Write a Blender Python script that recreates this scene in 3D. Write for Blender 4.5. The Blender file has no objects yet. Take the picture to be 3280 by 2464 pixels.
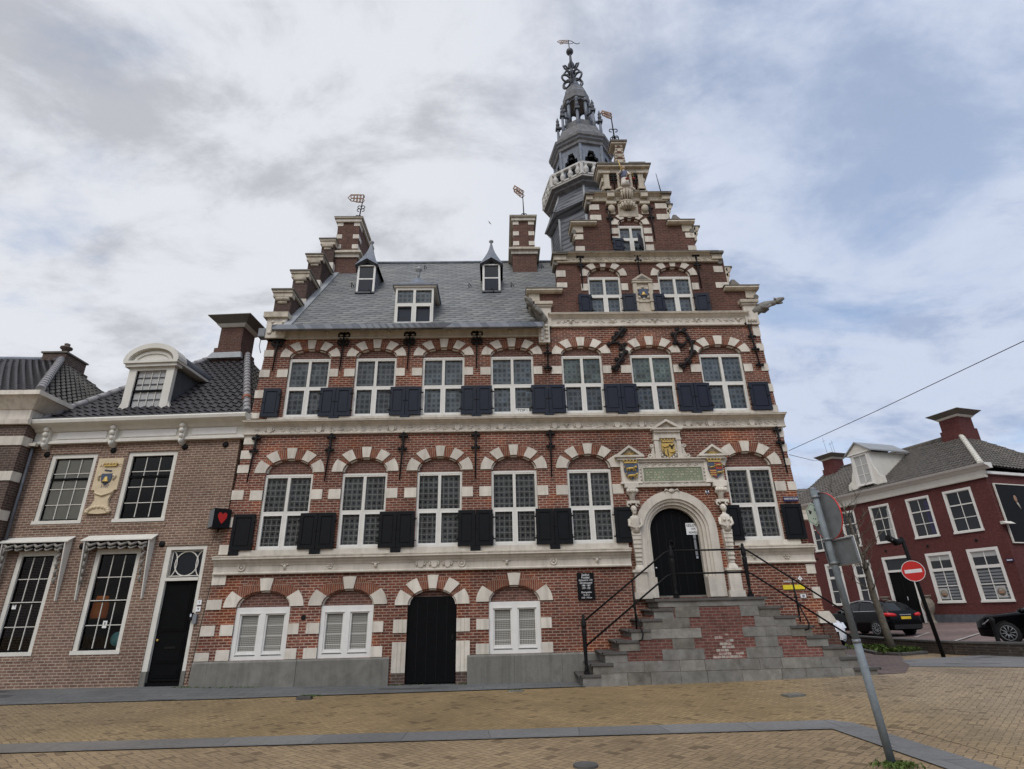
import bpy, bmesh, math, random
from mathutils import Vector, Matrix
R = math.radians
sin, cos, PI = math.sin, math.cos, math.pi
SC = bpy.context.scene
COL = SC.collection

# ------------------------------------------------------------------ camera
CAM_D, CAM_H = 15.4, 1.6
yaw, pitch, roll = R(1.5963), R(22.197), R(-1.365)
fwd = Vector((sin(yaw)*cos(pitch), cos(yaw)*cos(pitch), sin(pitch)))
r0 = Vector((cos(yaw), -sin(yaw), 0)); u0 = r0.cross(fwd)
rgt = r0*cos(roll)+u0*sin(roll); upv = u0*cos(roll)-r0*sin(roll)
cam = bpy.data.cameras.new('camera'); camo = bpy.data.objects.new('camera', cam); COL.objects.link(camo)
M = Matrix((rgt, upv, -fwd)).transposed().to_4x4(); M.translation = Vector((0, -CAM_D, CAM_H))
camo.matrix_world = M
cam.sensor_width = 36; cam.sensor_fit = 'HORIZONTAL'; cam.lens = 1790/3280*36
cam.clip_start = 0.1; cam.clip_end = 3000
SC.camera = camo

# ------------------------------------------------------------------ sky, sun, exposure
SUN_EL, SUN_ROT = R(50), R(200)
world = bpy.data.worlds.new("World"); SC.world = world; world.use_nodes = True
def build_sky():
    nt = world.node_tree; n = nt.nodes; l = nt.links; n.clear()
    def N(t, **k):
        x = n.new(t)
        for a, b in k.items(): setattr(x, a, b)
        return x
    def mth(op, a, b=None, c=None):
        x = N('ShaderNodeMath', operation=op)
        for i, v in enumerate((a, b, c)):
            if v is None: continue
            if isinstance(v, (int, float)): x.inputs[i].default_value = v
            else: l.new(v, x.inputs[i])
        return x.outputs[0]
    out = N('ShaderNodeOutputWorld'); bg = N('ShaderNodeBackground'); bg.inputs[1].default_value = 0.1
    l.new(bg.outputs[0], out.inputs[0])
    sky = N('ShaderNodeTexSky', sky_type='NISHITA', sun_disc=False, sun_elevation=SUN_EL, sun_rotation=SUN_ROT)
    tc = N('ShaderNodeTexCoord'); sep = N('ShaderNodeSeparateXYZ'); l.new(tc.outputs['Generated'], sep.inputs[0])
    X, Y, Z = sep.outputs
    zz = mth('ADD', mth('MAXIMUM', Z, 0.0), 0.32)
    cx, cy = mth('DIVIDE', X, zz), mth('DIVIDE', Y, zz)
    cmb = N('ShaderNodeCombineXYZ'); l.new(cx, cmb.inputs[0]); l.new(cy, cmb.inputs[1])
    def noise(scale, detail, rough, off, dist=0.0):
        mp = N('ShaderNodeMapping'); mp.inputs['Location'].default_value = off; l.new(cmb.outputs[0], mp.inputs[0])
        mp.inputs['Rotation'].default_value = (0, 0, R(25)); mp.inputs['Scale'].default_value = (1, 1.5, 1)
        t = N('ShaderNodeTexNoise'); t.inputs['Scale'].default_value = scale; t.inputs['Detail'].default_value = detail
        t.inputs['Roughness'].default_value = rough; t.inputs['Distortion'].default_value = dist
        l.new(mp.outputs[0], t.inputs['Vector']); return t.outputs['Fac']
    n1 = noise(1.5, 10, .6, SKY_OFF1, .25); n2 = noise(2.1, 11, .62, SKY_OFF2, .35); n3 = noise(0.9, 6, .5, (7.7, 2.2, 0))
    # openings towards the right, a closed deck to the left
    side = N('ShaderNodeMapRange', interpolation_type='SMOOTHSTEP'); l.new(X, side.inputs[0]); side.inputs[1].default_value = -0.15; side.inputs[2].default_value = 0.5
    low = N('ShaderNodeMapRange', interpolation_type='SMOOTHSTEP'); l.new(Z, low.inputs[0]); low.inputs[1].default_value = 0.5; low.inputs[2].default_value = 0.1; low.inputs[3].default_value = 0.0; low.inputs[4].default_value = 0.03
    cov = mth('SUBTRACT', mth('ADD', n1, 0.06), mth('MULTIPLY', side.outputs[0], mth('ADD', low.outputs[0], 0.06)))
    ramp = N('ShaderNodeMapRange', interpolation_type='SMOOTHSTEP'); l.new(cov, ramp.inputs[0])
    ramp.inputs[1].default_value = 0.33; ramp.inputs[2].default_value = 0.50; ramp.inputs[3].default_value = 0.46; ramp.inputs[4].default_value = 1.0
    n4 = noise(6.5, 9, .6, (2.2, 9.1, 0), .4)
    r2 = N('ShaderNodeMapRange', interpolation_type='SMOOTHSTEP'); l.new(mth('ADD', n2, mth('MULTIPLY', mth('SUBTRACT', n4, .5), .32)), r2.inputs[0])
    r2.inputs[1].default_value = 0.33; r2.inputs[2].default_value = 0.545
    dk = N('ShaderNodeMix', data_type='RGBA'); l.new(side.outputs[0], dk.inputs[0]); dk.inputs[6].default_value = (5.0, 5.15, 5.6, 1); dk.inputs[7].default_value = (3.75, 4.6, 6.4, 1)
    lt = N('ShaderNodeMix', data_type='RGBA'); l.new(side.outputs[0], lt.inputs[0]); lt.inputs[6].default_value = (7.4, 7.6, 8.1, 1); lt.inputs[7].default_value = (5.9, 6.55, 8.0, 1)
    mixc = N('ShaderNodeMix', data_type='RGBA'); l.new(r2.outputs[0], mixc.inputs[0]); l.new(dk.outputs[2], mixc.inputs[6]); l.new(lt.outputs[2], mixc.inputs[7])
    blue = N('ShaderNodeMix', data_type='RGBA', blend_type='MULTIPLY'); blue.inputs[0].default_value = 1
    l.new(sky.outputs[0], blue.inputs[6]); blue.inputs[7].default_value = (1.6, 1.7, 1.75, 1)
    mx = N('ShaderNodeMix', data_type='RGBA'); l.new(ramp.outputs[0], mx.inputs[0]); l.new(blue.outputs[2], mx.inputs[6]); l.new(mixc.outputs[2], mx.inputs[7])
    # extra brightness added to the unseen sky behind the viewer, to light the facade
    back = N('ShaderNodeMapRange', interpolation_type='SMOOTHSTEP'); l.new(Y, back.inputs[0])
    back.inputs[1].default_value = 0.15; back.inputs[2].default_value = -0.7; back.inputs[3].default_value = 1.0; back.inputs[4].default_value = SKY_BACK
    hi = N('ShaderNodeMapRange', interpolation_type='SMOOTHSTEP'); l.new(Z, hi.inputs[0]); hi.inputs[1].default_value = 0.0; hi.inputs[2].default_value = 0.65; hi.inputs[3].default_value = 0.2; hi.inputs[4].default_value = 1.0
    fin = N('ShaderNodeVectorMath', operation='SCALE'); l.new(mx.outputs[2], fin.inputs[0])
    sel = N('ShaderNodeMapRange'); l.new(Y, sel.inputs[0]); sel.inputs[1].default_value = 0.1; sel.inputs[2].default_value = -0.3   # low sky behind the viewer dimmed to deepen the shade under ledges
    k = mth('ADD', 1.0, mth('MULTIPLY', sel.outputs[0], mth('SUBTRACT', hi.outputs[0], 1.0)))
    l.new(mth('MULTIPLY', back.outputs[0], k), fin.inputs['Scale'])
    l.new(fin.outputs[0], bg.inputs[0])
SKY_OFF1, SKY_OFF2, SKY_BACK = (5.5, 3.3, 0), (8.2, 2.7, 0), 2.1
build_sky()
sun = bpy.data.lights.new('sun', 'SUN'); suno = bpy.data.objects.new('sun', sun); COL.objects.link(suno)
sun.energy = 1.1; sun.angle = R(22); sun.color = (1, .95, .88)
sd = Vector((sin(SUN_ROT)*cos(SUN_EL), cos(SUN_ROT)*cos(SUN_EL), sin(SUN_EL)))
suno.rotation_euler = sd.to_track_quat('Z', 'Y').to_euler(); suno.location = sd*60
vs = SC.view_settings; vs.view_transform = 'Standard'; vs.look = 'None'; vs.gamma = 1; vs.use_curve_mapping = False; vs.exposure = 0.06

# ------------------------------------------------------------------ materials
MAT = {}
class NT:
    def __init__(s, name):
        s.m = bpy.data.materials.new(name); s.m.use_nodes = True; s.t = s.m.node_tree; s.n = s.t.nodes; s.l = s.t.links
        s.b = s.n['Principled BSDF']; MAT[name] = s.m
    def N(s, t, **k):
        x = s.n.new(t)
        for a, b in k.items(): setattr(x, a, b)
        return x
    def put(s, sock, v):
        if hasattr(v, 'is_linked') or hasattr(v, 'links'): s.l.new(v, sock)
        else:
            if isinstance(v, tuple) and len(v) == 3 and sock.type == 'RGBA': v = v+(1,)
            sock.default_value = v
    def math(s, op, a, b=None, c=None):
        x = s.N('ShaderNodeMath', operation=op)
        for i, v in enumerate((a, b, c)):
            if v is not None: s.put(x.inputs[i], v)
        return x.outputs[0]
    def mix(s, f, a, b, blend='MIX'):
        x = s.N('ShaderNodeMix', data_type='RGBA', blend_type=blend)
        s.put(x.inputs[0], f); s.put(x.inputs[6], a); s.put(x.inputs[7], b); return x.outputs[2]
    def obj(s):
        return s.N('ShaderNodeTexCoord').outputs['Object']
    def noise(s, vec, scale, detail=4, rough=.55):
        t = s.N('ShaderNodeTexNoise'); s.put(t.inputs['Scale'], scale); t.inputs['Detail'].default_value = detail; t.inputs['Roughness'].default_value = rough
        s.l.new(vec, t.inputs['Vector']); return t.outputs['Fac']
    def rng(s, v, a, b, c=0.0, d=1.0):
        x = s.N('ShaderNodeMapRange'); s.put(x.inputs[0], v)
        for i, q in enumerate((a, b, c, d)): x.inputs[i+1].default_value = q
        return x.outputs[0]
    def bump(s, h, strength=.3, dist=.02):
        x = s.N('ShaderNodeBump'); x.inputs['Strength'].default_value = strength; x.inputs['Distance'].default_value = dist
        s.l.new(h, x.inputs['Height']); s.l.new(x.outputs[0], s.b.inputs['Normal'])
    def fin(s, col, rough=.8, spec=.3, metal=0.0):
        s.put(s.b.inputs['Base Color'], col); s.put(s.b.inputs['Roughness'], rough)
        s.b.inputs['Specular IOR Level'].default_value = spec; s.b.inputs['Metallic'].default_value = metal
        return s.m
    def xz(s, vec=None, wall=True):
        # wall coordinates: u runs along the wall whichever way it faces, v is the height
        sp = s.N('ShaderNodeSeparateXYZ'); s.l.new(vec or s.obj(), sp.inputs[0])
        c = s.N('ShaderNodeCombineXYZ')
        if wall:
            s.l.new(s.math('ADD', sp.outputs[0], sp.outputs[1]), c.inputs[0]); s.l.new(sp.outputs[2], c.inputs[1])
        else:
            s.l.new(sp.outputs[0], c.inputs[0]); s.l.new(sp.outputs[1], c.inputs[1])
        return c.outputs[0]

def brick_mat(name, c1, c2, mortar, bw=.2, rh=.068, ms=.011, patch=(.5, 1.3), bump=.4, blot=None, wash=None):
    s = NT(name); o = s.obj(); v = s.xz(o)
    b = s.N('ShaderNodeTexBrick'); s.l.new(v, b.inputs['Vector'])
    b.inputs['Color1'].default_value = c1+(1,); b.inputs['Color2'].default_value = c2+(1,); b.inputs['Mortar'].default_value = mortar+(1,)
    b.inputs['Scale'].default_value = 1; b.inputs['Mortar Size'].default_value = ms; b.inputs['Mortar Smooth'].default_value = .2
    b.inputs['Brick Width'].default_value = bw; b.inputs['Row Height'].default_value = rh; b.inputs['Bias'].default_value = 0
    big = s.rng(s.noise(o, .55, 5, .6), .3, .7, patch[0], patch[1])
    fine = s.rng(s.noise(o, 9, 3), .3, .7, .8, 1.2)
    g = s.N('ShaderNodeCombineColor'); k = s.math('MULTIPLY', big, fine)
    for i in range(3): s.l.new(k, g.inputs[i])
    col = s.mix(1.0, b.outputs['Color'], g.outputs[0], 'MULTIPLY')
    if blot:
        col = s.mix(s.rng(s.noise(o, .8, 3), .52, .66, 0, .75), col, s.mix(1.0, col, blot, 'MULTIPLY'))
    if wash:
        col = s.mix(s.rng(s.noise(o, 1.7, 6, .7), .55, .75, 0, .5), col, wash)
    s.bump(s.math('SUBTRACT', 1.0, b.outputs['Fac']), bump, .012)
    return s.fin(col, .88, .2)
brick_mat('brick_red', (.188, .056, .034), (.098, .033, .025), (.315, .232, .178), blot=(1.45, 1.1, .8), wash=(.2, .1, .075))
brick_mat('brick_gable', (.125, .049, .036), (.08, .035, .028), (.13, .09, .07), patch=(.7, 1.2), bump=.25)
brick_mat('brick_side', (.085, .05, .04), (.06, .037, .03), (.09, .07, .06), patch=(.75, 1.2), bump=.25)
brick_mat('brick_tympanum', (.135, .055, .042), (.1, .045, .037), (.2, .14, .11), patch=(.8, 1.15), bump=.25)
brick_mat('brick_voussoir', (.225, .072, .037), (.15, .048, .03), (.28, .2, .15), bw=.055, rh=.3, ms=.008)
brick_mat('brick_tan', (.205, .122, .09), (.14, .079, .059), (.335, .275, .212), patch=(.75, 1.2), bump=.45, wash=(.15, .09, .07))
brick_mat('brick_brown', (.105, .066, .05), (.075, .05, .04), (.16, .13, .11), patch=(.6, 1.2))
brick_mat('brick_maroon', (.118, .04, .036), (.1, .035, .032), (.09, .032, .03), patch=(.85, 1.12), bump=.5)
brick_mat('brick_steps', (.185, .066, .054), (.135, .053, .046), (.2, .14, .115), bw=.2, rh=.068, wash=(.19, .14, .12), patch=(.6, 1.2))
brick_mat('brick_chimney', (.125, .055, .04), (.085, .04, .032), (.14, .1, .08), patch=(.75, 1.2))
brick_mat('brick_efflor', (.25, .11, .09), (.38, .29, .25), (.38, .33, .3), patch=(.8, 1.2))
brick_mat('quay_brick', (.075, .055, .045), (.05, .04, .035), (.09, .08, .07), patch=(.6, 1.3))

def plain(name, col, rough=.7, spec=.3, var=.12, scale=3.0, metal=0.0, bump=0.0, bscale=30, dirt=None, dirt_amt=.5, streak=0.0, rnd=0.0):
    s = NT(name); o = s.obj()
    k = s.rng(s.noise(o, scale, 5, .6), .3, .7, 1-var, 1+var)
    if streak:
        mp = s.N('ShaderNodeMapping'); mp.inputs['Scale'].default_value = (7, 7, .55); s.l.new(o, mp.inputs[0])
        k = s.math('MULTIPLY', k, s.rng(s.noise(mp.outputs[0], 1.0, 5, .65), .48, .72, 1.0, 1-streak))
    if rnd: k = s.math('MULTIPLY', k, s.rng(s.N('ShaderNodeObjectInfo').outputs['Random'], 0, 1, 1-rnd, 1+rnd*.5))
    g = s.N('ShaderNodeCombineColor')
    for i in range(3): s.l.new(k, g.inputs[i])
    c = s.mix(1.0, col, g.outputs[0], 'MULTIPLY')
    if dirt: c = s.mix(s.rng(s.noise(o, 2.3, 7, .7), .5, .78, 0, dirt_amt), c, dirt)
    if bump: s.bump(s.noise(o, bscale, 5, .65), bump, .01)
    return s.fin(c, rough, spec, metal)
plain('stone_cream', (.62, .57, .49), .8, .2, .1, 2, bump=.3, bscale=14, dirt=(.42, .365, .29), dirt_amt=.75, streak=.26, rnd=.15)
plain('stone_weathered', (.52, .46, .37), .88, .15, .15, 3, bump=.35, bscale=18, dirt=(.2, .17, .125), dirt_amt=.7, streak=.3, rnd=.12)
plain('stone_lead_capped', (.14, .125, .105), .7, .3, .12, 4)
plain('white_paint', (.68, .665, .625), .5, .3, .05, 4, dirt=(.58, .55, .5), dirt_amt=.3)
plain('stone_ochre', (.58, .475, .32), .8, .2, .1, 4, bump=.3, bscale=18, dirt=(.4, .31, .2), dirt_amt=.6)
plain('trim_paint', (.22, .205, .18), .7, .2, .15, 6, dirt=(.2, .18, .16), dirt_amt=.6)
plain('frame_paint', (.62, .60, .545), .5, .3, .05, 4, dirt=(.48, .45, .39), dirt_amt=.35)
plain('old_white_paint', (.62, .595, .53), .6, .3, .06, 3, dirt=(.45, .41, .34), dirt_amt=.4)
plain('shutter_paint', (.0052, .0058, .0072), .5, .17, .2)
plain('shutter_blue', (.014, .0175, .029), .5, .2, .15)
plain('black_door', (.0035, .0038, .0042), .6, .08, .15)
plain('black_iron', (.008, .0075, .008), .6, .18, .25)
plain('rust_iron', (.016, .012, .012), .65, .2, .3)
plain('gold', (.50, .345, .10), .45, .4, .3, 25, metal=.25, dirt=(.2, .13, .05), dirt_amt=.6)
plain('gilt_red', (.30, .17, .10), .5, .4, .3, 8)
plain('heraldic_blue', (.06, .078, .12), .55)
plain('heraldic_red', (.30, .05, .04), .55)
plain('tablet_green', (.20, .225, .15), .8, .2, .15)
plain('granite_grey', (.18, .173, .157), .9, .15, .28, 4, bump=.5, bscale=30, dirt=(.1, .085, .068), dirt_amt=.95)
plain('granite_pale', (.22, .21, .187), .9, .15, .25, 5, bump=.5, bscale=30, dirt=(.13, .115, .095), dirt_amt=.9)
plain('granite_brown', (.15, .138, .118), .9, .15, .3, 5, bump=.5, bscale=30, dirt=(.07, .065, .06), dirt_amt=.9)
plain('granite_dark', (.085, .08, .074), .8, .25, .2, 5, bump=.3, bscale=40)
plain('plinth_stone', (.18, .173, .152), .88, .2, .18, 2.2, bump=.3, dirt=(.105, .1, .085), dirt_amt=.9, streak=.3, rnd=.1)
plain('lead', (.15, .168, .20), .5, .4, .25, 4, dirt=(.09, .1, .115), dirt_amt=.7, streak=.3)
plain('lead_dark', (.075, .08, .092), .55, .35, .3, 4)
plain('lead_pale', (.27, .28, .285), .6, .4, .15, 4)
plain('tower_white', (.50, .485, .455), .6, .3, .08, 4)
plain('tower_moulding', (.16, .16, .165), .6, .3, .35, 6, dirt=(.07, .07, .075), dirt_amt=.6)
plain('dark_hole', (.006, .006, .008), .6, .2)
plain('galvanised', (.20, .215, .225), .5, .45, .15, 9, metal=.35, dirt=(.1, .11, .11), dirt_amt=.5)
plain('pole_paint', (.16, .185, .20), .6, .35, .18, 14, dirt=(.1, .11, .11), dirt_amt=.6)
plain('sign_red', (.55, .03, .028), .4)
plain('sign_white', (.74, .74, .74), .45)
plain('road_paint', (.34, .31, .29), .8, .2, .2, 8)
plain('sign_yellow', (.72, .58, .03), .45)
plain('sign_black', (.006, .006, .007), .5, .12)
plain('sign_blue', (.02, .02, .07), .4)
plain('sticker_green', (.04, .16, .09), .5)
plain('sticker_pale', (.5, .58, .5), .5)
plain('print_black', (.02, .02, .02), .6)
plain('grey_plastic', (.18, .19, .2), .5)
plain('asphalt_joint', (.05, .05, .048), .9)
plain('bark', (.13, .115, .09), .9, .2, .3, 12, bump=.5)
plain('vase_stone', (.2, .175, .145), .9, .2, .2, 6, bump=.3)
plain('weed_green', (.07, .105, .025), .8, .2, .4, 3)
plain('car_black', (.002, .0022, .003), .14, .13, .05)
plain('car_white', (.72, .73, .74), .25, .6, .03)
plain('car_glass', (.010, .012, .014), .06, .3, .05)
plain('chrome', (.55, .56, .58), .2, .6, .05, metal=.8)
plain('tyre', (.016, .016, .017), .85, .2)
plain('tail_red', (.5, .015, .02), .3, .4)
plain('plate_yellow', (.62, .42, .03), .5)
plain('lamp_clear', (.6, .63, .66), .15, .6)
plain('curtain_beige', (.42, .39, .33), .9, .1, .06)
plain('blind_grey', (.40, .40, .385), .8, .2, .05)
plain('curtain_blue', (.05, .05, .09), .9, .1, .3, 10)
plain('disc_blue', (.13, .34, .36), .6)
plain('paper', (.72, .71, .68), .8)
plain('interior_dark', (.03, .022, .018), .9, .1)
plain('statue_white', (.56, .52, .46), .7)
plain('statue_blue', (.12, .13, .2), .7)
plain('skin_paint', (.5, .33, .2), .7)
plain('mortar_pale', (.34, .315, .27), .9)
plain('tile_ridge', (.26, .25, .25), .45, .4, .25, 8)
plain('tile_cap_red', (.28, .1, .05), .6)
plain('bird_grey', (.12, .12, .13), .8)

def emis(name, col, st, base=(.4, .2, .05)):
    s = NT(name); s.fin(base, .8); s.b.inputs['Emission Color'].default_value = col+(1,); s.b.inputs['Emission Strength'].default_value = st
emis('lamp_glow', (1.0, .24, .04), .055, (.22, .1, .03))
emis('heart_lit', (1.0, .05, .03), .07, (.28, .012, .014))

def glass_mats():
    # dark leaded glass: faint lead cames in small squares over dark panes
    for name, base, came, cell in (('leaded_glass', (.009, .0105, .0115), (.15, .15, .14), .14), ('leaded_glass_green', (.10, .135, .115), (.05, .055, .05), .15), ('leaded_glass_upper', (.034, .045, .052), (.085, .095, .098), .14)):
        s = NT(name); o = s.obj(); sp = s.N('ShaderNodeSeparateXYZ'); s.l.new(o, sp.inputs[0])
        def tri(v, c):  # distance to nearest line, in cells
            f = s.math('FRACT', s.math('DIVIDE', v, c)); return s.math('ABSOLUTE', s.math('SUBTRACT', f, .5))
        tx, tz = tri(sp.outputs[0], cell), tri(sp.outputs[2], cell*1.12)
        m = s.math('MAXIMUM', tx, tz)
        line = s.math('GREATER_THAN', m, .425)
        sq = s.math('LESS_THAN', m, .24)
        sqe = s.math('MULTIPLY', s.math('LESS_THAN', m, .29), s.math('GREATER_THAN', m, .235))
        cellv = s.N('ShaderNodeTexWhiteNoise'); fl = s.N('ShaderNodeVectorMath', operation='SNAP'); fl.inputs[1].default_value = (cell, 9, cell*1.12); s.l.new(o, fl.inputs[0]); s.l.new(fl.outputs[0], cellv.inputs['Vector'])
        k = s.math('MULTIPLY', s.rng(cellv.outputs['Value'], 0, 1, .5, 1.3), s.rng(s.noise(o, 1.3, 3), .35, .65, .6, 1.4))
        orn = s.N('ShaderNodeObjectInfo').outputs['Random']
        k = s.math('MULTIPLY', k, s.rng(orn, 0, 1, .6, 1.9)); hz = s.N('ShaderNodeVectorMath', operation='ADD'); s.l.new(o, hz.inputs[0]); s.l.new(orn, hz.inputs[1])
        g = s.N('ShaderNodeCombineColor')
        for i in range(3): s.l.new(k, g.inputs[i])
        c = s.mix(1.0, base, g.outputs[0], 'MULTIPLY')
        c = s.mix(s.rng(s.noise(hz.outputs[0], .9, 3), .48, .62, 0, .55), c, (.045, .052, .055))
        c = s.mix(sq, c, s.mix(.65, c, (.004, .004, .006)))
        c = s.mix(s.math('MULTIPLY', s.math('MAXIMUM', line, sqe), .8), c, came)
        ro = s.mix(line, (.1, .1, .1), (.5, .5, .5))
        wob = s.N('ShaderNodeTexWhiteNoise'); s.l.new(fl.outputs[0], wob.inputs['Vector'])
        dv = s.N('ShaderNodeVectorMath', operation='SUBTRACT'); s.l.new(wob.outputs['Color'], dv.inputs[0]); dv.inputs[1].default_value = (.5, .5, .5)
        ds = s.N('ShaderNodeVectorMath', operation='SCALE'); s.l.new(dv.outputs[0], ds.inputs[0]); ds.inputs['Scale'].default_value = .16
        gn = s.N('ShaderNodeNewGeometry'); ad = s.N('ShaderNodeVectorMath', operation='ADD'); s.l.new(gn.outputs['Normal'], ad.inputs[0]); s.l.new(ds.outputs[0], ad.inputs[1])
        nr = s.N('ShaderNodeVectorMath', operation='NORMALIZE'); s.l.new(ad.outputs[0], nr.inputs[0]); s.l.new(nr.outputs[0], s.b.inputs['Normal'])
        s.fin(c, ro, .2 if name == 'leaded_glass' else .42)
    s = NT('dark_glass'); s.fin((.012, .014, .017), .05, .35)
    s = NT('clear_glass'); n = s.n; n.remove(s.b)
    tr = s.N('ShaderNodeBsdfTransparent'); tr.inputs[0].default_value = (.86, .88, .87, 1)
    gl = s.N('ShaderNodeBsdfGlossy'); gl.inputs['Roughness'].default_value = .03
    fr = s.N('ShaderNodeFresnel'); fr.inputs[0].default_value = 1.45
    mx = s.N('ShaderNodeMixShader'); s.l.new(fr.outputs[0], mx.inputs[0]); s.l.new(tr.outputs[0], mx.inputs[1]); s.l.new(gl.outputs[0], mx.inputs[2])
    s.l.new(mx.outputs[0], n['Material Output'].inputs[0])
    # white wire mesh in front of dark basement lights
    s = NT('window_mesh'); o = s.obj(); sp = s.N('ShaderNodeSeparateXYZ'); s.l.new(o, sp.inputs[0])
    def ln(v): return s.math('GREATER_THAN', s.math('ABSOLUTE', s.math('SUBTRACT', s.math('FRACT', s.math('DIVIDE', v, .042)), .5)), .27)
    w = s.math('MAXIMUM', ln(sp.outputs[0]), ln(sp.outputs[2]))
    bar = s.math('GREATER_THAN', s.math('ABSOLUTE', s.math('SUBTRACT', s.math('FRACT', s.math('DIVIDE', sp.outputs[2], .24)), .5)), .47)
    c = s.mix(w, (.035, .034, .03), (.30, .29, .255)); c = s.mix(bar, c, (.55, .54, .5)); s.fin(c, .7, .3)
glass_mats()

def slate(name, c1, c2, gap, bw, rh, rot, axis, scale=1.0, bmp=.6):
    s = NT(name); o = s.obj(); sp = s.N('ShaderNodeSeparateXYZ'); s.l.new(o, sp.inputs[0])
    c = s.N('ShaderNodeCombineXYZ')
    if axis == 'roof':    # along the eave, and up the slope
        s.l.new(sp.outputs[0], c.inputs[0]); s.l.new(s.math('MULTIPLY', sp.outputs[1], 1.52), c.inputs[1])
    else:
        s.l.new(s.math('ADD', sp.outputs[0], sp.outputs[1]), c.inputs[0]); s.l.new(sp.outputs[2], c.inputs[1])
    mp = s.N('ShaderNodeMapping'); mp.inputs['Rotation'].default_value = (0, 0, rot); s.l.new(c.outputs[0], mp.inputs[0])
    # scalloped row edge
    sp2 = s.N('ShaderNodeSeparateXYZ'); s.l.new(mp.outputs[0], sp2.inputs[0])
    row = s.math('FLOOR', s.math('DIVIDE', sp2.outputs[1], rh))
    sh = s.math('MULTIPLY', s.math('MODULO', row, 2.0), .5)
    u = s.math('FRACT', s.math('ADD', s.math('DIVIDE', sp2.outputs[0], bw), sh))
    v = s.math('FRACT', s.math('DIVIDE', sp2.outputs[1], rh))
    arc = s.math('MULTIPLY', s.math('POWER', s.math('ABSOLUTE', s.math('SUBTRACT', u, .35)), 2.0), 1.1)
    e = s.math('SUBTRACT', v, arc)
    dark = s.rng(e, .02, .34, 1.0, 0.0)
    idx = s.N('ShaderNodeCombineXYZ'); s.l.new(s.math('FLOOR', s.math('ADD', s.math('DIVIDE', sp2.outputs[0], bw), sh)), idx.inputs[0]); s.l.new(row, idx.inputs[1])
    wn = s.N('ShaderNodeTexWhiteNoise'); s.l.new(idx.outputs[0], wn.inputs['Vector'])
    col = s.mix(wn.outputs['Value'], c1, c2)
    col = s.mix(s.rng(s.noise(o, .7, 5), .35, .7, 0, .55), col, s.mix(1.0, col, (1.35, 1.28, 1.12), 'MULTIPLY'))
    col = s.mix(s.math('MULTIPLY', dark, .85), col, gap)
    s.bump(s.math('SUBTRACT', s.math('SUBTRACT', 1.0, v), dark), bmp, .02)
    return s.fin(col, .55, .4)
slate('slate_roof', (.19, .194, .19), (.115, .119, .122), (.03, .031, .035), .36, .20, R(-5), 'roof')
slate('slate_tower', (.14, .148, .168), (.09, .096, .115), (.025, .028, .036), .36, .21, R(-6), 'wall', bmp=.6)
slate('slate_verge', (.19, .205, .235), (.075, .088, .115), (.03, .033, .042), .17, 3.0, R(-35), 'wall', bmp=.5)
plain('roof_tile_glazed', (.042, .038, .04), .5, .3, .45, 9)
plain('roof_tile_matt', (.10, .092, .08), .85, .25, .3, 7, dirt=(.055, .05, .042), dirt_amt=.6)
plain('roof_tile_grey', (.13, .118, .105), .8, .2, .4, 6, dirt=(.05, .048, .04), dirt_amt=.9)

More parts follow.
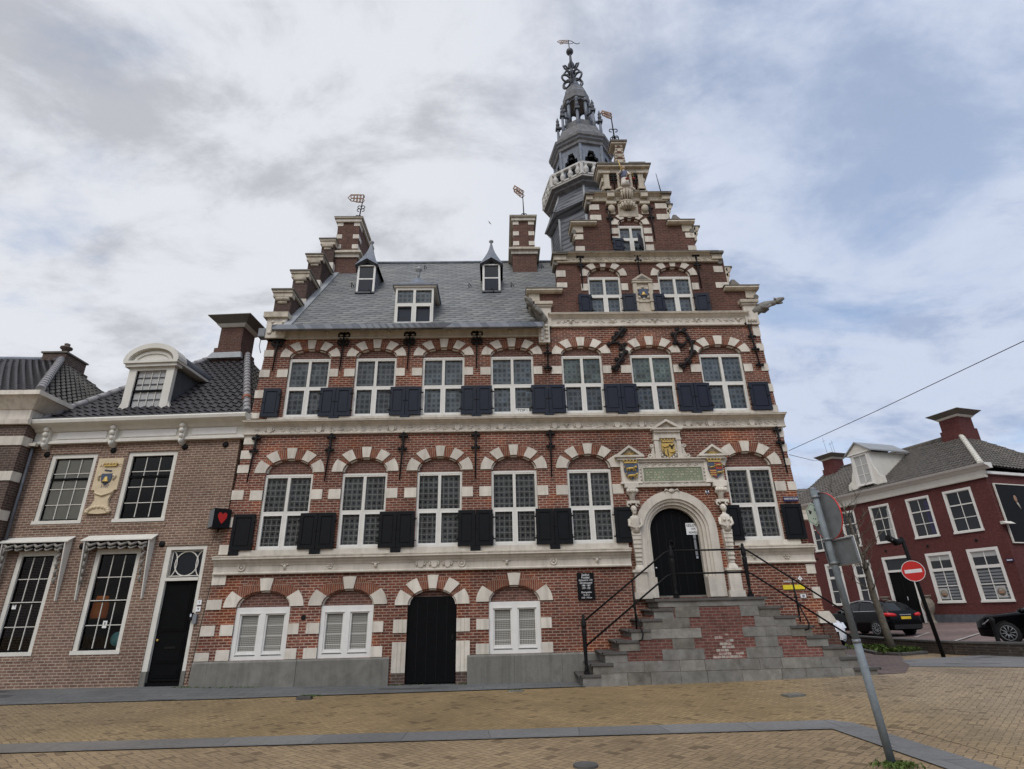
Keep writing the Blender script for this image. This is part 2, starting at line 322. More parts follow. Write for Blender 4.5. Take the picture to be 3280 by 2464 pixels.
def paving(name, c1, c2, joint, mode, rot, size=.1, var=(.72, 1.25), jw=.07, bmp=.35, drift=None):
    s = NT(name); o = s.obj(); mp = s.N('ShaderNodeMapping'); mp.inputs['Rotation'].default_value = (0, 0, rot)
    mp.inputs['Scale'].default_value = (1/size, 1/size, 1); s.l.new(o, mp.inputs[0])
    wv = s.N('ShaderNodeVectorMath', operation='ADD'); s.l.new(mp.outputs[0], wv.inputs[0])
    nz = s.N('ShaderNodeTexNoise'); nz.inputs['Scale'].default_value = .35; s.l.new(mp.outputs[0], nz.inputs['Vector'])
    sc = s.N('ShaderNodeVectorMath', operation='SCALE'); s.l.new(nz.outputs['Color'], sc.inputs[0]); sc.inputs['Scale'].default_value = .5
    s.l.new(sc.outputs[0], wv.inputs[1])
    sp = s.N('ShaderNodeSeparateXYZ'); s.l.new(wv.outputs[0], sp.inputs[0]); X, Y = sp.outputs[0], sp.outputs[1]
    if mode == 'herring':
        i, j = s.math('FLOOR', X), s.math('FLOOR', Y); fx, fy = s.math('FRACT', X), s.math('FRACT', Y)
        m = s.math('FLOORED_MODULO', s.math('SUBTRACT', i, j), 4.0)
        def eq(k): return s.math('COMPARE', m, float(k), .1)
        m0, m1, m2, m3 = eq(0), eq(1), eq(2), eq(3)
        d = s.math('MINIMUM', s.math('MINIMUM', s.math('ADD', fx, m1), s.math('ADD', s.math('SUBTRACT', 1.0, fx), m0)),
                   s.math('MINIMUM', s.math('ADD', s.math('SUBTRACT', 1.0, fy), m3), s.math('ADD', fy, m2)))
        ix, iy = s.math('SUBTRACT', i, m1), s.math('SUBTRACT', j, m2)
    else:
        j = s.math('FLOOR', Y); xx = s.math('ADD', s.math('DIVIDE', X, 2.0), s.math('MULTIPLY', s.math('FLOORED_MODULO', j, 2.0), .5))
        i = s.math('FLOOR', xx); fx, fy = s.math('FRACT', xx), s.math('FRACT', Y)
        d = s.math('MINIMUM', s.math('MULTIPLY', s.math('MINIMUM', fx, s.math('SUBTRACT', 1.0, fx)), 2.0), s.math('MINIMUM', fy, s.math('SUBTRACT', 1.0, fy)))
        ix, iy = i, j
    id_ = s.N('ShaderNodeCombineXYZ'); s.l.new(ix, id_.inputs[0]); s.l.new(iy, id_.inputs[1])
    wn = s.N('ShaderNodeTexWhiteNoise'); s.l.new(id_.outputs[0], wn.inputs['Vector'])
    col = s.mix(wn.outputs['Value'], c1, c2)
    k = s.math('MULTIPLY', s.rng(s.noise(o, .45, 6, .6), .3, .7, var[0], var[1]), s.rng(s.noise(o, 14, 3), .3, .7, .88, 1.12))
    g = s.N('ShaderNodeCombineColor')
    for q in range(3): s.l.new(k, g.inputs[q])
    col = s.mix(1.0, col, g.outputs[0], 'MULTIPLY')
    if drift:
        wx = s.N('ShaderNodeSeparateXYZ'); s.l.new(o, wx.inputs[0]); wob = s.math('MULTIPLY', s.math('SUBTRACT', s.noise(o, .35, 4), .5), 5.0)
        xx_ = s.math('ADD', wx.outputs[0], wob)
        for x0_, x1_, tint in drift: col = s.mix(s.rng(xx_, x0_, x1_), col, s.mix(1.0, col, tint, 'MULTIPLY'))
    col = s.mix(s.rng(s.noise(o, .9, 7, .7), .55, .72, 0, .6), col, s.mix(1.0, col, (.66, .64, .62), 'MULTIPLY'))
    col = s.mix(s.math('GREATER_THAN', wn.outputs['Value'], .95), col, s.mix(1.0, col, (.68, .66, .66), 'MULTIPLY'))
    gap = s.math('MULTIPLY', s.rng(d, jw*.4, jw*1.5, 1.0, 0.0), s.rng(s.noise(o, 2.2, 3), .3, .7, .45, 1.0))
    col = s.mix(gap, col, joint)
    s.bump(s.math('SUBTRACT', s.math('MULTIPLY', wn.outputs['Value'], .4), gap), bmp, .012)
    return s.fin(col, .85, .25)
paving('paving_front', (.285, .204, .118), (.225, .16, .092), (.095, .07, .046), 'herring', R(45))
paving('paving_yellow', (.275, .194, .096), (.215, .151, .076), (.105, .076, .043), 'herring', R(45), .09, drift=((-3.5, -9.5, (.93, .98, 1.15)), (4.5, 9.5, (1.12, 1.22, 1.62))))
paving('paving_purple', (.145, .105, .092), (.11, .08, .072), (.075, .06, .054), 'running', R(75))
paving('pavement_slabs', (.135, .136, .134), (.112, .113, .112), (.062, .063, .063), 'running', R(4), .3, jw=.025)
paving('kerb_band', (.17, .166, .16), (.135, .132, .13), (.08, .078, .075), 'running', 0, .62, (.75, 1.2), .012, drift=((-2, -8, (1.05, .95, .82)),))
paving('street_setts', (.2, .142, .128), (.16, .115, .104), (.08, .062, .056), 'running', R(75))
paving('grey_strip', (.175, .17, .165), (.15, .147, .143), (.11, .105, .1), 'running', R(20), .2, jw=.03)

# ------------------------------------------------------------------ mesh builder
class MB:
    def __init__(s): s.v = []; s.f = []; s.m = []; s.sm = []; s.mats = []
    def mi(s, m):
        if m not in s.mats: s.mats.append(m)
        return s.mats.index(m)
    def face(s, idx, m, smooth=False): s.f.append(tuple(idx)); s.m.append(s.mi(m)); s.sm.append(smooth)
    def poly(s, pts, m, smooth=False):
        n = len(s.v); s.v += [tuple(p) for p in pts]; s.face(range(n, n+len(pts)), m, smooth)
    def box(s, x0, x1, y0, y1, z0, z1, m):
        x0, x1 = min(x0, x1), max(x0, x1); y0, y1 = min(y0, y1), max(y0, y1); z0, z1 = min(z0, z1), max(z0, z1)
        n = len(s.v); s.v += [(x, y, z) for z in (z0, z1) for y in (y0, y1) for x in (x0, x1)]
        for q in ((0, 2, 3, 1), (4, 5, 7, 6), (0, 1, 5, 4), (2, 6, 7, 3), (0, 4, 6, 2), (1, 3, 7, 5)): s.face([n+i for i in q], m)
        return s
    def hexa(s, p, m):  # 8 points: bottom 4 ccw, top 4 ccw
        n = len(s.v); s.v += [tuple(q) for q in p]
        for q in ((3, 2, 1, 0), (4, 5, 6, 7), (0, 1, 5, 4), (1, 2, 6, 5), (2, 3, 7, 6), (3, 0, 4, 7)): s.face([n+i for i in q], m)
        return s
    def prism(s, pts, y0, y1, m, cap=True):  # polygon in (x,z), extruded along y
        n = len(s.v); k = len(pts)
        s.v += [(p[0], y0, p[1]) for p in pts]+[(p[0], y1, p[1]) for p in pts]
        if cap: s.face(range(n, n+k), m); s.face(range(n+2*k-1, n+k-1, -1), m)
        for i in range(k): j = (i+1) % k; s.face((n+i, n+k+i, n+k+j, n+j), m)
        return s
    def sweepx(s, prof, x0, x1, m, cap=True):  # profile in (y,z), extruded along x
        n = len(s.v); k = len(prof)
        s.v += [(x0, p[0], p[1]) for p in prof]+[(x1, p[0], p[1]) for p in prof]
        if cap: s.face(range(n, n+k), m); s.face(range(n+2*k-1, n+k-1, -1), m)
        for i in range(k): j = (i+1) % k; s.face((n+i, n+k+i, n+k+j, n+j), m)
        return s
    def sweepy(s, prof, y0, y1, m): return s.prism(prof, y0, y1, m)
    def flat(s, pts, z0, z1, m):  # polygon in (x,y), extruded along z
        n = len(s.v); k = len(pts)
        s.v += [(p[0], p[1], z0) for p in pts]+[(p[0], p[1], z1) for p in pts]
        s.face(range(n+k-1, n-1, -1), m); s.face(range(n+k, n+2*k), m)
        for i in range(k): j = (i+1) % k; s.face((n+i, n+j, n+k+j, n+k+i), m)
        return s
    def tube(s, pts, r, m, n=8, closed=False, flat=None):
        pts = [Vector(p) for p in pts]; k = len(pts); rr = r if isinstance(r, (list, tuple)) else [r]*k
        base = len(s.v); up = None
        for i, p in enumerate(pts):
            a = pts[(i-1) % k] if (closed or i > 0) else p; b = pts[(i+1) % k] if (closed or i < k-1) else p
            t = (b-a); t = t.normalized() if t.length > 1e-9 else Vector((0, 0, 1))
            if up is None:
                up = Vector((0, 1, 0)) if abs(t.y) < .9 else Vector((1, 0, 0))
            e1 = (up-t*up.dot(t)); e1 = e1.normalized() if e1.length > 1e-6 else t.orthogonal().normalized(); e2 = t.cross(e1); up = e1
            for j in range(n):
                q = 2*PI*j/n; s.v.append(tuple(p+(e1*cos(q)+e2*sin(q))*rr[i]))
        for i in range(k if closed else k-1):
            a, b = base+i*n, base+((i+1) % k)*n
            for j in range(n): s.face((a+j, a+(j+1) % n, b+(j+1) % n, b+j), m, True)
        if not closed:
            s.face(range(base+n-1, base-1, -1), m); s.face(range(base+(k-1)*n, base+k*n), m)
        return s
    def lathe(s, prof, m, n=16, c=(0, 0, 0), ph=0.0, smooth=True, sx=1, sy=1, caps=True):  # prof: (r,z) bottom to top, or (r,z,mat)
        base = len(s.v); k = len(prof)
        for p in prof:
            for j in range(n):
                a = ph+2*PI*j/n; s.v.append((c[0]-p[0]*sin(a)*sx, c[1]-p[0]*cos(a)*sy, c[2]+p[1]))
        for i in range(k-1):
            mm = prof[i][2] if len(prof[i]) > 2 else m
            for j in range(n): s.face((base+i*n+(j+1) % n, base+i*n+j, base+(i+1)*n+j, base+(i+1)*n+(j+1) % n), mm, smooth)
        if caps and prof[0][0] > 1e-4: s.face([base+j for j in range(n)], m)
        if caps and prof[-1][0] > 1e-4: s.face([base+(k-1)*n+j for j in range(n-1, -1, -1)], m)
        return s
    def ball(s, c, r, m, n=10, k=6):
        rx, ry, rz = r if isinstance(r, (list, tuple)) else (r, r, r)
        return s.lathe([(max(sin(PI*i/k), 1e-5), -cos(PI*i/k)*rz) for i in range(k+1)], m, n, c, 0, True, rx, ry)
    def wedge(s, cx, z0, a, b, A, B, t0, t1, y0, y1, m, n=4):  # piece of an elliptic arch ring
        for i in range(n):
            u, w = t0+(t1-t0)*i/n, t0+(t1-t0)*(i+1)/n
            P = [(cx+a*cos(u), z0+b*sin(u)), (cx+A*cos(u), z0+B*sin(u)), (cx+A*cos(w), z0+B*sin(w)), (cx+a*cos(w), z0+b*sin(w))]
            k = len(s.v); s.v += [(p[0], y0, p[1]) for p in P]+[(p[0], y1, p[1]) for p in P]
            s.face((k, k+1, k+2, k+3), m); s.face((k+7, k+6, k+5, k+4), m)
            s.face((k+1, k+5, k+6, k+2), m); s.face((k+3, k+7, k+4, k), m)
            if i == 0: s.face((k, k+4, k+5, k+1), m)
            if i == n-1: s.face((k+2, k+6, k+7, k+3), m)
        return s
    def xf(s, mat, start=0):
        for i in range(start, len(s.v)): s.v[i] = tuple(mat @ Vector(s.v[i]))
        return s
    def build(s, name, parent=None, label=None, loc=None, clean=True):
        me = bpy.data.meshes.new(name); me.from_pydata(s.v, [], s.f); me.update()
        for m in s.mats: me.materials.append(MAT[m])
        me.polygons.foreach_set('material_index', s.m); me.polygons.foreach_set('use_smooth', s.sm)
        if clean:
            bm = bmesh.new(); bm.from_mesh(me); bmesh.ops.recalc_face_normals(bm, faces=bm.faces); bm.to_mesh(me); bm.free()
        o = bpy.data.objects.new(name, me); COL.objects.link(o)
        if parent: o.parent = parent
        if loc: o.location = loc
        if label: o['label'] = label
        return o
def tag(o, label, cat, group=None):
    o['label'] = label; o['category'] = cat
    if group: o['group'] = group
    return o
def thing(name, label, cat, loc=(0, 0, 0), rz=0.0, group=None):
    o = bpy.data.objects.new(name, None); COL.objects.link(o); o.location = loc; o.rotation_euler = (0, 0, rz)
    o.empty_display_size = .3
    return tag(o, label, cat, group)
def structure(o): o['kind'] = 'structure'; return o
def copy_tree(o, parent=None):
    c = o.copy(); COL.objects.link(c)
    if parent: c.parent = parent
    for ch in list(o.children): copy_tree(ch, c)
    return c
def holed(outline, holes, y, m, mb, reveal=.2, rm=None):
    """sheet in the plane y, polygon in (x,z) with holes cut in it, and the reveals of the holes"""
    bm = bmesh.new(); ed = []
    for lp in [outline]+holes:
        vs_ = [bm.verts.new((p[0], y, p[1])) for p in lp]
        ed += [bm.edges.new((vs_[i], vs_[(i+1) % len(vs_)])) for i in range(len(vs_))]
    bmesh.ops.triangle_fill(bm, use_beauty=True, use_dissolve=False, edges=ed)
    bm.verts.ensure_lookup_table(); n = len(mb.v)
    for v in bm.verts: v.index
    bm.verts.index_update(); mb.v += [tuple(v.co) for v in bm.verts]
    for f in bm.faces: mb.face([n+v.index for v in f.verts], m)
    bm.free()
    for lp in holes:
        k = len(lp)
        for i in range(k):
            a, b = lp[i], lp[(i+1) % k]
            mb.poly([(a[0], y, a[1]), (b[0], y, b[1]), (b[0], y+reveal, b[1]), (a[0], y+reveal, a[1])], rm or m)
def arched(x0, x1, z0, zs, b, n=12):  # outline of an arched hole
    cx, a = (x0+x1)/2, (x1-x0)/2
    return [(x0, z0), (x1, z0)]+[(cx+a*cos(PI*i/n), zs+b*sin(PI*i/n)) for i in range(n+1)]
def text(body, size, m, parent, name='lettering', loc=(0, 0, 0), rot=(PI/2, 0, 0), ext=.004, align='CENTER', sx=1.0, shear=0.0, label=None, sp=1.0, lines=1.0):
    cu = bpy.data.curves.new('tmp', 'FONT'); cu.body = body; cu.size = size; cu.extrude = ext; cu.align_x = align; cu.align_y = 'CENTER'; cu.shear = shear; cu.space_line = lines; cu.space_character = sp
    cu.resolution_u = 3
    t = bpy.data.objects.new('tmp', cu); COL.objects.link(t); bpy.context.view_layer.update()
    me = bpy.data.meshes.new_from_object(t.evaluated_get(bpy.context.evaluated_depsgraph_get()))
    bpy.data.objects.remove(t); bpy.data.curves.remove(cu)
    me.materials.clear(); me.materials.append(MAT[m]); me.name = name
    o = bpy.data.objects.new(name, me); COL.objects.link(o); o.parent = parent; o.location = loc; o.rotation_euler = rot; o.scale = (sx, 1, 1)
    if label: o['label'] = label
    return o
rnd = random.Random(7)

# ================================================================== GROUND
def gz(x, y=0.0):
    h = .0017*(min(x, 9.9)-1.5)**2 if x > 1.5 else .0013*(max(x, -7.8)-1.5)**2
    if x <= 1.5: h *= max(0.0, min(1.0, (y+1.6)/1.45))
    elif x < 12: h *= max(0.0, min(1.0, (y+5.0)/4.0))
    if x > 9.9: h += .015*(min(x, 30)-9.9)
    if x > 18: h += .05*(min(x, 26)-18)
    return h
def sheet(name, poly, m, dz, step=1.0, kind=True):
    """a polygon laid on the ground, cut into strips so that it follows the ground"""
    bm = bmesh.new(); vs_ = [bm.verts.new((p[0], p[1], 0)) for p in poly]; bm.faces.new(vs_)
    x0, x1 = min(p[0] for p in poly), max(p[0] for p in poly)
    x = math.ceil(x0/step)*step+.001
    while x < x1:
        bmesh.ops.bisect_plane(bm, geom=bm.verts[:]+bm.edges[:]+bm.faces[:], plane_co=(x, 0, 0), plane_no=(1, 0, 0)); x += step
    for yy in (-5, -4, -3, -2, -1.61, -1, -.3, 0):
        bmesh.ops.bisect_plane(bm, geom=bm.verts[:]+bm.edges[:]+bm.faces[:], plane_co=(0, yy+.0007, 0), plane_no=(0, 1, 0))
    for v in bm.verts: v.co.z = gz(v.co.x, v.co.y)+dz
    for f in bm.faces:
        f.normal_update()
        if f.normal.z < 0: f.normal_flip()
    me = bpy.data.meshes.new(name); bm.to_mesh(me); bm.free(); me.materials.append(MAT[m])
    o = bpy.data.objects.new(name, me); COL.objects.link(o)
    return structure(o) if kind else o
sheet('ground', [(-150, -60), (250, -60), (250, 400), (-150, 400)], 'paving_front', -.016)
sheet('street', [(-40, -5.75), (4.95, -5.75), (5.6, -6.6), (5.6, -40), (60, -40), (60, 0), (15.4, 2.4), (12.3, 1.5), (10.4, .7), (9.3, -.9), (1.9, -.95), (1.9, -1.0), (-40, -1.75)], 'paving_yellow', -.012)
sheet('kerb_band', [(-40, -6.36), (4.62, -6.42), (4.62, -40), (5.15, -40), (5.15, -6.05), (4.95, -5.78), (-40, -5.76)], 'kerb_band', -.002)
sheet('pavement', [(-40, -1.62), (-6.1, -1.5), (1.9, -1.02), (1.9, .3), (-40, 2.5)], 'pavement_slabs', .006)
sheet('side_street', [(8.2, -1.0), (9.4, -1.0), (10.4, .3), (11.4, 2.0), (12.4, 3.6), (13.1, 8), (12.4, 40), (8.2, 40)], 'paving_purple', -.004)
sheet('grey_strip', [(10.3, .1), (12.2, -1.0), (17, -2.6), (60, -9), (60, 10), (15.4, 2.3), (12.3, 1.9), (11.2, 1.8)], 'grey_strip', -.001)
sheet('quay_road', [(13.25, 9), (13.3, 3), (14.6, .9), (60, 6), (60, 60), (12.4, 60)], 'street_setts', .0)
pl = MB()
for a, b in (((16.9, 7.3), (20.2, 9.9)), ((17.8, 10.6), (19.6, 12.2))):
    d = Vector((b[0]-a[0], b[1]-a[1])); n_ = Vector((-d.y, d.x)).normalized()*.06
    pl.poly([(p[0], p[1], gz(p[0])+.008) for p in ((a[0]-n_.x, a[1]-n_.y), (b[0]-n_.x, b[1]-n_.y), (b[0]+n_.x, b[1]+n_.y), (a[0]+n_.x, a[1]+n_.y))], 'road_paint')
structure(pl.build('road_marking'))

# ================================================================== TOWN HALL
TH = thing('town_hall', 'red brick step-gabled town hall with cream stone bands, dark shutters and a slender tower', 'town hall')
LW = [(-6.46, -5.14), (-4.34, -3.09), (-2.27, -1.02), (-.21, 1.06), (1.91, 3.15), (6.39, 7.72)]; LZ = (3.25, 5.285)
UW = [(-6.24, -5.01), (-4.26, -3.03), (-2.25, -.99), (-.20, 1.09), (1.94, 3.18), (4.04, 5.33), (6.17, 7.49)]; UZ = (6.93, 8.82)
BW = [(-6.70, -5.34), (-4.56, -3.23), (-.30, 1.02)]; BZ = (.655, 1.865)
GW = [(2.95, 4.02), (5.24, 6.32)]; GZ = (10.08, 11.63)
TW = (4.13, 4.99); TZ = (12.42, 13.66)
BD = (-2.37, -1.12)
def lx(z): return -7.56+.0615*z          # the leaning left corner
def rx(z): return 8.37-.018*z
PDX = (4.10, 5.44)                         # main door
holes = [arched(a, b, LZ[0], LZ[1]+.03, .40) for a, b in LW]+[arched(a, b, UZ[0], UZ[1]+.03, .27) for a, b in UW]
holes += [arched(a, b, BZ[0], BZ[1], .39) for a, b in BW]+[arched(BD[0], BD[1], -.25, 1.83, .40)]
holes += [arched(PDX[0]-.16, PDX[1]+.16, 1.87, 3.55, .80, 16)]
w = MB()
holed([(lx(-.3), -.3), (rx(-.3), -.3), (rx(9.8), 9.83), (1.45, 9.83), (1.45, 9.5), (lx(9.5), 9.5)], holes, 0, 'brick_red', w, .22)
w.poly([(lx(-.3), 0, -.3), (lx(9.5), 0, 9.5), (lx(9.5), 9.1, 9.5), (lx(-.3), 9.1, -.3)], 'brick_red')
w.poly([(rx(-.3), 0, -.3), (rx(9.8), 0, 9.83), (rx(9.8), 9.1, 9.83), (rx(-.3), 9.1, -.3)], 'brick_red')
w.poly([(lx(-.3), 9.1, -.3), (rx(-.3), 9.1, -.3), (rx(9.8), 9.1, 9.83), (lx(9.5), 9.1, 9.83)], 'brick_red')
w.build('wall', TH, clean=False)
# front step gable
g = MB()
GO = [(1.45, 9.83), (rx(9.8), 9.83), (8.06, 11.12), (7.5, 11.12), (7.5, 12.3), (6.66, 12.3), (6.66, 13.78), (5.88, 13.78), (5.88, 14.9), (5.25, 14.9), (5.25, 15.95), (3.82, 15.95), (3.82, 14.9), (3.25, 14.9), (3.25, 13.78), (2.67, 13.78), (2.67, 12.3), (1.97, 12.3), (1.97, 11.12), (1.2, 11.12), (1.35, 9.83)]
gh = [arched(a, b, GZ[0], GZ[1], .34) for a, b in GW]+[arched(TW[0], TW[1], TZ[0], TZ[1], .28)]
holed(GO, gh, 0, 'brick_gable', g, .2)
for i in range(len(GO)):
    a, b = GO[i], GO[(i+1) % len(GO)]
    g.poly([(a[0], 0, a[1]), (a[0], .45, a[1]), (b[0], .45, b[1]), (b[0], 0, b[1])], 'brick_gable')
holed(GO, [], .45, 'brick_gable', g)
g.build('step_gable', TH, clean=False)
# left step gable, standing along the side of the house
prof = [(0, 9.4), (0, 11.15), (1.12, 11.15), (1.12, 12.6), (2.22, 12.6), (2.22, 14.05), (3.36, 14.05), (3.36, 15.6), (5.74, 15.6), (5.74, 14.05), (6.88, 14.05), (6.88, 12.6), (7.98, 12.6), (7.98, 11.15), (9.1, 11.15), (9.1, 9.4)]
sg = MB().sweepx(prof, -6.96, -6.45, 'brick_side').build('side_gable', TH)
for i, (ya, yb, zt) in enumerate(((0, 1.12, 11.15), (1.12, 2.22, 12.6), (2.22, 3.36, 14.05), (3.36, 3.6, 15.6))):
    c = MB()
    c.box(-7.06, -6.36, ya-.16, yb-.02, zt, zt+.05, 'stone_lead_capped'); c.box(-7.03, -6.39, ya-.13, yb-.03, zt-.07, zt, 'stone_weathered')
    c.box(-7.0, -6.41, ya-.09, ya+.16, zt-.22, zt-.07, 'stone_weathered')
    c.tube([(-6.92, ya-.03, zt-.27), (-6.5, ya-.03, zt-.27)], .07, 'stone_weathered', 8); c.tube([(-6.85, ya-.0, zt-.38), (-6.57, ya-.0, zt-.38)], .05, 'stone_weathered', 8)
    MB().box(-6.99, -6.42, ya-.03, ya+.28, zt-1.36, zt-1.04, 'stone_cream').build('stone_block', sg)
    c.build('gable_cap', sg)
c = MB()   # foot block of the side gable
c.box(-7.12, -6.38, -.26, .2, 10.12, 10.3, 'stone_weathered'); c.box(-7.02, -6.43, -.17, .2, 9.45, 10.12, 'stone_cream')
for k in range(5): c.ball((-6.9+.1*k, -.18, 9.62+.09*k), (.07, .04, .06), 'stone_cream', 8, 5); c.ball((-6.55-.07*k, -.18, 9.62+.09*k), (.06, .04, .05), 'stone_cream', 8, 5)
c.build('kneeler', sg)

# ------------------------------------------------------------------ windows
def cross_window(x0, x1, z0, z1, zt, gl_top, gl_bot, parent, y=.05, name='window', jm=.062, lattice=True):
    f = MB(); m = 'frame_paint'; cx = (x0+x1)/2
    f.box(x0, x0+jm, y, y+.09, z0, z1, m); f.box(x1-jm, x1, y, y+.09, z0, z1, m)
    f.box(x0+jm, x1-jm, y, y+.09, z1-.09, z1, m); f.box(x0+jm, x1-jm, y-.02, y+.09, z0, z0+.07, m)
    f.box(cx-.04, cx+.04, y-.008, y+.08, z0+.07, z1-.09, m)
    f.box(x0+jm, cx-.04, y-.004, y+.085, zt-.042, zt+.042, m); f.box(cx+.04, x1-jm, y-.004, y+.085, zt-.042, zt+.042, m)
    for a, b in ((x0+jm, cx-.04), (cx+.04, x1-jm)):   # casement frames of the lower lights
        s = .032; m = 'white_paint'
        f.box(a, a+s, y-.015, y+.05, z0+.07, zt-.042, m); f.box(b-s, b, y-.015, y+.05, z0+.07, zt-.042, m)
        f.box(a+s, b-s, y-.015, y+.05, z0+.07, z0+.07+.045, m); f.box(a+s, b-s, y-.015, y+.05, zt-.042-.03, zt-.042, m)
    n = int((x1-x0)/.09)
    for i in range(n):   # dentil strip over the head
        xx = x0+.04+(x1-x0-.08)*i/n; f.box(xx, xx+.045, y-.012, y, z1-.05, z1-.02, m)
    o = f.build(name, parent)
    q = MB()
    q.poly([(x0, y+.06, zt), (x1, y+.06, zt), (x1, y+.06, z1), (x0, y+.06, z1)], gl_top)
    q.poly([(x0, y+.061, z0), (x1, y+.061, z0), (x1, y+.061, zt), (x0, y+.061, zt)], gl_bot)
    q.build('glass', o if parent.parent is None else parent, clean=False)
    return o
def tympanum(x0, x1, z0, b, parent, y=.10):
    P = arched(x0, x1, z0-.06, z0, b); mb = MB(); mb.poly([(p[0], y, p[1]) for p in P], 'brick_tympanum'); mb.build('tympanum', parent, clean=False)
STONES5 = [(0, 31), (43, 64), (81.5, 98.5), (116, 137), (149, 180)]; STONES3 = [(0, 34), (80, 100), (146, 180)]
def arch(x0, x1, z0, b, W, parent, stones=STONES5, H=None, ms='stone_cream', y0=-.035, brick='brick_voussoir'):
    cx, a = (x0+x1)/2, (x1-x0)/2; A = a+W; B = b+(H or W); mb = MB()
    t = 0
    segs = []
    for s0, s1 in stones:
        if s0 > t: segs.append((t, s0, 0))
        segs.append((s0, s1, 1)); t = s1
    for s0, s1, k in segs:
        n = max(2, int((s1-s0)/7))
        mb.wedge(cx, z0, a+(.0 if not k else 0), b, A if k else A-.03, B if k else B-.03, R(s0), R(s1), y0 if k else -.012, .10, ms if k else brick, n)
        mb.wedge(cx, z0, a-.045, b-.045, a, b, R(s0), R(s1), .035, .10, ms if k else brick, n)
    return mb.build('arch', parent)
for i, (a, b) in enumerate(LW):
    cross_window(a, b, LZ[0], LZ[1], 4.23, 'leaded_glass', 'leaded_glass', TH); tympanum(a, b, LZ[1]+.03, .40, TH); arch(a, b, LZ[1]+.045, .40, .30, TH)
for i, (a, b) in enumerate(UW):
    gt = 'leaded_glass_green' if i in (4, 5) else 'leaded_glass_upper'
    cross_window(a, b, UZ[0], UZ[1], 7.87, gt, 'leaded_glass_upper', TH); tympanum(a, b, UZ[1]+.03, .27, TH); arch(a, b, UZ[1]+.045, .27, .28, TH, H=.29)
for a, b in GW:
    cross_window(a, b, GZ[0], GZ[1], 10.93, 'leaded_glass_upper', 'leaded_glass_upper', TH); tympanum(a, b, GZ[1], .34, TH); arch(a, b, GZ[1]+.01, .34, .22, TH, brick='brick_gable')
cross_window(TW[0], TW[1], TZ[0], TZ[1], 13.12, 'leaded_glass_upper', 'leaded_glass_upper', TH); tympanum(TW[0], TW[1], TZ[1], .28, TH); arch(TW[0], TW[1], TZ[1]+.01, .28, .22, TH, brick='brick_gable')
for a, b in BW:   # basement windows: two lights behind white wire mesh
    f = MB(); m = 'white_paint'; z0, z1 = BZ; cx = (a+b)/2; y = .03
    f.box(a, a+.11, y, y+.12, z0, z1, m); f.box(b-.11, b, y, y+.12, z0, z1, m); f.box(a+.11, b-.11, y, y+.12, z1-.15, z1, m); f.box(a+.11, b-.11, y, y+.12, z0, z0+.14, m); f.box(cx-.075, cx+.075, y, y+.12, z0+.14, z1-.15, m)
    for p, q in ((a+.11, cx-.075), (cx+.075, b-.11)):
        f.box(p, p+.035, y+.025, y+.1, z0+.14, z1-.15, m); f.box(q-.035, q, y+.025, y+.1, z0+.14, z1-.15, m); f.box(p+.035, q-.035, y+.025, y+.1, z1-.19, z1-.15, m); f.box(p+.035, q-.035, y+.015, y+.1, z0+.14, z0+.2, m)
        f.box(p-.01, q+.01, y-.012, y, z1-.155, z1-.13, m); f.box(p, q, y-.01, y, z0+.10, z0+.115, 'asphalt_joint')
    o = f.build('basement_window', TH)
    q = MB(); q.poly([(a, y+.08, z0), (b, y+.08, z0), (b, y+.08, z1), (a, y+.08, z1)], 'window_mesh'); q.build('mesh_grille', o, clean=False)
    tympanum(a, b, BZ[1], .39, TH, .09); arch(a, b, BZ[1]+.012, .39, .33, TH, STONES3, H=.30)
# basement door with its stone surround
tympanum(BD[0], BD[1], 1.98, .25, TH, .14); arch(BD[0], BD[1], 1.84, .39, .33, TH, H=.33)
d = MB(); d.prism([(BD[0]-.02, .05), (BD[1]+.02, .05), (BD[1]+.02, 1.83), (BD[1]-.06, 2.03), (BD[0]+.06, 2.03), (BD[0]-.02, 1.83)], .06, .12, 'black_door')
for k in range(1, 5): xx = BD[0]+(BD[1]-BD[0])*k/5; d.box(xx-.006, xx+.006, .052, .06, .08, 1.98, 'dark_hole')
o = d.build('basement_door', TH); MB().box(BD[1]-.12, BD[1]-.08, .03, .06, 1.0, 1.14, 'black_iron').build('handle', o)
for sx_, sg_ in ((BD[0], -1), (BD[1], 1)):
    for z0, z1 in ((.29, .98), (1.19, 1.50)):
        mb = MB(); mb.box(sx_, sx_+sg_*.34, -.03, .14, z0, z1, 'stone_cream'); mb.box(sx_+sg_*.1, sx_+sg_*.115, -.036, -.03, z0, z1, 'stone_weathered'); mb.box(sx_+sg_*.2, sx_+sg_*.215, -.036, -.03, z0, z1, 'stone_weathered')
        mb.build('door_stone', TH)
    MB().box(sx_+sg_*.01, sx_+sg_*.33, -.02, .14, -.2, .29, 'brick_brown').build('door_foot', TH)

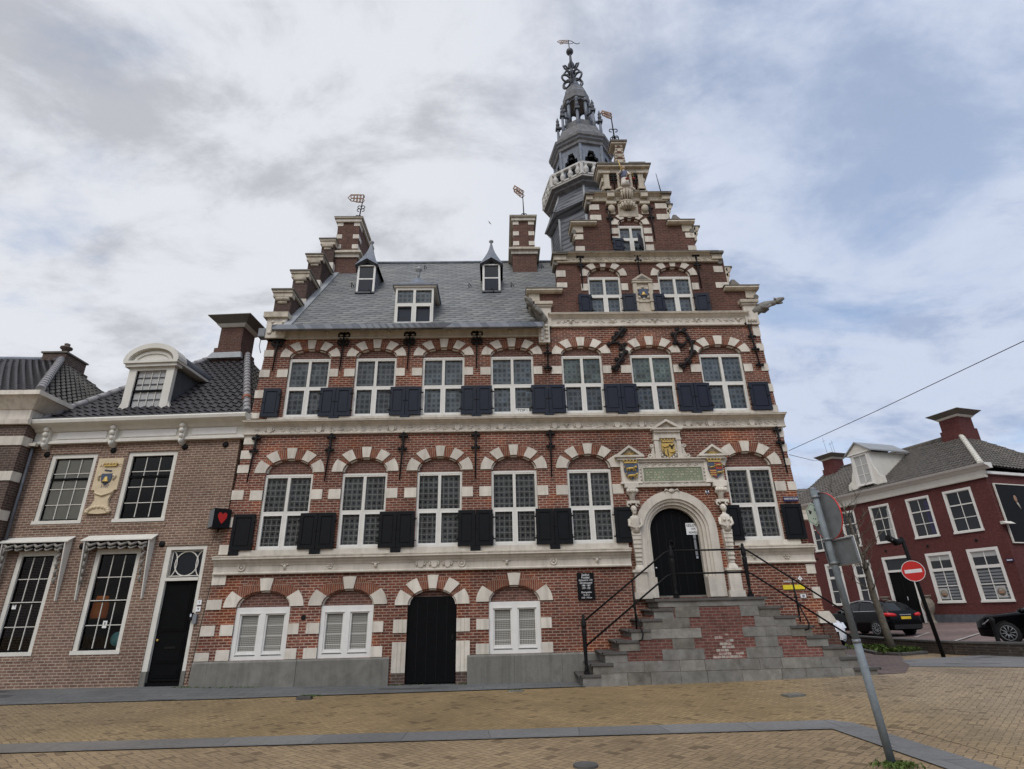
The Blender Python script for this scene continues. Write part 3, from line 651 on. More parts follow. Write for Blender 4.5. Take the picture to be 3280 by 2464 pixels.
# ------------------------------------------------------------------ quoins and other stone blocks
def block(x0, x1, z0, z1, y0=-.022, y1=.1, m='stone_cream'): MB().box(x0, x1, y0, y1, z0, z1, m).build('stone_block', TH)
for z0, z1, wd in ((6.16, 6.42, .34), (5.74, 5.98, .31), (5.34, 5.56, .29), (4.6, 4.86, .30), (3.87, 4.13, .28), (3.17, 3.42, .24), (2.42, 2.66, .33), (1.83, 2.07, .36), (1.22, 1.46, .33), (.66, .85, .33), (8.89, 9.11, .27), (8.22, 8.46, .28), (7.56, 7.8, .29), (6.93, 7.1, .25)):
    block(lx((z0+z1)/2)-.02, lx((z0+z1)/2)+wd, z0, z1)
for z0, z1, wd in ((9.4, 9.75, .2), (8.9, 9.14, .2), (8.22, 8.46, .2), (7.55, 7.79, .22), (6.9, 7.11, .2), (6.13, 6.4, .2), (5.7, 5.93, .17), (5.3, 5.5, .17), (4.59, 4.83, .21), (3.86, 4.1, .2), (2.38, 2.62, .22), (1.77, 2.05, .2)):
    block(rx((z0+z1)/2)-wd, rx((z0+z1)/2)+.02, z0, z1, y1=.3)
for a, b in LW:
    for x0, x1 in ((a-.33, a), (b, b+.30)): block(x0, x1, 4.58, 4.85)
for a, b in UW:
    for x0, x1 in ((a-.31, a), (b, b+.26)): block(x0, x1, 8.21, 8.46)
for a, b in BW:
    for z0, z1, wl in ((1.22, 1.47, .32), (.66, .9, .33)): block(a-wl, a, z0, z1); block(b, b+wl-.05, z0, z1)
for a, b in GW: block(a-.22, a, 11.1, 11.35); block(b, b+.22, 11.1, 11.35)
for k in range(3): block(TW[0]-.27+.02*k, TW[0], 13.3-.34*k, 13.53-.34*k); block(TW[1], TW[1]+.27, 13.3-.34*k, 13.53-.34*k)
for x0, x1, z0, z1 in ((1.95, 2.25, 11.62, 11.86), (1.95, 2.28, 11.12+.1, 11.4), (7.12, 7.42, 11.75, 11.98), (7.1, 7.53, 11.16, 11.36), (2.65, 2.95, 12.62, 12.8), (2.65, 2.93, 13.08, 13.28), (6.4, 6.68, 12.62, 12.8), (6.38, 6.68, 13.12, 13.32), (3.23, 3.6, 13.86, 14.08), (3.23, 3.56, 14.3, 14.52), (5.5, 5.9, 13.88, 14.1), (5.5, 5.9, 14.34, 14.56)):
    block(x0, x1, z0, z1)

# ------------------------------------------------------------------ bands, cornices, reliefs
def band(x0, x1, z0, z1, ch=.22, cp=.22, bp=.055, m='stone_cream', name='frieze', parent=None, topm='stone_weathered'):
    mb = MB(); zc = z1-ch
    mb.box(x0, x1, -bp, .02, z0+.05, zc, m); mb.sweepx([(.02, z0), (-bp-.025, z0), (-bp-.035, z0+.03), (-bp-.002, z0+.06), (.02, z0+.06)], x0, x1, m)
    mb.sweepx([(.02, zc), (-bp-.01, zc), (-bp-.04, zc+ch*.25), (-cp*.62, zc+ch*.42), (-cp*.68, zc+ch*.6), (-cp, zc+ch*.72), (-cp, z1-.012), (.02, z1-.012)], x0-.0, x1, m)
    mb.sweepx([(.02, z1-.012), (-cp-.01, z1-.012), (-cp-.01, z1+.012), (.02, z1+.06)], x0-.02, x1+.02, topm)
    return mb.build(name, parent or TH)
class Rel:   # low reliefs, one mesh to a band
    def __init__(s, y): s.items = []; s.y = y
    def new(s, n): s.mb = MB(); s.items.append((n, s.mb))
    def shield(s, x, z, k=.13, m='stone_cream'):
        s.new('shield_relief')
        P = [(x-k, z+k), (x-k*.4, z+k*1.12), (x, z+k), (x+k*.4, z+k*1.12), (x+k, z+k), (x+k*.92, z-.2*k), (x+k*.55, z-.85*k), (x, z-1.1*k), (x-k*.55, z-.85*k), (x-k*.92, z-.2*k)]
        s.mb.prism(P, s.y-.03, s.y+.01, m)
        for q in (-1, 1): s.mb.tube([(x+q*k*1.15, s.y-.01, z+k*.6), (x+q*k*1.5, s.y-.02, z+k*.2), (x+q*k*1.2, s.y-.02, z-k*.1), (x+q*k*1.35, s.y-.01, z-k*.6)], .02, m, 6)
    def rosette(s, x, z, k=.1, m='stone_cream'):
        s.new('rosette_relief')
        for i in range(6): a = 2*PI*i/6; s.mb.ball((x+k*.62*cos(a), s.y, z+k*.62*sin(a)), (k*.36, .03, k*.36), m, 8, 5)
        s.mb.ball((x, s.y, z), (k*.3, .045, k*.3), m, 8, 5)
    def ring(s, x, z, k=.1, m='stone_cream'):
        s.new('ring_relief')
        s.mb.tube([(x+k*cos(2*PI*i/14), s.y-.005, z+k*sin(2*PI*i/14)) for i in range(14)], .022, m, 6, True); s.mb.ball((x, s.y, z), (k*.5, .035, k*.5), m, 8, 5)
    def head(s, x, z, k=.1, m='stone_cream'):
        s.new('head_relief')
        s.mb.ball((x, s.y, z), (k*.55, .07, k*.8), m, 10, 6); s.mb.ball((x, s.y-.06, z-.05*k), (k*.14, .03, k*.22), m, 6, 4)
        for q in (-1, 1): s.mb.tube([(x+q*k*.5, s.y, z+k*.4), (x+q*k*.95, s.y-.02, z+k*.75), (x+q*k*1.15, s.y-.01, z+k*.5)], .022, m, 6); s.mb.ball((x+q*k*.22, s.y-.055, z+k*.2), (.014, .02, .012), m, 6, 4)
    def foliage(s, x0, x1, z, h=.12, m='stone_cream', seed=1):
        s.new('foliage_relief')
        q = random.Random(seed); n = int((x1-x0)/.2)
        for i in range(n):
            x = x0+(i+.5)*(x1-x0)/n; sg = 1 if i % 2 else -1
            rr = q.uniform(.5, .8)*h; a0 = q.uniform(0, 6)
            s.mb.tube([(x+rr*(1-.07*j)*cos(a0+sg*j*.55), s.y-.006, z+rr*(1-.07*j)*sin(a0+sg*j*.55)) for j in range(10)], [.02-.0012*j for j in range(10)], m, 6)
            for j in range(3):
                a = q.uniform(0, 6.28); s.mb.ball((x+h*.9*cos(a), s.y, z+h*.75*sin(a)), (q.uniform(.03, .06), .022, q.uniform(.015, .03)), m, 6, 4)
    def build(s, parent):
        for n, mb in s.items: mb.build(n, parent)
b1 = band(lx(2.8)-.03, 3.46, 2.66, 3.09); rl = Rel(-.058)
for x, k in ((-6.7, 'ring'), (-5.59, 'head'), (-4.42, 'rosette'), (-3.24, 'head'), (-2.07, 'shield'), (-1.72, 'shield'), (-1.37, 'shield'), (-1.0, 'ring'), (.18, 'head'), (1.41, 'ring'), (2.56, 'head')):
    getattr(rl, k)(x, 2.83, .085 if k != 'ring' else .08)
rl.build(b1)
b1 = band(6.42, rx(2.8)+.05, 2.66, 3.09); rl = Rel(-.058); rl.rosette(7.62, 2.84, .1); rl.head(6.75, 2.83, .08); rl.build(b1)
b2 = band(lx(6.6)-.06, rx(6.6)+.1, 6.42, 6.80, .15, .25); rl = Rel(-.058)
sh = [-6.5, -5.1, -3.04, -1.17, .08, 1.63, 2.31, 3.44, 4.15, 5.5, 6.15, 7.38]
for x in sh: rl.shield(x, 6.555, .085)
for x in (1.97, 3.8, 5.85): rl.head(x, 6.555, .065)
for i, (x0, x1) in enumerate(((-6.95, -6.7), (-6.25, -5.35), (-4.85, -3.3), (-2.8, -1.4), (-.95, -.15), (.3, 1.35), (2.55, 3.2), (4.4, 5.25), (6.35, 7.15), (7.55, 8.15))): rl.foliage(x0, x1, 6.555, .095, seed=i+3)
rl.build(b2)
# eave frieze under the roof and the band of the right wing
mb = MB(); mb.box(lx(9.5)-.03, 1.5, -.055, .02, 9.50, 9.74, 'stone_cream'); mb.sweepx([(.02, 9.45), (-.085, 9.45), (-.09, 9.48), (-.055, 9.51), (.02, 9.51)], lx(9.5)-.03, 1.5, 'stone_cream'); mb.sweepx([(-.47, 9.57), (-.05, 9.735), (-.05, 9.77), (-.46, 9.61)], lx(9.5)+.25, 1.40, 'stone_cream')
b3 = mb.build('eave_frieze', TH); rl = Rel(-.058)
for i in range(9): (rl.head if i % 2 else rl.rosette)(-6.1+.93*i, 9.62, .065)
rl.build(b3)
b4 = band(1.62, 7.9, 9.77, 10.19, .14, .2); rl = Rel(-.058)
for i in range(5): rl.head(2.3+1.32*i, 9.95, .085)
rl.foliage(1.8, 7.7, 9.95, .05, seed=40); rl.build(b4)
b5 = band(1.98, 7.3, 12.13, 12.46, .11, .2, m='stone_weathered', topm='stone_lead_capped'); rl = Rel(-.058); rl.foliage(2.2, 7.2, 12.25, .075, m='stone_weathered', seed=50); rl.build(b5)
b6 = band(3.25, 5.95, 14.62, 14.91, .11, .2, m='stone_weathered', topm='stone_lead_capped'); rl = Rel(-.058)
for x in (3.5, 3.78, 4.22, 4.68, 5.35, 5.7): rl.ring(x, 14.72, .05, 'stone_weathered')
rl.build(b6)
for x0, x1, z0, z1 in ((lx(3.2)+.5, 3.44, 3.13, 3.262), (6.3, 8.1, 3.13, 3.262), (lx(6.9)+.5, 8.1, 6.83, 6.945)):
    MB().box(x0, x1, -.04, .03, z0, z1, 'stone_cream').build('sill_course', TH)
# step caps with consoles
def cap(x0, x1, z, sgn, first=False):
    mb = MB(); mb.sweepx([(.5, z-.07), (-.1, z-.07), (-.17, z-.02), (-.17, z+.03), (.5, z+.05)], x0, x1, 'stone_weathered'); mb.box(x0-.02, x1+.02, -.18, .5, z+.05, z+.075, 'stone_lead_capped')
    xe = x0 if sgn < 0 else x1
    mb.box(xe-sgn*.08, xe-sgn*.42, -.03, .47, z-.33, z-.07, 'stone_weathered')
    mb.tube([(xe-sgn*.1, -.04, z-.3), (xe-sgn*.1, .45, z-.3)], .085, 'stone_lead_capped', 10); mb.tube([(xe-sgn*.14, -.03, z-.44), (xe-sgn*.14, .45, z-.44)], .06, 'stone_weathered', 8)
    return mb.build('gable_cap', TH)
cap(.95, 2.1, 11.06, -1); cap(7.32, 8.42, 11.1, 1); cap(2.52, 3.4, 13.68, -1); cap(5.8, 6.72, 13.7, 1)
for x0, x1, z, sgn in ((1.83, 2.35, 12.41, -1), (7.05, 7.48, 12.41, 1), (3.08, 3.4, 14.86, -1), (5.7, 6.08, 14.87, 1)):
    mb = MB(); mb.box(x0, x1, -.2, .5, z-.02, z+.06, 'stone_lead_capped'); mb.box(x0+.05, x1-.05, -.12, .47, z-.2, z-.02, 'stone_weathered'); xe = x0+.12 if sgn < 0 else x1-.12
    mb.tube([(xe, -.06, z-.28), (xe, .45, z-.28)], .085, 'stone_lead_capped', 10); mb.build('gable_cap', TH)
for x, z in ((7.6, 11.78), (6.78, 13.42), (5.98, 14.36)):   # scrolls on the right flank of the steps
    mb = MB(); mb.box(x-.1, x+.16, .0, .4, z+.16, z+.22, 'stone_lead_capped'); mb.tube([(x+.02, 0, z+.08), (x+.02, .4, z+.08)], .09, 'stone_weathered', 10); mb.tube([(x-.02, 0, z-.12), (x-.02, .4, z-.12)], .07, 'stone_weathered', 8); mb.box(x-.1, x-.02, 0, .4, z-.4, z+.16, 'stone_weathered'); mb.build('scroll', TH)
for x, z in ((7.75, 11.27), (6.05+.12, 13.9)):
    mb = MB(); mb.hexa([(x-.16, .0, z), (x+.16, 0, z), (x+.16, .35, z), (x-.16, .35, z), (x-.05, .12, z+.28), (x+.05, .12, z+.28), (x+.05, .22, z+.28), (x-.05, .22, z+.28)], 'stone_lead_capped'); mb.build('step_pinnacle', TH)
# kneelers carrying the gargoyles
for xa, xb in ((1.3, 1.7), (7.8, 8.22)):
    mb = MB(); mb.box(xa, xb, -.1, .3, 9.78, 10.52, 'stone_cream'); mb.box(xa-.1, xb+.06, -.2, .3, 10.52, 10.62, 'stone_weathered'); mb.box(xa-.05, xb+.03, -.15, .3, 10.46, 10.52, 'stone_cream')
    if xa < 5:
        mb.box(xa-.02, xa+.32, -.16, .1, 9.2, 9.78, 'stone_cream')
        for k in range(4): mb.ball((xa+.07, -.17, 9.3+.13*k), (.06, .05, .07), 'stone_cream', 8, 5); mb.ball((xa+.22, -.17, 9.36+.13*k), (.06, .05, .06), 'stone_cream', 8, 5)
    else:
        for k in range(3): mb.ball((xa+.12+.09*k, -.11, 9.92), (.05, .05, .08), 'stone_cream', 8, 5)
    mb.build('kneeler', TH)
def gargoyle(p0, d, ln):
    d = Vector(d).normalized(); p0 = Vector(p0); up = Vector((0, 0, 1)); m = 'granite_pale'; mb = MB()
    body = [p0+d*ln*t+up*.10*sin(t*3.0) for t in (0, .15, .35, .55, .7, .8, .88)]
    mb.tube(body, [.17, .165, .15, .125, .1, .09, .08], m, 10)
    h = body[-1]+d*.05+up*.03; s = d.cross(up).normalized()
    mb.tube([h-d*.1, h, h+d*.09, h+d*.2, h+d*.27], [.07, .105, .095, .065, .045], m, 10)          # head and muzzle
    mb.tube([h+d*.06-up*.09, h+d*.2-up*.13], [.045, .03], m, 8)                                    # lower jaw
    for q in (-1, 1):
        mb.tube([h-d*.05+s*q*.08+up*.05, h-d*.1+s*q*.11+up*.12], [.035, .012], m, 6); mb.ball(tuple(h+d*.07+s*q*.07+up*.05), .022, m, 6, 4)
        mb.tube([body[2]+s*q*.12-up*.05, body[2]+d*.16+s*q*.14-up*.14, body[2]+d*.3+s*q*.12-up*.1], [.06, .05, .045], m, 8)
    mb.build('gargoyle', TH)
gargoyle((8.1, .05, 10.22), (1, -.12, .38), .95); gargoyle((1.45, -.05, 9.95), (-.55, -.6, .42), .75)

# ------------------------------------------------------------------ shutters
def shutter(x0, x1, z0, z1, m, ang=0.0, hinge='l', y=-.045):
    wd = x1-x0; h = z1-z0; f = MB()
    f.box(0, wd, -.016, .014, 0, h, m)
    st = .085
    f.box(0, st, -.038, -.016, 0, h, m); f.box(wd-st, wd, -.038, -.016, 0, h, m); f.box(st, wd-st, -.038, -.016, h-.09, h, m); f.box(st, wd-st, -.038, -.016, 0, .10, m)
    f.box(st+.02, wd-st-.02, -.030, -.016, .13, h-.12, m)
    if hinge == 'r':
        for i, v in enumerate(f.v): f.v[i] = (v[0]-wd, v[1], v[2])
    o = f.build('shutter', TH); o.location = (x0 if hinge == 'l' else x1, y, z0); o.rotation_euler = (0, 0, -ang if hinge == 'l' else ang)
    q = 1 if hinge == 'l' else -1
    for zz in (.2*h, .8*h): hg = MB(); hg.box(-q*.06, q*.05, -.05, -.03, zz-.035, zz+.0, 'black_iron'); hg.tube([(0, -.04, zz-.04), (0, -.04, zz+.06)], .014, 'black_iron', 6); hg.build('hinge', o)
    hg = MB(); hg.box(q*(wd*.86), q*(wd*.98), -.05, -.036, h*.5-.012, h*.5+.012, 'black_iron')
    hg.build('latch', o)
    return o
def pair(xa, xb, z0, z1, m, stop=True, tilt=(.035, .045)):
    c = (xa+xb)/2
    shutter(xa, c-.005, z0, z1, m, tilt[0], 'l'); shutter(c+.005, xb, z0, z1-.0, m, tilt[1], 'r')
    if stop: MB().box(c-.13, c+.13, -.12, 0, z0-.13, z0-.01, m).build('shutter_stop', TH)
zl, zu = (3.26, 4.2), (6.955, 7.83)
shutter(-7.10, -6.53, *zl, 'shutter_paint', .03, 'r'); MB().box(-7.1, -6.85, -.1, 0, 3.13, 3.25, 'shutter_paint').build('shutter_stop', TH)
for p in ((-5.33, -4.39), (-3.22, -2.28), (-1.11, -.175), (.985, 1.955)): pair(*p, *zl, 'shutter_paint')
shutter(3.12, 3.67, *zl, 'shutter_paint', .05, 'l'); shutter(6.17, 6.58, *zl, 'shutter_paint', .05, 'r'); shutter(7.73, 8.28, *zl, 'shutter_paint', .02, 'l')
shutter(-6.83, -6.34, *zu, 'shutter_blue', .03, 'r')
for p in ((-5.19, -4.27), (-3.15, -2.24), (-1.08, -.17), (.99, 1.99), (3.15, 4.13), (5.34, 6.31)): pair(*p, *zu, 'shutter_blue')
shutter(7.5, 8.08, *zu, 'shutter_blue', .02, 'l')
for p, hg in (((2.59, 3.02), 'r'), ((4.0, 4.43), 'l'), ((4.97, 5.34), 'r'), ((6.31, 6.77), 'l')): shutter(p[0], p[1], 10.2, 10.91, 'shutter_blue', .12, hg)
shutter(3.88, 4.245, 12.6, 13.06, 'shutter_blue', .1, 'r'); shutter(4.9, 5.26, 12.6, 13.07, 'shutter_blue', R(125), 'l')

# ------------------------------------------------------------------ wall anchors of wrought iron
def anchor(x, zt, zb, kind='cross', lean=0.0, m='black_iron'):
    mb = MB(); y = -.07
    P = lambda q, z: (x+q+lean*(zt-z), y, z)
    mb.tube([P(0, zt), P(0, zb)], [.034, .018], m, 6)
    def knob(z, r=.075):
        if kind == 'curl':
            for sg in (-1, 1):
                for up in (-1, 1): mb.tube([P(sg*(.02+r*(1-cos(a))), z+up*(.02+r*sin(a))) for a in [k*.7 for k in range(9)]], .02, m, 6)
        else:
            for sg in (-1, 1): mb.ball(P(sg*.085, z), (.052, .035, .05), m, 8, 5); mb.ball(P(sg*.03, z), (.05, .03, .03), m, 8, 5)
            mb.ball(P(0, z+.07), (.048, .035, .06), m, 8, 5)
    L = zt-zb
    for q in ((.06, .34) if kind != 'curl' else (.08, .27)): knob(zt-L*q)
    if kind == 'long':
        for q in (.62, .95): knob(zt-L*q)
    mb.tube([(x+lean*L*.3, 0, zt-L*.3), (x+lean*L*.3, y, zt-L*.3)], .03, m, 6)
    mb.build('wall_anchor', TH)
for x, ln_ in ((-6.83, -.055), (-4.73, -.05), (-2.69, -.04), (-.64, -.01), (1.49, -.015), (8.07, .03)): anchor(x, 6.4, 5.06, lean=ln_)
for x, ln_ in ((-6.63, -.04), (-4.66, -.03), (-2.66, -.03), (-.61, -.015)): anchor(x, 9.65, 8.4, 'curl', ln_)
anchor(1.55, 9.82, 8.3, 'long', -.02); anchor(7.86, 9.9, 8.32, 'long', .07)
anchor(2.76, 12.42, 11.16); anchor(4.65, 12.45, 11.66); anchor(6.58, 12.45, 11.12, lean=.01); anchor(3.89, 14.36, 12.98, lean=-.02); anchor(5.28, 14.38, 13.02, lean=.02)
def figure_anchor(pts, leaves):
    mb = MB(); mb.tube([(p[0], -.07, p[1]) for p in pts], .045, 'rust_iron', 8)
    for x, z in leaves:
        mb.ball((x, -.07, z), (.06, .04, .05), 'rust_iron', 8, 5); mb.tube([(x+.07*cos(a), -.08, z+.07*sin(a)) for a in [k*.8 for k in range(7)]], .017, 'rust_iron', 6)
    mb.build('date_anchor', TH)
figure_anchor([(3.95, 9.72), (3.82, 9.55), (3.68, 9.37), (3.52, 9.2), (3.43, 9.13), (3.55, 9.2), (3.7, 9.2), (3.83, 9.1), (3.88, 8.95), (3.84, 8.78), (3.72, 8.6), (3.6, 8.45), (3.49, 8.3)],
              [(3.97, 9.6), (3.85, 9.66), (3.86, 9.44), (3.7, 9.5), (3.6, 9.36), (3.43, 9.14), (3.92, 9.12), (3.78, 8.98), (3.93, 8.86), (3.76, 8.76), (3.8, 8.6), (3.62, 8.62), (3.66, 8.44), (3.5, 8.34), (3.58, 8.3)])
figure_anchor([(5.82, 9.2), (5.74, 9.1), (5.6, 9.12), (5.5, 9.24), (5.49, 9.4), (5.58, 9.53), (5.72, 9.57), (5.85, 9.5), (5.93, 9.34), (5.98, 9.1), (5.97, 8.9), (5.9, 8.72), (5.8, 8.58), (5.68, 8.48), (5.58, 8.4)],
              [(5.44, 9.46), (5.6, 9.62), (5.82, 9.6), (5.47, 9.16), (5.66, 9.06), (6.03, 9.18), (5.94, 8.86), (6.02, 8.84), (5.75, 8.58), (5.83, 8.5), (5.55, 8.42), (5.64, 8.36), (5.9, 9.3)])

# ------------------------------------------------------------------ roofs, dormers, chimneys
def rz(y): return 9.86+(y+.23)*1.142     # roof plane of the main house
r_ = MB()
r_.poly([(-6.5, -.40, rz(-.40)), (1.44, -.40, rz(-.40)), (1.44, 4.55, rz(4.55)), (-6.5, 4.55, rz(4.55))], 'slate_roof'); r_.poly([(1.44, .46, rz(.46)), (2.6, .46, rz(.46)), (2.6, 4.55, rz(4.55)), (1.44, 4.55, rz(4.55))], 'slate_roof')
r_.poly([(-6.5, 4.55, rz(4.55)), (2.6, 4.55, rz(4.55)), (2.6, 9.46, rz(-.36)), (-6.5, 9.46, rz(-.36))], 'slate_roof')
r_.tube([(-6.45, 4.55, rz(4.55)+.02), (2.6, 4.55, rz(4.55)+.02)], .07, 'lead', 8)
roof = r_.build('roof', TH, clean=False)
MB().sweepx([(-.38, 9.56), (-.48, 9.58), (-.47, 9.73), (-.36, 9.76), (-.30, 9.66)], lx(9.7)+.24, 1.40, 'slate_verge').build('eave_slates', roof)
fl = MB(); fl.sweepx([(-.36, rz(-.36)+.0), (4.4, rz(4.4)+.0), (4.4, rz(4.4)+.06), (-.36, rz(-.36)+.06)], -6.46, -6.22, 'lead_pale'); fl.build('flashing', roof)
hk = MB()
for x, y in ((-5.6, 3.6), (-2.9, 3.9), (-.2, 3.9+.1), (.95+.9, 3.9), (-5.3, 2.3), (-3.75, 2.2), (-4.5, 1.75), (-1.0, 2.2), (.55, 2.2), (-.17, 1.75)):
    z = rz(y); hk.tube([(x, y, z), (x, y-.02, z+.2), (x+.09, y-.04, z+.02)], .017, 'black_iron', 5)
hk.build('roof_hooks', roof)
wr = MB()   # roof of the gabled wing behind the front gable
wr.poly([(1.55, .4, 10.2), (4.65, .4, 14.4), (4.65, 9, 14.4), (1.55, 9, 10.2)], 'slate_roof'); wr.poly([(8.1, .4, 10.2), (4.65, .4, 14.4), (4.65, 9, 14.4), (8.1, 9, 10.2)], 'slate_roof'); wr.build('wing_roof', TH, clean=False)
# wide dormer
dm = MB(); x0, x1, yf, z0, z1 = -3.16, -1.97, -.14, 9.82, 11.22
dm.box(x0+.05, x1-.05, yf+.05, 2.0, z0, z1, 'slate_tower'); dm.box(x0-.1, x1+.12, yf-.12, 1.2, z1, z1+.06, 'lead'); dm.box(x0-.06, x1+.08, yf-.08, 1.1, z1-.05, z1, 'old_white_paint')
dorm = dm.build('dormer', TH)
cross_window(x0, x1, z0, z1-.05, 10.56, 'leaded_glass_upper', 'shutter_blue', dorm, yf-.03)
dr = MB(); cx = (x0+x1)/2; T = (cx, yf+.55, z1+.72); q = [(x0-.08, yf-.1, z1+.06), (x1+.1, yf-.1, z1+.06), (x1+.1, 1.25, z1+.06), (x0-.08, 1.25, z1+.06)]
mid = [(cx+(p[0]-cx)*.42, (yf+.55)+(p[1]-yf-.55)*.42, z1+.34) for p in q]
for i in range(4): dr.poly([q[i], q[(i+1) % 4], mid[(i+1) % 4], mid[i]], 'slate_tower'); dr.poly([mid[i], mid[(i+1) % 4], T], 'lead')
dr.build('dormer_roof', dorm)
MB().lathe([(.045, -.1), (.04, .12), (.05, .2), (.11, .26), (.11, .3), (.05, .36), (.02, .42)], 'lead_pale', 10, T).build('finial', dorm)
def small_dormer(xc, yf):
    m = MB(); hw = .32; z0 = rz(yf)-.02; z1 = z0+1.1; y = yf-.05
    m.prism([(xc-hw, z0), (xc+hw, z0), (xc+hw, z1), (xc, z1+.2), (xc-hw, z1)], y+.04, y+1.5, 'slate_tower'); d = m.build('dormer', TH)
    f = MB(); w_ = 'white_paint'
    f.box(xc-hw, xc-hw+.07, y-.02, y+.05, z0, z1, w_); f.box(xc+hw-.07, xc+hw, y-.02, y+.05, z0, z1, w_); f.box(xc-hw+.07, xc+hw-.07, y-.02, y+.05, z0+.53, z0+.58, w_); f.box(xc-hw, xc+hw, y-.02, y+.05, z1, z1+.04, w_); f.box(xc-hw-.02, xc+hw+.02, y-.08, y+.02, z0-.06, z0, 'lead_dark')
    fo = f.build('window', d); fo = d
    g_ = MB(); g_.poly([(xc-hw, y+.03, z0+.5), (xc+hw, y+.03, z0+.5), (xc+hw, y+.03, z1), (xc-hw, y+.03, z1)], 'dark_glass'); g_.build('glass', fo, clean=False)
    s = MB(); s.box(xc-hw+.07, xc+hw-.07, y-.015, y+.02, z0, z0+.53, 'shutter_blue'); s.box(xc-hw+.1, xc+hw-.1, y-.025, y-.015, z0+.06, z0+.47, 'shutter_blue'); s.build('shutter', fo)
    g2 = MB(); g2.prism([(xc-hw+.04, z1+.04), (xc+hw-.04, z1+.04), (xc, z1+.22)], y+.03, y+.06, 'dark_hole'); g2.build('gable_board', d)
    rf = MB(); yb = y+1.5; ov = .1; zt = z1+.3; yc = y+.35
    e = [(xc-hw-ov, y-.14, z1-.02), (xc, y-.16, z1+.24), (xc+hw+ov, y-.14, z1-.02), (xc+hw+ov, yb, z1-.02), (xc, yb, z1+.3), (xc-hw-ov, yb, z1-.02)]
    # bell-shaped little spire over a gabled front
    rings = []
    for t, k in ((0, 1), (.28, .62), (.5, .36), (.72, .2), (1, .07)):
        rings.append([(xc+(p[0]-xc)*k, yc+(p[1]-yc)*k, p[2]*(1-min(t*2.2, 1))+(z1+.12)*min(t*2.2, 1)+t*1.08) for p in e])
    for a, b in zip(rings, rings[1:]):
        for i in range(6): rf.poly([a[i], a[(i+1) % 6], b[(i+1) % 6], b[i]], 'lead' if i in (0, 1) else 'slate_tower')
    rf.poly([rings[0][0], rings[0][1], (xc, y+.02, z1+.16), (xc-hw-ov+.04, y+.02, z1-.07)], 'lead_dark'); rf.poly([rings[0][1], rings[0][2], (xc+hw+ov-.04, y+.02, z1-.07), (xc, y+.02, z1+.16)], 'lead_dark')
    rf.build('dormer_roof', d, clean=False)
    MB().lathe([(.03, 0), (.025, .1), (.085, .16), (.085, .2), (.02, .24)], 'lead_pale', 10, (xc, yc, z1+1.12)).build('finial', d)
small_dormer(-4.66, 1.85); small_dormer(-.17, 1.85)
def vane(parent, p, h, flag, lean=0.0, fl_m='gilt_red', scroll=()):
    m = MB(); x, y, z = p; m.tube([(x, y, z-.05), (x+lean*h, y, z+h)], [.03, .018], 'black_iron', 6)
    for q in range(4):
        a = PI/4+q*PI/2; m.tube([(x+cos(a)*(.0+.16*sin(t)), y+sin(a)*(.16*sin(t)), z+.02+.15*(1-cos(t))) for t in [k*.5 for k in range(9)]], .016, 'black_iron', 5)
    for zz in scroll:
        for sg in (-1, 1): m.tube([(x+lean*zz+sg*(.08-.075*cos(t)), y, z+zz+.075*sin(t)) for t in [k*.7 for k in range(8)]], .018, 'black_iron', 5)
    f = MB(); zt = z+h; xt = x+lean*h; L, H, rise = flag; sg = -1
    n = 4
    for i in range(n):
        t = (i+.5)/n; hh = H*(1-.25*t)
        for zz in (-.25, .25): f.tube([(xt+sg*L*t+hh*.26*cos(a), y, zt-H*.5+rise*t+zz*hh+hh*.24*sin(a)) for a in [k*2*PI/9 for k in range(9)]], .02, fl_m, 5, True)
    for zz in (0, -H): f.tube([(xt, y, zt+zz), (xt+sg*L*.5, y, zt+zz+rise*.5), (xt+sg*L, y, zt+zz*.75+rise-.02)], .016, fl_m, 5)
    f.tube([(xt+sg*L, y, zt+rise), (xt+sg*L*1.22, y, zt-H*.45+rise), (xt+sg*L, y, zt-H*.8+rise)], .02, fl_m, 5)
    o = m.build('weather_vane', parent); f.build('vane_flag', parent)
    return o
def chimney(x0, x1, y0, y1, zb, zc, zt):
    m = MB(); bm_ = 'brick_chimney'
    m.box(x0+.06, x1-.06, y0+.06, y1-.06, zb-1.4, zc, bm_); m.box(x0+.12, x1-.12, y0+.12, y1-.12, zc, zt, bm_)
    o = m.build('chimney', TH); c = MB(); s = 'stone_cream'
    c.box(x0-.0, x1+.0, y0, y1, zc-.22, zc-.06, s); c.box(x0-.1, x1+.1, y0-.1, y1+.1, zc-.06, zc+.02, 'stone_weathered')
    c.hexa([(x0-.1, y0-.1, zc+.02), (x1+.1, y0-.1, zc+.02), (x1+.1, y1+.1, zc+.02), (x0-.1, y1+.1, zc+.02), (x0+.12, y0+.12, zc+.2), (x1-.12, y0+.12, zc+.2), (x1-.12, y1-.12, zc+.2), (x0+.12, y1-.12, zc+.2)], 'stone_weathered')
    c.build('chimney_moulding', o)
    t = MB(); t.box(x0+.04, x1-.04, y0+.04, y1-.04, zt-.2, zt-.05, s); t.box(x0-.02, x1+.02, y0-.02, y1+.02, zt-.05, zt, 'stone_weathered'); t.box(x0-.03, x1+.03, y0-.03, y1+.03, zt, zt+.02, 'stone_lead_capped'); t.build('chimney_cap', o)
    b = MB()
    for zz in (zc+.26, zc+.75, zt-.38):
        for a, b_ in ((x0+.1, x0+.34), (x1-.34, x1-.1)): b.box(a, b_, y0+.1, y0+.35, zz, zz+.2, s)
        b.box(x1-.35, x1-.1, y0+.35, y0+.55, zz, zz+.2, s)
    b.build('chimney_stones', o)
    return o
ch = chimney(-6.62, -5.50, 3.5, 5.7, 14.2, 15.15, 16.9); v_ = vane(ch, (-5.86, 4.2, 17.2), 1.45, (.55, .42, .03), .09, scroll=(.62, .78))
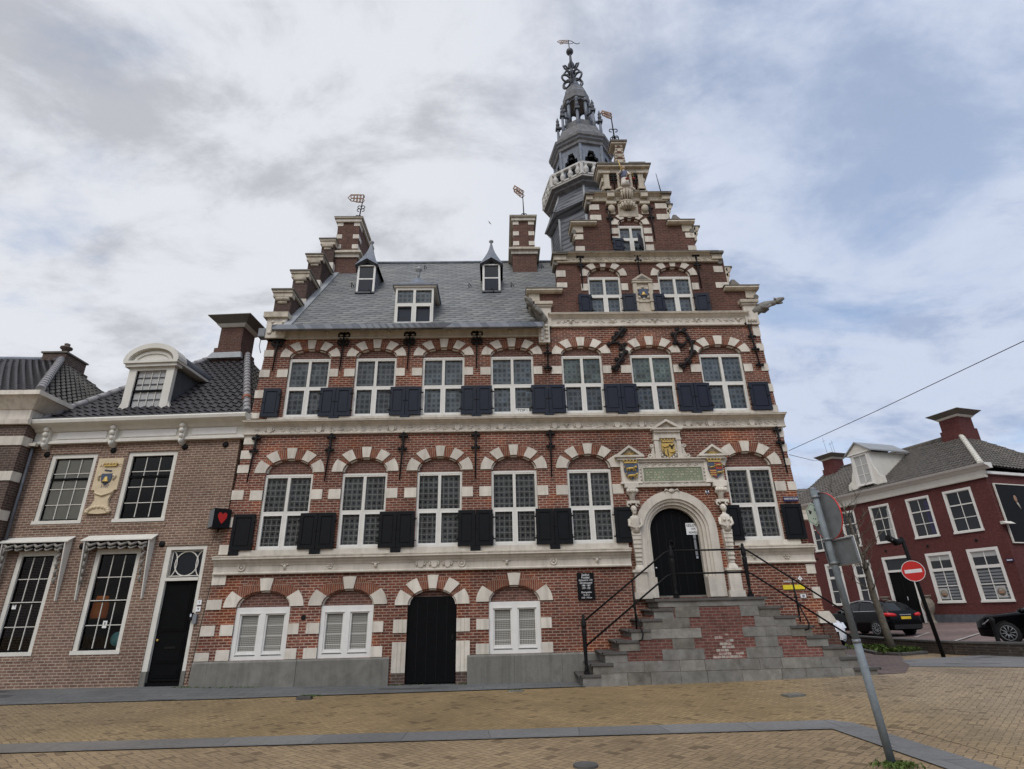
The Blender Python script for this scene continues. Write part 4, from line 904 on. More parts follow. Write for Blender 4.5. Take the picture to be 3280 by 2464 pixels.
ch = chimney(.62, 1.70, 3.5, 5.6, 14.2, 15.25, 16.92); v_ = vane(ch, (1.24, 4.2, 17.25), 1.6, (.33, .42, .3), -.02)

# ------------------------------------------------------------------ tower
TX, TY, PH = 4.03, 4.5, .22
tw = MB()
tw.lathe([(1.58, 13.0), (1.58, 16.8), (1.86, 17.05), (1.66, 17.6), (1.52, 18.05)], 'slate_tower', 8, (TX, TY, 0), PH, False)
tower = tw.build('tower', TH)
def vert(i, r, z, dx=0.0): a = PH+2*PI*i/8; return (TX+dx-r*sin(a), TY-r*cos(a), z)
for i in range(8): ls = MB(); ls.tube([vert(i, 1.6, 15.0), vert(i, 1.6, 16.8)], .05, 'lead_pale', 6); ls.tube([vert(i, 1.87, 17.05), vert(i, 1.67, 17.6), vert(i, 1.53, 18.05)], .05, 'lead_pale', 6); ls.build('lead_hip', tower)
bl = MB(); bl.lathe([(1.5, 17.9, 'lead_dark'), (1.55, 18.05, 'tower_moulding'), (1.72, 18.14, 'tower_moulding'), (1.74, 18.22, 'tower_moulding'), (1.90, 18.28, 'tower_white'), (1.92, 18.34, 'tower_white'), (1.82, 18.36, 'lead'), (1.2, 18.34)], 'lead', 8, (TX, TY, 0), PH, False); bl.build('balcony', tower)
rl_ = MB(); NB = 4
for i in range(8):
    A, B = Vector(vert(i, 1.87, 18.36)), Vector(vert(i+1, 1.87, 18.36))
    for zz, hh, rr in ((18.38, .07, .05), (18.92, .09, .075)):
        d = (B-A).normalized(); n_ = Vector((d.y, -d.x, 0)); P = [A+n_*rr, B+n_*rr, B-n_*rr, A-n_*rr]
        rl_.hexa([(p.x, p.y, zz) for p in P]+[(p.x, p.y, zz+hh) for p in P], 'tower_white')
    rl_.lathe([(.09, 0), (.09, .56)], 'tower_white', 6, tuple(A), 0, False)
    for k in range(NB):
        p = A+(B-A)*((k+.5)/NB); rl_.lathe([(.09, .06), (.07, .12), (.12, .2), (.125, .3), (.075, .42), (.06, .48), (.1, .54), (.1, .58)], 'tower_white', 8, tuple(p))
rl_.build('balustrade', tower)
# belfry: eight piers, scalloped openings, dark inside
bf = MB(); r0_ = 1.27
for i in range(8):
    A, B = Vector(vert(i, r0_, 18.3)), Vector(vert(i+1, r0_, 18.3)); d = (B-A); L = d.length; d.normalize(); n_ = Vector((-d.y, d.x, 0))
    if n_.dot(A-Vector((TX, TY, 18.3))) < 0: n_ = -n_
    o1 = [(0, 0), (L, 0), (L, 2.35), (0, 2.35)]; q = .17
    h_ = [(q, .55), (L-q, .55), (L-q, 1.4), (L-q-.02, 1.6), (L-q-.12, 1.62), (L-q-.14, 1.78), (L/2+.14, 1.86), (L/2+.12, 1.98), (L/2-.12, 1.98), (L/2-.14, 1.86), (q+.14, 1.78), (q+.12, 1.62), (q+.02, 1.6), (q, 1.4)]
    t = MB(); holed(o1, [h_], 0, 'lead', t, .12)
    for k, v in enumerate(t.v): p = A+d*v[0]-n_*v[1]; t.v[k] = (p.x, p.y, p.z+v[2])
    base = len(bf.v); bf.v += t.v
    for f_ in t.f: bf.face([base+j for j in f_], 'lead')
    bf.tube([A+Vector((0, 0, .3)), A+Vector((0, 0, 2.3))], .075, 'lead', 6)
    C1 = A+d*.1-n_*.04; C2 = B-d*.1-n_*.04
    bf.tube([C1+Vector((0, 0, 1.38)), C2+Vector((0, 0, 1.38))], .022, 'black_iron', 5)
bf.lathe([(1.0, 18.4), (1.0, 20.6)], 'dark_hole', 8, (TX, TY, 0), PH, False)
bf.build('belfry', tower, clean=False)
bells = MB()
for i in (0, 1, 7): p = Vector(vert(i-.5, 1.1, 19.9)); bells.lathe([(.13, 0), (.1, .06), (.07, .18), (.02, .22)], 'black_iron', 10, tuple(p))
bells.build('carillon_bells', tower)
ev = MB(); tm = 'tower_moulding'
ev.lathe([(1.27, 20.58, tm), (1.36, 20.62, tm), (1.38, 20.75, tm), (1.46, 20.82, 'lead_dark'), (1.46, 20.92, tm), (1.52, 20.98, tm), (1.54, 21.12, 'lead_dark'), (1.36, 21.25, tm), (1.32, 21.5, 'lead'), (1.16, 21.62, tm), (1.12, 21.95, 'lead'), (.75, 22.15, tm), (.72, 22.35, 'lead'), (.68, 22.4, tm), (.68, 22.72, 'lead'), (.3, 22.76)], tm, 8, (TX, TY, 0), PH, False)
ev.build('tower_roof', tower)
ln2 = MB()
for i in range(8):
    ln2.tube([vert(i, .56, 22.7), vert(i, .56, 24.2)], .085, 'lead', 6); ln2.tube([vert(i, .58, 23.95), vert(i, .58, 24.1)], .11, 'lead_dark', 6)
    A, B = Vector(vert(i, .58, 0)), Vector(vert(i+1, .58, 0))
    for k in range(8):   # round arch between the posts
        u0, u1 = k/8, (k+1)/8; z0, z1 = 23.95+.2*sin(PI*u0), 23.95+.2*sin(PI*u1); p, q = A+(B-A)*u0, A+(B-A)*u1
        ln2.poly([(p.x, p.y, z0), (q.x, q.y, z1), (q.x, q.y, 24.25), (p.x, p.y, 24.25)], 'lead')
ln2.lathe([(.58, 24.2, tm), (.66, 24.24, tm), (.68, 24.45, tm), (.62, 24.5, tm), (.64, 24.7, 'lead'), (.55, 24.85, tm), (.53, 25.05, 'lead'), (.36, 25.3, 'lead_dark'), (.25, 25.5, 'lead'), (.2, 25.75)], tm, 8, (TX-.04, TY, 0), PH, False)
ln2.build('lantern', tower, clean=False)
for i in range(8):   # pinnacles tied to the lantern by short arms
    m = MB(); p = Vector(vert(i, 1.0, 21.75)); q = Vector(vert(i, .58, 23.0))
    m.tube([p, p+Vector((0, 0, 1.2))], [.085, .06], 'lead', 6); m.box(p.x-.11, p.x+.11, p.y-.11, p.y+.11, p.z+1.18, p.z+1.3, 'lead_dark')
    m.tube([p+Vector((0, 0, 1.2)), Vector((q.x, q.y, p.z+1.35))], .07, 'lead', 6)
    m.lathe([(.05, 1.3), (.05, 1.38), (.085, 1.45), (.1, 1.52), (.06, 1.6), (.07, 1.66), (.085, 1.7), (.05, 1.8), (.015, 1.95)], 'lead_dark', 8, tuple(p)); m.build('pinnacle', tower)
sp_ = MB(); cx_, cz_ = TX-.12, 25.6
for i in range(6):   # open iron loops of the crown
    a = PH+PI/3*i; ca, sa = sin(a), cos(a); lp = []
    for t in range(13):
        th = -.2+t*2*PI/12; lp.append((.34+.22*cos(th+PI), .38+.24*sin(th+PI)))
    sp_.tube([(cx_-ca*r__, TY-sa*r__, cz_+z__) for r__, z__ in lp], .055, 'lead_dark', 6)
    lp = [(.1, .75), (.2, .95), (.36, 1.08), (.42, 1.2), (.3, 1.28), (.2, 1.15), (.12, 1.1)]
    sp_.tube([(cx_-ca*r__*1.05, TY-sa*r__*1.05, cz_+z__) for r__, z__ in lp], .05, 'lead_dark', 6)
    sp_.tube([(cx_-ca*.35, TY-sa*.35, cz_+.05), (cx_-ca*.47, TY-sa*.47, cz_-.12), (cx_-ca*.42, TY-sa*.42, cz_-.25)], .025, 'lead_dark', 5)
sp_.lathe([(.2, 0), (.16, .3), (.1, .8), (.07, 1.15), (.16, 1.3), (.17, 1.45), (.1, 1.6), (.07, 1.75), (.055, 2.2)], 'lead_dark', 10, (cx_, TY, cz_))
sp_.build('spire_crown', tower)
MB().ball((3.9, TY, 28.0), .185, 'lead_dark', 14, 9).build('spire_ball', tower)
m = MB(); m.tube([(3.9, TY, 28.1), (3.88, TY, 28.85)], .022, 'black_iron', 6)
for i in range(5):
    for zz in (.0, .13): m.tube([(3.84-.09*i+.05*cos(a), TY, 28.67+zz-.004*i*i+.055*sin(a)) for a in [k*2*PI/8 for k in range(8)]], .014, 'gilt_red', 5, True)
m.tube([(3.42, TY, 28.82), (3.3, TY, 28.74), (3.42, TY, 28.64)], .018, 'gilt_red', 5); m.tube([(3.88, TY, 28.85), (3.42, TY, 28.85)], .013, 'gilt_red', 5); m.tube([(3.88, TY, 28.6), (3.44, TY, 28.63)], .013, 'gilt_red', 5)
m.tube([(3.88, TY, 28.82), (4.05, TY, 28.78), (4.15, TY, 28.66), (4.3, TY, 28.58), (4.42, TY, 28.6), (4.44, TY, 28.68)], .018, 'black_iron', 5); m.tube([(3.88, TY, 28.58), (4.05, TY, 28.6), (4.12, TY, 28.66)], .014, 'black_iron', 5)
m.build('weather_vane', tower)

# ------------------------------------------------------------------ top of the front gable: niche with statue, obelisk
nb = MB(); sw = 'stone_weathered'
nb.box(3.78, 5.3, -.05, .5, 14.9, 15.12, sw)
for x in (3.9, 5.1):
    nb.box(x-.09, x+.09, -.12, .1, 15.1, 15.88, sw); nb.box(x-.13, x+.13, -.15, .1, 15.1, 15.2, sw); nb.box(x-.13, x+.13, -.16, .1, 15.78, 15.86, sw)
    nb.box(x-.16 if x < 4.5 else x+.0, x+.0 if x < 4.5 else x+.16, -.04, .4, 15.15, 15.3, sw); nb.box(x-.16 if x < 4.5 else x, x if x < 4.5 else x+.16, -.04, .4, 15.5, 15.65, sw)
nb.box(4.28, 4.36, -.08, .05, 15.1, 15.86, sw); nb.box(4.72, 4.8, -.08, .05, 15.1, 15.86, sw)
nb.box(3.72, 5.36, -.08, .5, 15.86, 16.04, sw); nb.box(3.6, 5.46, -.2, .55, 16.04, 16.12, sw); nb.box(3.56, 5.5, -.24, .58, 16.12, 16.16, 'stone_lead_capped')
for x in (3.75, 4.2, 4.85, 5.15): nb.box(x-.12, x+.18, -.18, .4, 16.16, 16.26, 'stone_lead_capped')
for x in (3.72, 5.34): nb.tube([(x, -.1, 15.92), (x, .4, 15.92)], .1, sw, 8)
nb.build('niche', TH)
for x in (4.16, 4.92): anchor(x, 15.75, 15.12, m='black_iron')
bk = MB()   # stone console under the statue, with masks at its sides
bk.lathe([(.08, 14.2), (.2, 14.3), (.24, 14.42), (.14, 14.56), (.12, 14.66), (.2, 14.86), (.27, 15.0)], 'stone_lead_capped', 12, (4.53, -.02, 0), 0, True, 1, .7)  # dark core: shade between the carved lobes put into the colour
bk.lathe([(.33, 15.0), (.37, 15.04), (.37, 15.1), (.25, 15.11)], sw, 12, (4.53, -.02, 0), 0, True, 1, .7); bk.lathe([(.3, 14.5), (.33, 14.54), (.28, 14.58)], sw, 12, (4.53, -.02, 0), 0, True, 1, .7)
for k in range(7):
    a = R(-78+26*k); bk.tube([(4.53+.22*sin(a), -.02-.26*cos(a), 14.98), (4.53+.22*sin(a), -.02-.21*cos(a), 14.82), (4.53+.17*sin(a), -.02-.14*cos(a), 14.62)], [.05, .045, .018], sw, 6)
    bk.tube([(4.53+.25*sin(a), -.02-.24*cos(a), 14.47), (4.53+.22*sin(a), -.02-.21*cos(a), 14.36), (4.53+.14*sin(a), -.02-.12*cos(a), 14.24)], [.045, .05, .02], sw, 6)
    bk.ball((4.53+.3*sin(a+.2), -.02-.24*cos(a+.2), 14.31), (.035, .035, .04), sw, 6, 4)
bk.box(4.2, 4.88, -.05, .02, 13.98, 14.5, sw)
for x in (3.97, 5.12): bk.ball((x, -.06, 14.3), (.13, .1, .16), sw, 10, 6); bk.box(x-.17, x+.17, -.14, .02, 14.46, 14.56, sw); bk.box(x-.12, x+.12, -.04, .02, 14.1, 14.3, sw); bk.box(x-.12, x+.12, -.2, 0, 14.72, 14.95, sw)
bk.build('console', TH)
st = MB(); sx0, sy0 = 4.5, -.22
st.lathe([(.17, 15.1), (.15, 15.25), (.115, 15.5), (.1, 15.56), (.115, 15.68), (.1, 15.76), (.045, 15.8), (.042, 15.84)], 'statue_white', 14, (sx0, sy0, 0), 0, True, 1, .75)
st.lathe([(.123, 15.46), (.125, 15.56), (.13, 15.68), (.118, 15.75), (.06, 15.79)], 'statue_blue', 14, (sx0, sy0, 0), 0, True, 1, .78)
st.ball((sx0, sy0-.01, 15.92), (.065, .07, .085), 'skin_paint', 10, 7); st.ball((sx0, sy0+.01, 15.94), (.075, .075, .085), 'gilt_red', 10, 6); st.ball((sx0, sy0-.075, 15.91), (.01, .014, .016), 'skin_paint', 6, 4)
st.tube([(sx0-.055, sy0-.045, 15.935), (sx0, sy0-.08, 15.935), (sx0+.055, sy0-.045, 15.935)], .014, 'statue_white', 5)
st.tube([(sx0-.11, sy0, 15.74), (sx0-.19, sy0-.05, 15.62), (sx0-.12, sy0-.14, 15.72)], [.045, .038, .025], 'statue_white', 8); st.tube([(sx0+.11, sy0, 15.74), (sx0+.17, sy0-.06, 15.6), (sx0+.13, sy0-.16, 15.5)], [.045, .038, .025], 'statue_white', 8)
so = st.build('statue', TH)
m = MB(); m.tube([(sx0-.1, sy0-.15, 15.66), (sx0-.2, sy0-.17, 16.12)], [.022, .014], 'gold', 6); m.tube([(sx0-.17, sy0-.15, 15.74), (sx0-.06, sy0-.15, 15.78)], .014, 'gold', 5); m.build('sword', so)
m = MB(); m.tube([(sx0+.02, sy0-.2, 15.46), (sx0+.26, sy0-.2, 15.5)], .012, 'gold', 5)
for x in (.03, .25): m.lathe([(.01, 0), (.06, .03), (.065, .045)], 'heraldic_red', 8, (sx0+x, sy0-.2, 15.24)); m.tube([(sx0+x, sy0-.2, 15.28), (sx0+x, sy0-.2, 15.48)], .006, 'gold', 4)
m.build('scales', so)
ob = MB()
for k in range(9):
    z = 16.2+.13*k; hw = .2-.011*k; ob.box(4.51-hw, 4.51+hw, .05, .05+2*hw, z, z+.13, 'brick_gable' if k % 2 else sw)
    for x in (-hw, hw): ob.ball((4.51+x*.8, .06, z+.07), (.05, .05, .05), sw, 6, 4)
ob.box(4.24, 4.78, 0, .52, 17.3, 17.38, sw); ob.box(4.2, 4.82, -.04, .56, 17.38, 17.44, 'stone_lead_capped'); ob.box(4.34, 4.68, .08, .42, 17.44, 17.52, 'stone_lead_capped')
obo = ob.build('obelisk', TH)
vane(obo, (4.46, .25, 17.55), 1.5, (.3, .3, .14), -.03, scroll=(.22, .62))
MB().tube([(5.83, .1, 15.05), (5.74, .1, 15.98)], [.02, .008], 'black_iron', 6).build('lightning_rod', TH)
# coat of arms with bell between the gable windows
cb = MB(); sc_ = 'stone_weathered'
cb.box(4.42, 4.95, -.05, .02, 10.3, 11.36, sc_); cb.box(4.36, 5.01, -.12, .02, 11.32, 11.4, sc_); cb.prism([(4.34, 11.4), (5.03, 11.4), (4.69, 11.64)], -.14, .02, sc_); cb.prism([(4.5, 11.43), (4.88, 11.43), (4.69, 11.56)], -.15, -.14, 'stone_lead_capped')
for x in (4.44, 4.94): cb.box(x-.06, x+.06, -.1, .02, 10.32, 11.3, sc_); cb.box(x-.08, x+.08, -.12, .02, 10.62, 10.7, sc_)
cb.box(4.5, 4.88, -.08, .02, 10.62, 10.7, sc_)
cbo = cb.build('bell_plaque', TH)
def shield_pts(x, z, k, f=1.25): return [(x-k, z+k*.9), (x+k, z+k*.9), (x+k, z-.1*k), (x+k*.8, z-.7*k), (x, z-f*k), (x-k*.8, z-.7*k), (x-k, z-.1*k)]
def bell(mb, x, y, z, k, m='gold'): mb.lathe([(k, 0), (k*.85, k*.25), (k*.6, k*.6), (k*.52, k*1.1), (k*.35, k*1.4), (k*.08, k*1.5)], m, 12, (x, y, z), 0, True, 1, .5); mb.ball((x, y, z-.05*k), (k*.2, k*.15, k*.2), m, 6, 4)
m = MB(); m.prism(shield_pts(4.69, 10.95, .15), -.1, -.05, 'heraldic_blue'); bell(m, 4.69, -.1, 10.85, .09)
for k in range(8): a = k*PI/4; m.ball((4.69+.2*cos(a), -.07, 10.95+.22*sin(a)), (.05, .04, .05), sc_, 6, 4)
m.build('bell_shield', cbo)

# ------------------------------------------------------------------ main portal
dz0 = 1.87
d = MB(); P = arched(PDX[0]-.02, PDX[1]+.02, dz0+.06, 3.55, .66, 16); d.prism(P, .26, .34, 'black_door')
for x in (4.33, 4.55, 4.77, 4.99, 5.21): d.box(x-.006, x+.006, .255, .26, dz0+.1, 4.1, 'dark_hole')
do = d.build('main_door', TH)
m = MB(); m.tube([(4.68+.07*cos(a), .24, 3.22+.09*sin(a)) for a in [k*2*PI/12 for k in range(12)]], .016, 'black_iron', 6, True); m.ball((4.68, .25, 3.31), .03, 'black_iron', 8, 5); m.build('knocker', do)
m = MB(); m.ball((4.18, .22, 2.62), .03, 'chrome', 8, 5); m.build('handle', do)
m = MB(); m.box(4.08, 5.46, .2, .3, dz0-.02, dz0+.05, 'plinth_stone'); m.build('threshold', do)
pt = MB(); ms = 'stone_cream'; cx, a_, zz, b_ = (PDX[0]+PDX[1])/2, (PDX[1]-PDX[0])/2, 3.55, .64
for da, db, y0, y1 in ((0, .07, .13, .3), (.07, .15, .05, .2), (.15, .22, -.01, .12), (.22, .44, -.06, .06)):
    pt.wedge(cx, zz, a_+da, b_+da, a_+db, b_+db, 0, PI, y0, y1, ms, 24)
    for sg in (-1, 1): pt.box(cx+sg*(a_+da), cx+sg*(a_+db), y0, y1, dz0+.5 if da < .2 else dz0, zz, ms)
for sg in (-1, 1): pt.box(cx+sg*a_, cx+sg*(a_+.22), -.055, .25, dz0, dz0+.5, ms)
pt.ball((cx, -.07, 4.62), (.09, .04, .06), ms, 8, 5)
for sg in (-1, 1): pt.tube([(cx+sg*.08, -.065, 4.62), (cx+sg*.16, -.075, 4.66), (cx+sg*.2, -.07, 4.6)], .025, ms, 6)
po = pt.build('portal_arch', TH)
for hx, female in ((3.66, 0), (6.12, 1)):   # herm pilasters
    h = MB()
    h.box(hx-.2, hx+.24 if not female else hx+.2, -.16, .02, dz0-.02, dz0+.14, ms); h.box(hx-.15, hx+.17, -.12, .02, dz0+.14, 2.5, ms); h.box(hx-.2, hx+.2, -.17, .02, 2.5, 2.56, ms)
    h.lathe([(.17, 2.56), (.15, 2.62), (.1, 2.68), (.09, 2.72)], ms, 4, (hx, -.03, 0), PI/4, False)
    h.hexa([(hx-.07, -.11, 2.7), (hx+.07, -.11, 2.7), (hx+.07, .02, 2.7), (hx-.07, .02, 2.7), (hx-.13, -.14, 3.55), (hx+.13, -.14, 3.55), (hx+.13, .02, 3.55), (hx-.13, .02, 3.55)], ms)
    for k in range(7): z = 2.78+.11*k; h.box(hx-.085-.006*k, hx+.085+.006*k, -.15, -.1, z, z+.035, ms)
    h.lathe([(.1, 3.5), (.14, 3.62), (.13, 3.75), (.155, 3.85), (.12, 3.93), (.055, 3.97), (.05, 4.02)], ms, 12, (hx, -.1, 0), 0, True, 1, .75)       # bust
    for sg in (-1, 1):
        h.tube([(hx+sg*.14, -.1, 3.86), (hx+sg*.17, -.14, 3.7), (hx+sg*.05, -.22, 3.62)], [.05, .04, .03], ms, 8)
        if female: h.ball((hx+sg*.06, -.19, 3.8), .045, ms, 8, 6)
    h.ball((hx, -.12, 4.11), (.075, .085, .1), ms, 12, 8); h.ball((hx, -.2, 4.1), (.014, .025, .022), ms, 6, 4)
    for sg in (-1, 1): h.ball((hx+sg*.03, -.195, 4.135), (.012, .01, .008), 'stone_weathered', 6, 4)
    h.box(hx-.022, hx+.022, -.198, -.18, 4.055, 4.065, 'stone_weathered'); h.ball((hx, -.08, 4.15), (.09, .08, .09), ms, 10, 6)
    if not female: h.ball((hx, -.15, 4.03), (.055, .05, .06), ms, 8, 5)
    for sg in (-1, 1): h.tube([(hx+sg*.12+.05*cos(t), -.12, 4.25+.05*sin(t)) for t in [k*.8 for k in range(7)]], .025, ms, 6)
    h.box(hx-.17, hx+.17, -.14, .02, 4.29, 4.36, ms)
    h.lathe([(.07, 4.36), (.08, 4.5), (.16, 4.58), (.12, 4.66), (.18, 4.72)], ms, 10, (hx, -.06, 0), 0, True, 1, .7)
    for k in range(4): h.ball((hx-.12+.08*k, -.16, 4.62), (.05, .05, .06), ms, 8, 5)
    h.box(hx-.19, hx+.19, -.15, .02, 4.72, 4.84, ms)
    h.build('herm_pilaster', TH)
def lion(mb, x, z, k, y, m='gold', f=1):
    mb.tube([(x-.45*k*f, y, z), (x, y-.01, z+.03*k), (x+.4*k*f, y, z+.06*k)], [.13*k, .14*k, .15*k], m, 8); mb.ball((x+.55*k*f, y-.01, z+.16*k), (.16*k, .035, .16*k), m, 8, 5)
    for q in (-.45, -.2, .2, .42): mb.tube([(x+q*k*f, y, z-.02*k), (x+(q+.1)*k*f, y, z-.28*k)], [.07*k, .05*k], m, 6)
    mb.tube([(x-.5*k*f, y, z), (x-.72*k*f, y, z+.16*k), (x-.55*k*f, y, z+.34*k)], .045*k, m, 6)
def crown(mb, x, z, k, y, m='gold'):
    mb.prism([(x-k, z), (x+k, z), (x+1.1*k, z+.28*k), (x-1.1*k, z+.28*k)], y-.03, y+.01, m)
    for q in (-1, -.5, 0, .5, 1): mb.ball((x+q*k*1.05, y-.02, z+.42*k), (.17*k, .03, .18*k), m, 8, 5)
# carved frame with the green inscription tablet
tb = MB(); tb.box(3.92, 5.8, -.07, .02, 4.80, 5.46, ms); tb.box(3.83, 5.86, -.13, .02, 4.73, 4.80, ms); tb.box(3.9, 5.82, -.12, .02, 5.43, 5.5, ms); tb.box(3.86, 5.84, -.18, .02, 5.5, 5.53, ms)
for p, q, r__, s_ in ((4.0, 5.73, 4.855, 4.885), (4.0, 5.73, 5.275, 5.305), (4.0, 4.04, 4.885, 5.275), (5.69, 5.73, 4.885, 5.275)): tb.box(p, q, -.1, -.07, r__, s_, ms)
for i in range(8): tb.tube([(4.15+.2*i+.05*cos(t), -.075, 5.36+.03*sin(t)) for t in [k*.7 for k in range(8)]], .018, ms, 6); tb.tube([(4.05+.215*i+.07*cos(t), -.075, 4.83+.02*sin(t)) for t in [k*.7 for k in range(8)]], .018, ms, 6)
for z in (4.95, 5.05, 5.15, 5.25):
    for x in (3.96, 5.76): tb.ball((x, -.07, z), (.03, .03, .04), ms, 6, 4)
tbo = tb.build('inscription_frame', TH)
m = MB(); m.box(4.04, 5.69, -.085, -.07, 4.885, 5.275, 'tablet_green'); m.build('inscription_tablet', tbo)
q_ = random.Random(4); m = MB()   # rows of small gilt letters, too worn to read
for row in range(5):
    x = 4.12; z = 5.22-.072*row
    while x < 5.6:
        wl = q_.uniform(.03, .11); x1 = min(x+wl, 5.62)
        if q_.random() < .82:
            n = max(1, int((x1-x)/.026))
            for i in range(n):
                xa = x+.026*i; m.box(xa, xa+.007, -.088, -.0855, z-.02, z+.018, 'stone_weathered'); m.box(xa+.007, xa+.017, -.088, -.0855, z+q_.choice((-.02, 0, .012)), z+q_.choice((-.014, .006, .018)), 'stone_weathered')
        x = x1+.03
m.build('worn_lettering', tbo)
def pediment(x, z, hw, h, sun_m, parent, y=-.2):
    mb = MB(); mb.box(x-hw, x+hw, y, .02, z-.05, z, ms); mb.box(x-hw+.06, x+hw-.06, y+.05, .02, z-.12, z-.05, ms); t = .07
    mb.prism([(x-hw, z), (x-hw+.13, z), (x, z+h-t), (x, z+h)], y, .02, ms); mb.prism([(x+hw, z), (x, z+h), (x, z+h-t), (x+hw-.13, z)], y, .02, ms)
    mb.prism([(x-hw+.13, z), (x+hw-.13, z), (x, z+h-t)], y+.09, .0, 'stone_weathered')
    for k in range(9):
        a = R(20+140*k/8); L = min(.24, (h-.1)/max(sin(a), .45)*.75); mb.tube([(x+.03*cos(a), y+.08, z+.015), (x+L*cos(a), y+.08, z+.015+L*sin(a)*.72)], [.014, .006], sun_m, 5)
    return mb.build('pediment', parent)
for x, x0, x1 in ((3.68, 3.42, 3.94), (6.05, 5.78, 6.3)):
    mb = MB(); mb.box(x0, x1, -.09, .02, 4.86, 5.5, ms); mb.box(x0-.04, x1+.04, -.13, .02, 4.83, 4.88, ms); o = mb.build('arms_panel', TH)
    pediment(x, 5.62, .41, .29, 'gold', TH)
    m = MB(); y = -.09; m.prism(shield_pts(x+.02, 5.2, .2, 1.3), y-.05, y, 'heraldic_blue'); crown(m, x+.01, 5.40, .17, y-.03)
    if x < 5:
        lion(m, x, 5.24, .26, y-.06); lion(m, x+.02, 5.04, .26, y-.06)
    else:
        m.prism([(x+.02, 5.37), (x+.21, 5.37), (x+.21, 5.19), (x+.02, 5.19)], y-.056, y-.05, 'heraldic_red'); lion(m, x-.08, 5.25, .14, y-.06); lion(m, x+.12, 5.3, .17, y-.06); lion(m, x+.12, 5.1, .17, y-.06)
        m.prism([(x-.17, 5.18), (x+.02, 5.18), (x+.02, 4.95), (x-.12, 5.03)], y-.055, y-.05, 'heraldic_red')
        for z in (5.15, 5.09, 5.03): m.box(x-.15, x+.02, y-.062, y-.055, z-.015, z+.012, 'gold')
    m.build('coat_of_arms', o)
mb = MB(); x = 4.82   # central aedicule with the imperial arms
mb.box(4.45, 5.2, -.07, .02, 5.53, 6.3, ms)
for q in (4.5, 5.14): mb.box(q-.06, q+.06, -.13, .02, 5.53, 6.12, ms); mb.box(q-.08, q+.08, -.15, .02, 6.06, 6.12, ms); mb.box(q-.08, q+.08, -.15, .02, 5.53, 5.66, ms)
mb.box(4.44, 5.2, -.14, .02, 6.12, 6.3, ms)
for sg in (-1, 1):
    px = x+sg*.4
    mb.prism([(px, 5.53), (px+sg*.24, 5.53), (px+sg*.2, 5.6), (px+sg*.1, 5.66), (px+sg*.06, 5.78), (px+sg*.1, 5.9), (px, 5.95)], -.09, .02, ms)
    mb.tube([(px+sg*.14+.05*cos(t), -.1, 5.6+.05*sin(t)) for t in [k*.8 for k in range(8)]], .02, ms, 6, True); mb.tube([(px+sg*.07+.04*cos(t), -.1, 5.9+.04*sin(t)) for t in [k*.8 for k in range(8)]], .018, ms, 6, True)
o = mb.build('arms_panel', TH); pediment(x, 6.40, .44, .26, 'stone_weathered', TH, -.24)
m = MB(); y = -.08; m.prism(shield_pts(x, 5.8, .185, 1.35), y-.05, y, 'gold'); crown(m, x, 6.0, .16, y-.03)
for k in (-2, 0): m.box(x-.04+.055*k, x-.015+.055*k, y-.056, y-.05, 5.6, 5.79, 'print_black')
m.tube([(x+.03, y-.06, 5.92), (x+.1, y-.07, 5.86), (x+.17, y-.06, 5.92)], .02, 'print_black', 6); m.ball((x+.1, y-.06, 5.84), (.03, .02, .05), 'print_black', 8, 5); lion(m, x+.1, 5.7, .13, y-.055); lion(m, x-.08, 5.86, .14, y-.055)
for k in range(10): a = PI+k*PI/9; m.ball((x+.25*cos(a), y-.02, 5.76+.22*sin(a)), (.04, .03, .04), ms, 6, 4)
m.build('coat_of_arms', o)
mb = MB(); mb.box(8.28, 8.62, -.02, .3, 3.95, 4.03, 'stone_weathered'); mb.box(8.3, 8.52, -.01, .25, 3.78, 3.95, ms); mb.build('corner_bracket', TH)

# plinth
for x0, x1 in ((lx(0)+.02, -5.02), (-5.01, -2.76)): MB().sweepx([(.02, -.3), (-.07, -.3), (-.07, .61), (-.035, .65), (.02, .65)], x0, x1, 'plinth_stone').build('plinth', TH)
for x0, x1 in ((-.84, .32), (.325, 1.5), (1.505, 2.6)): MB().sweepx([(.02, -.3), (-.07, -.3), (-.07, .61), (-.035, .65), (.02, .65)], x0, x1, 'plinth_stone').build('plinth', TH)
MB().tube([(-4.98, -.01, 1.60), (-4.98, .02, 1.60)], .065, 'dark_hole', 12).build('vent_hole', TH)
# buttress at the right corner with a white coping stone
mb = MB(); mb.hexa([(8.2, -.06, -.2), (8.80, -.06, -.2), (8.80, .9, -.2), (8.2, .9, -.2), (8.2, -.06, 1.2), (8.46, -.06, 1.2), (8.46, .9, 1.2), (8.2, .9, 1.2)], 'brick_chimney'); bo = mb.build('buttress', TH)
mb = MB(); mb.prism([(8.13, 1.18), (8.56, 1.18), (8.52, 1.3), (8.42, 1.46), (8.13, 1.46)], -.1, .9, 'stone_cream'); mb.build('coping', bo)

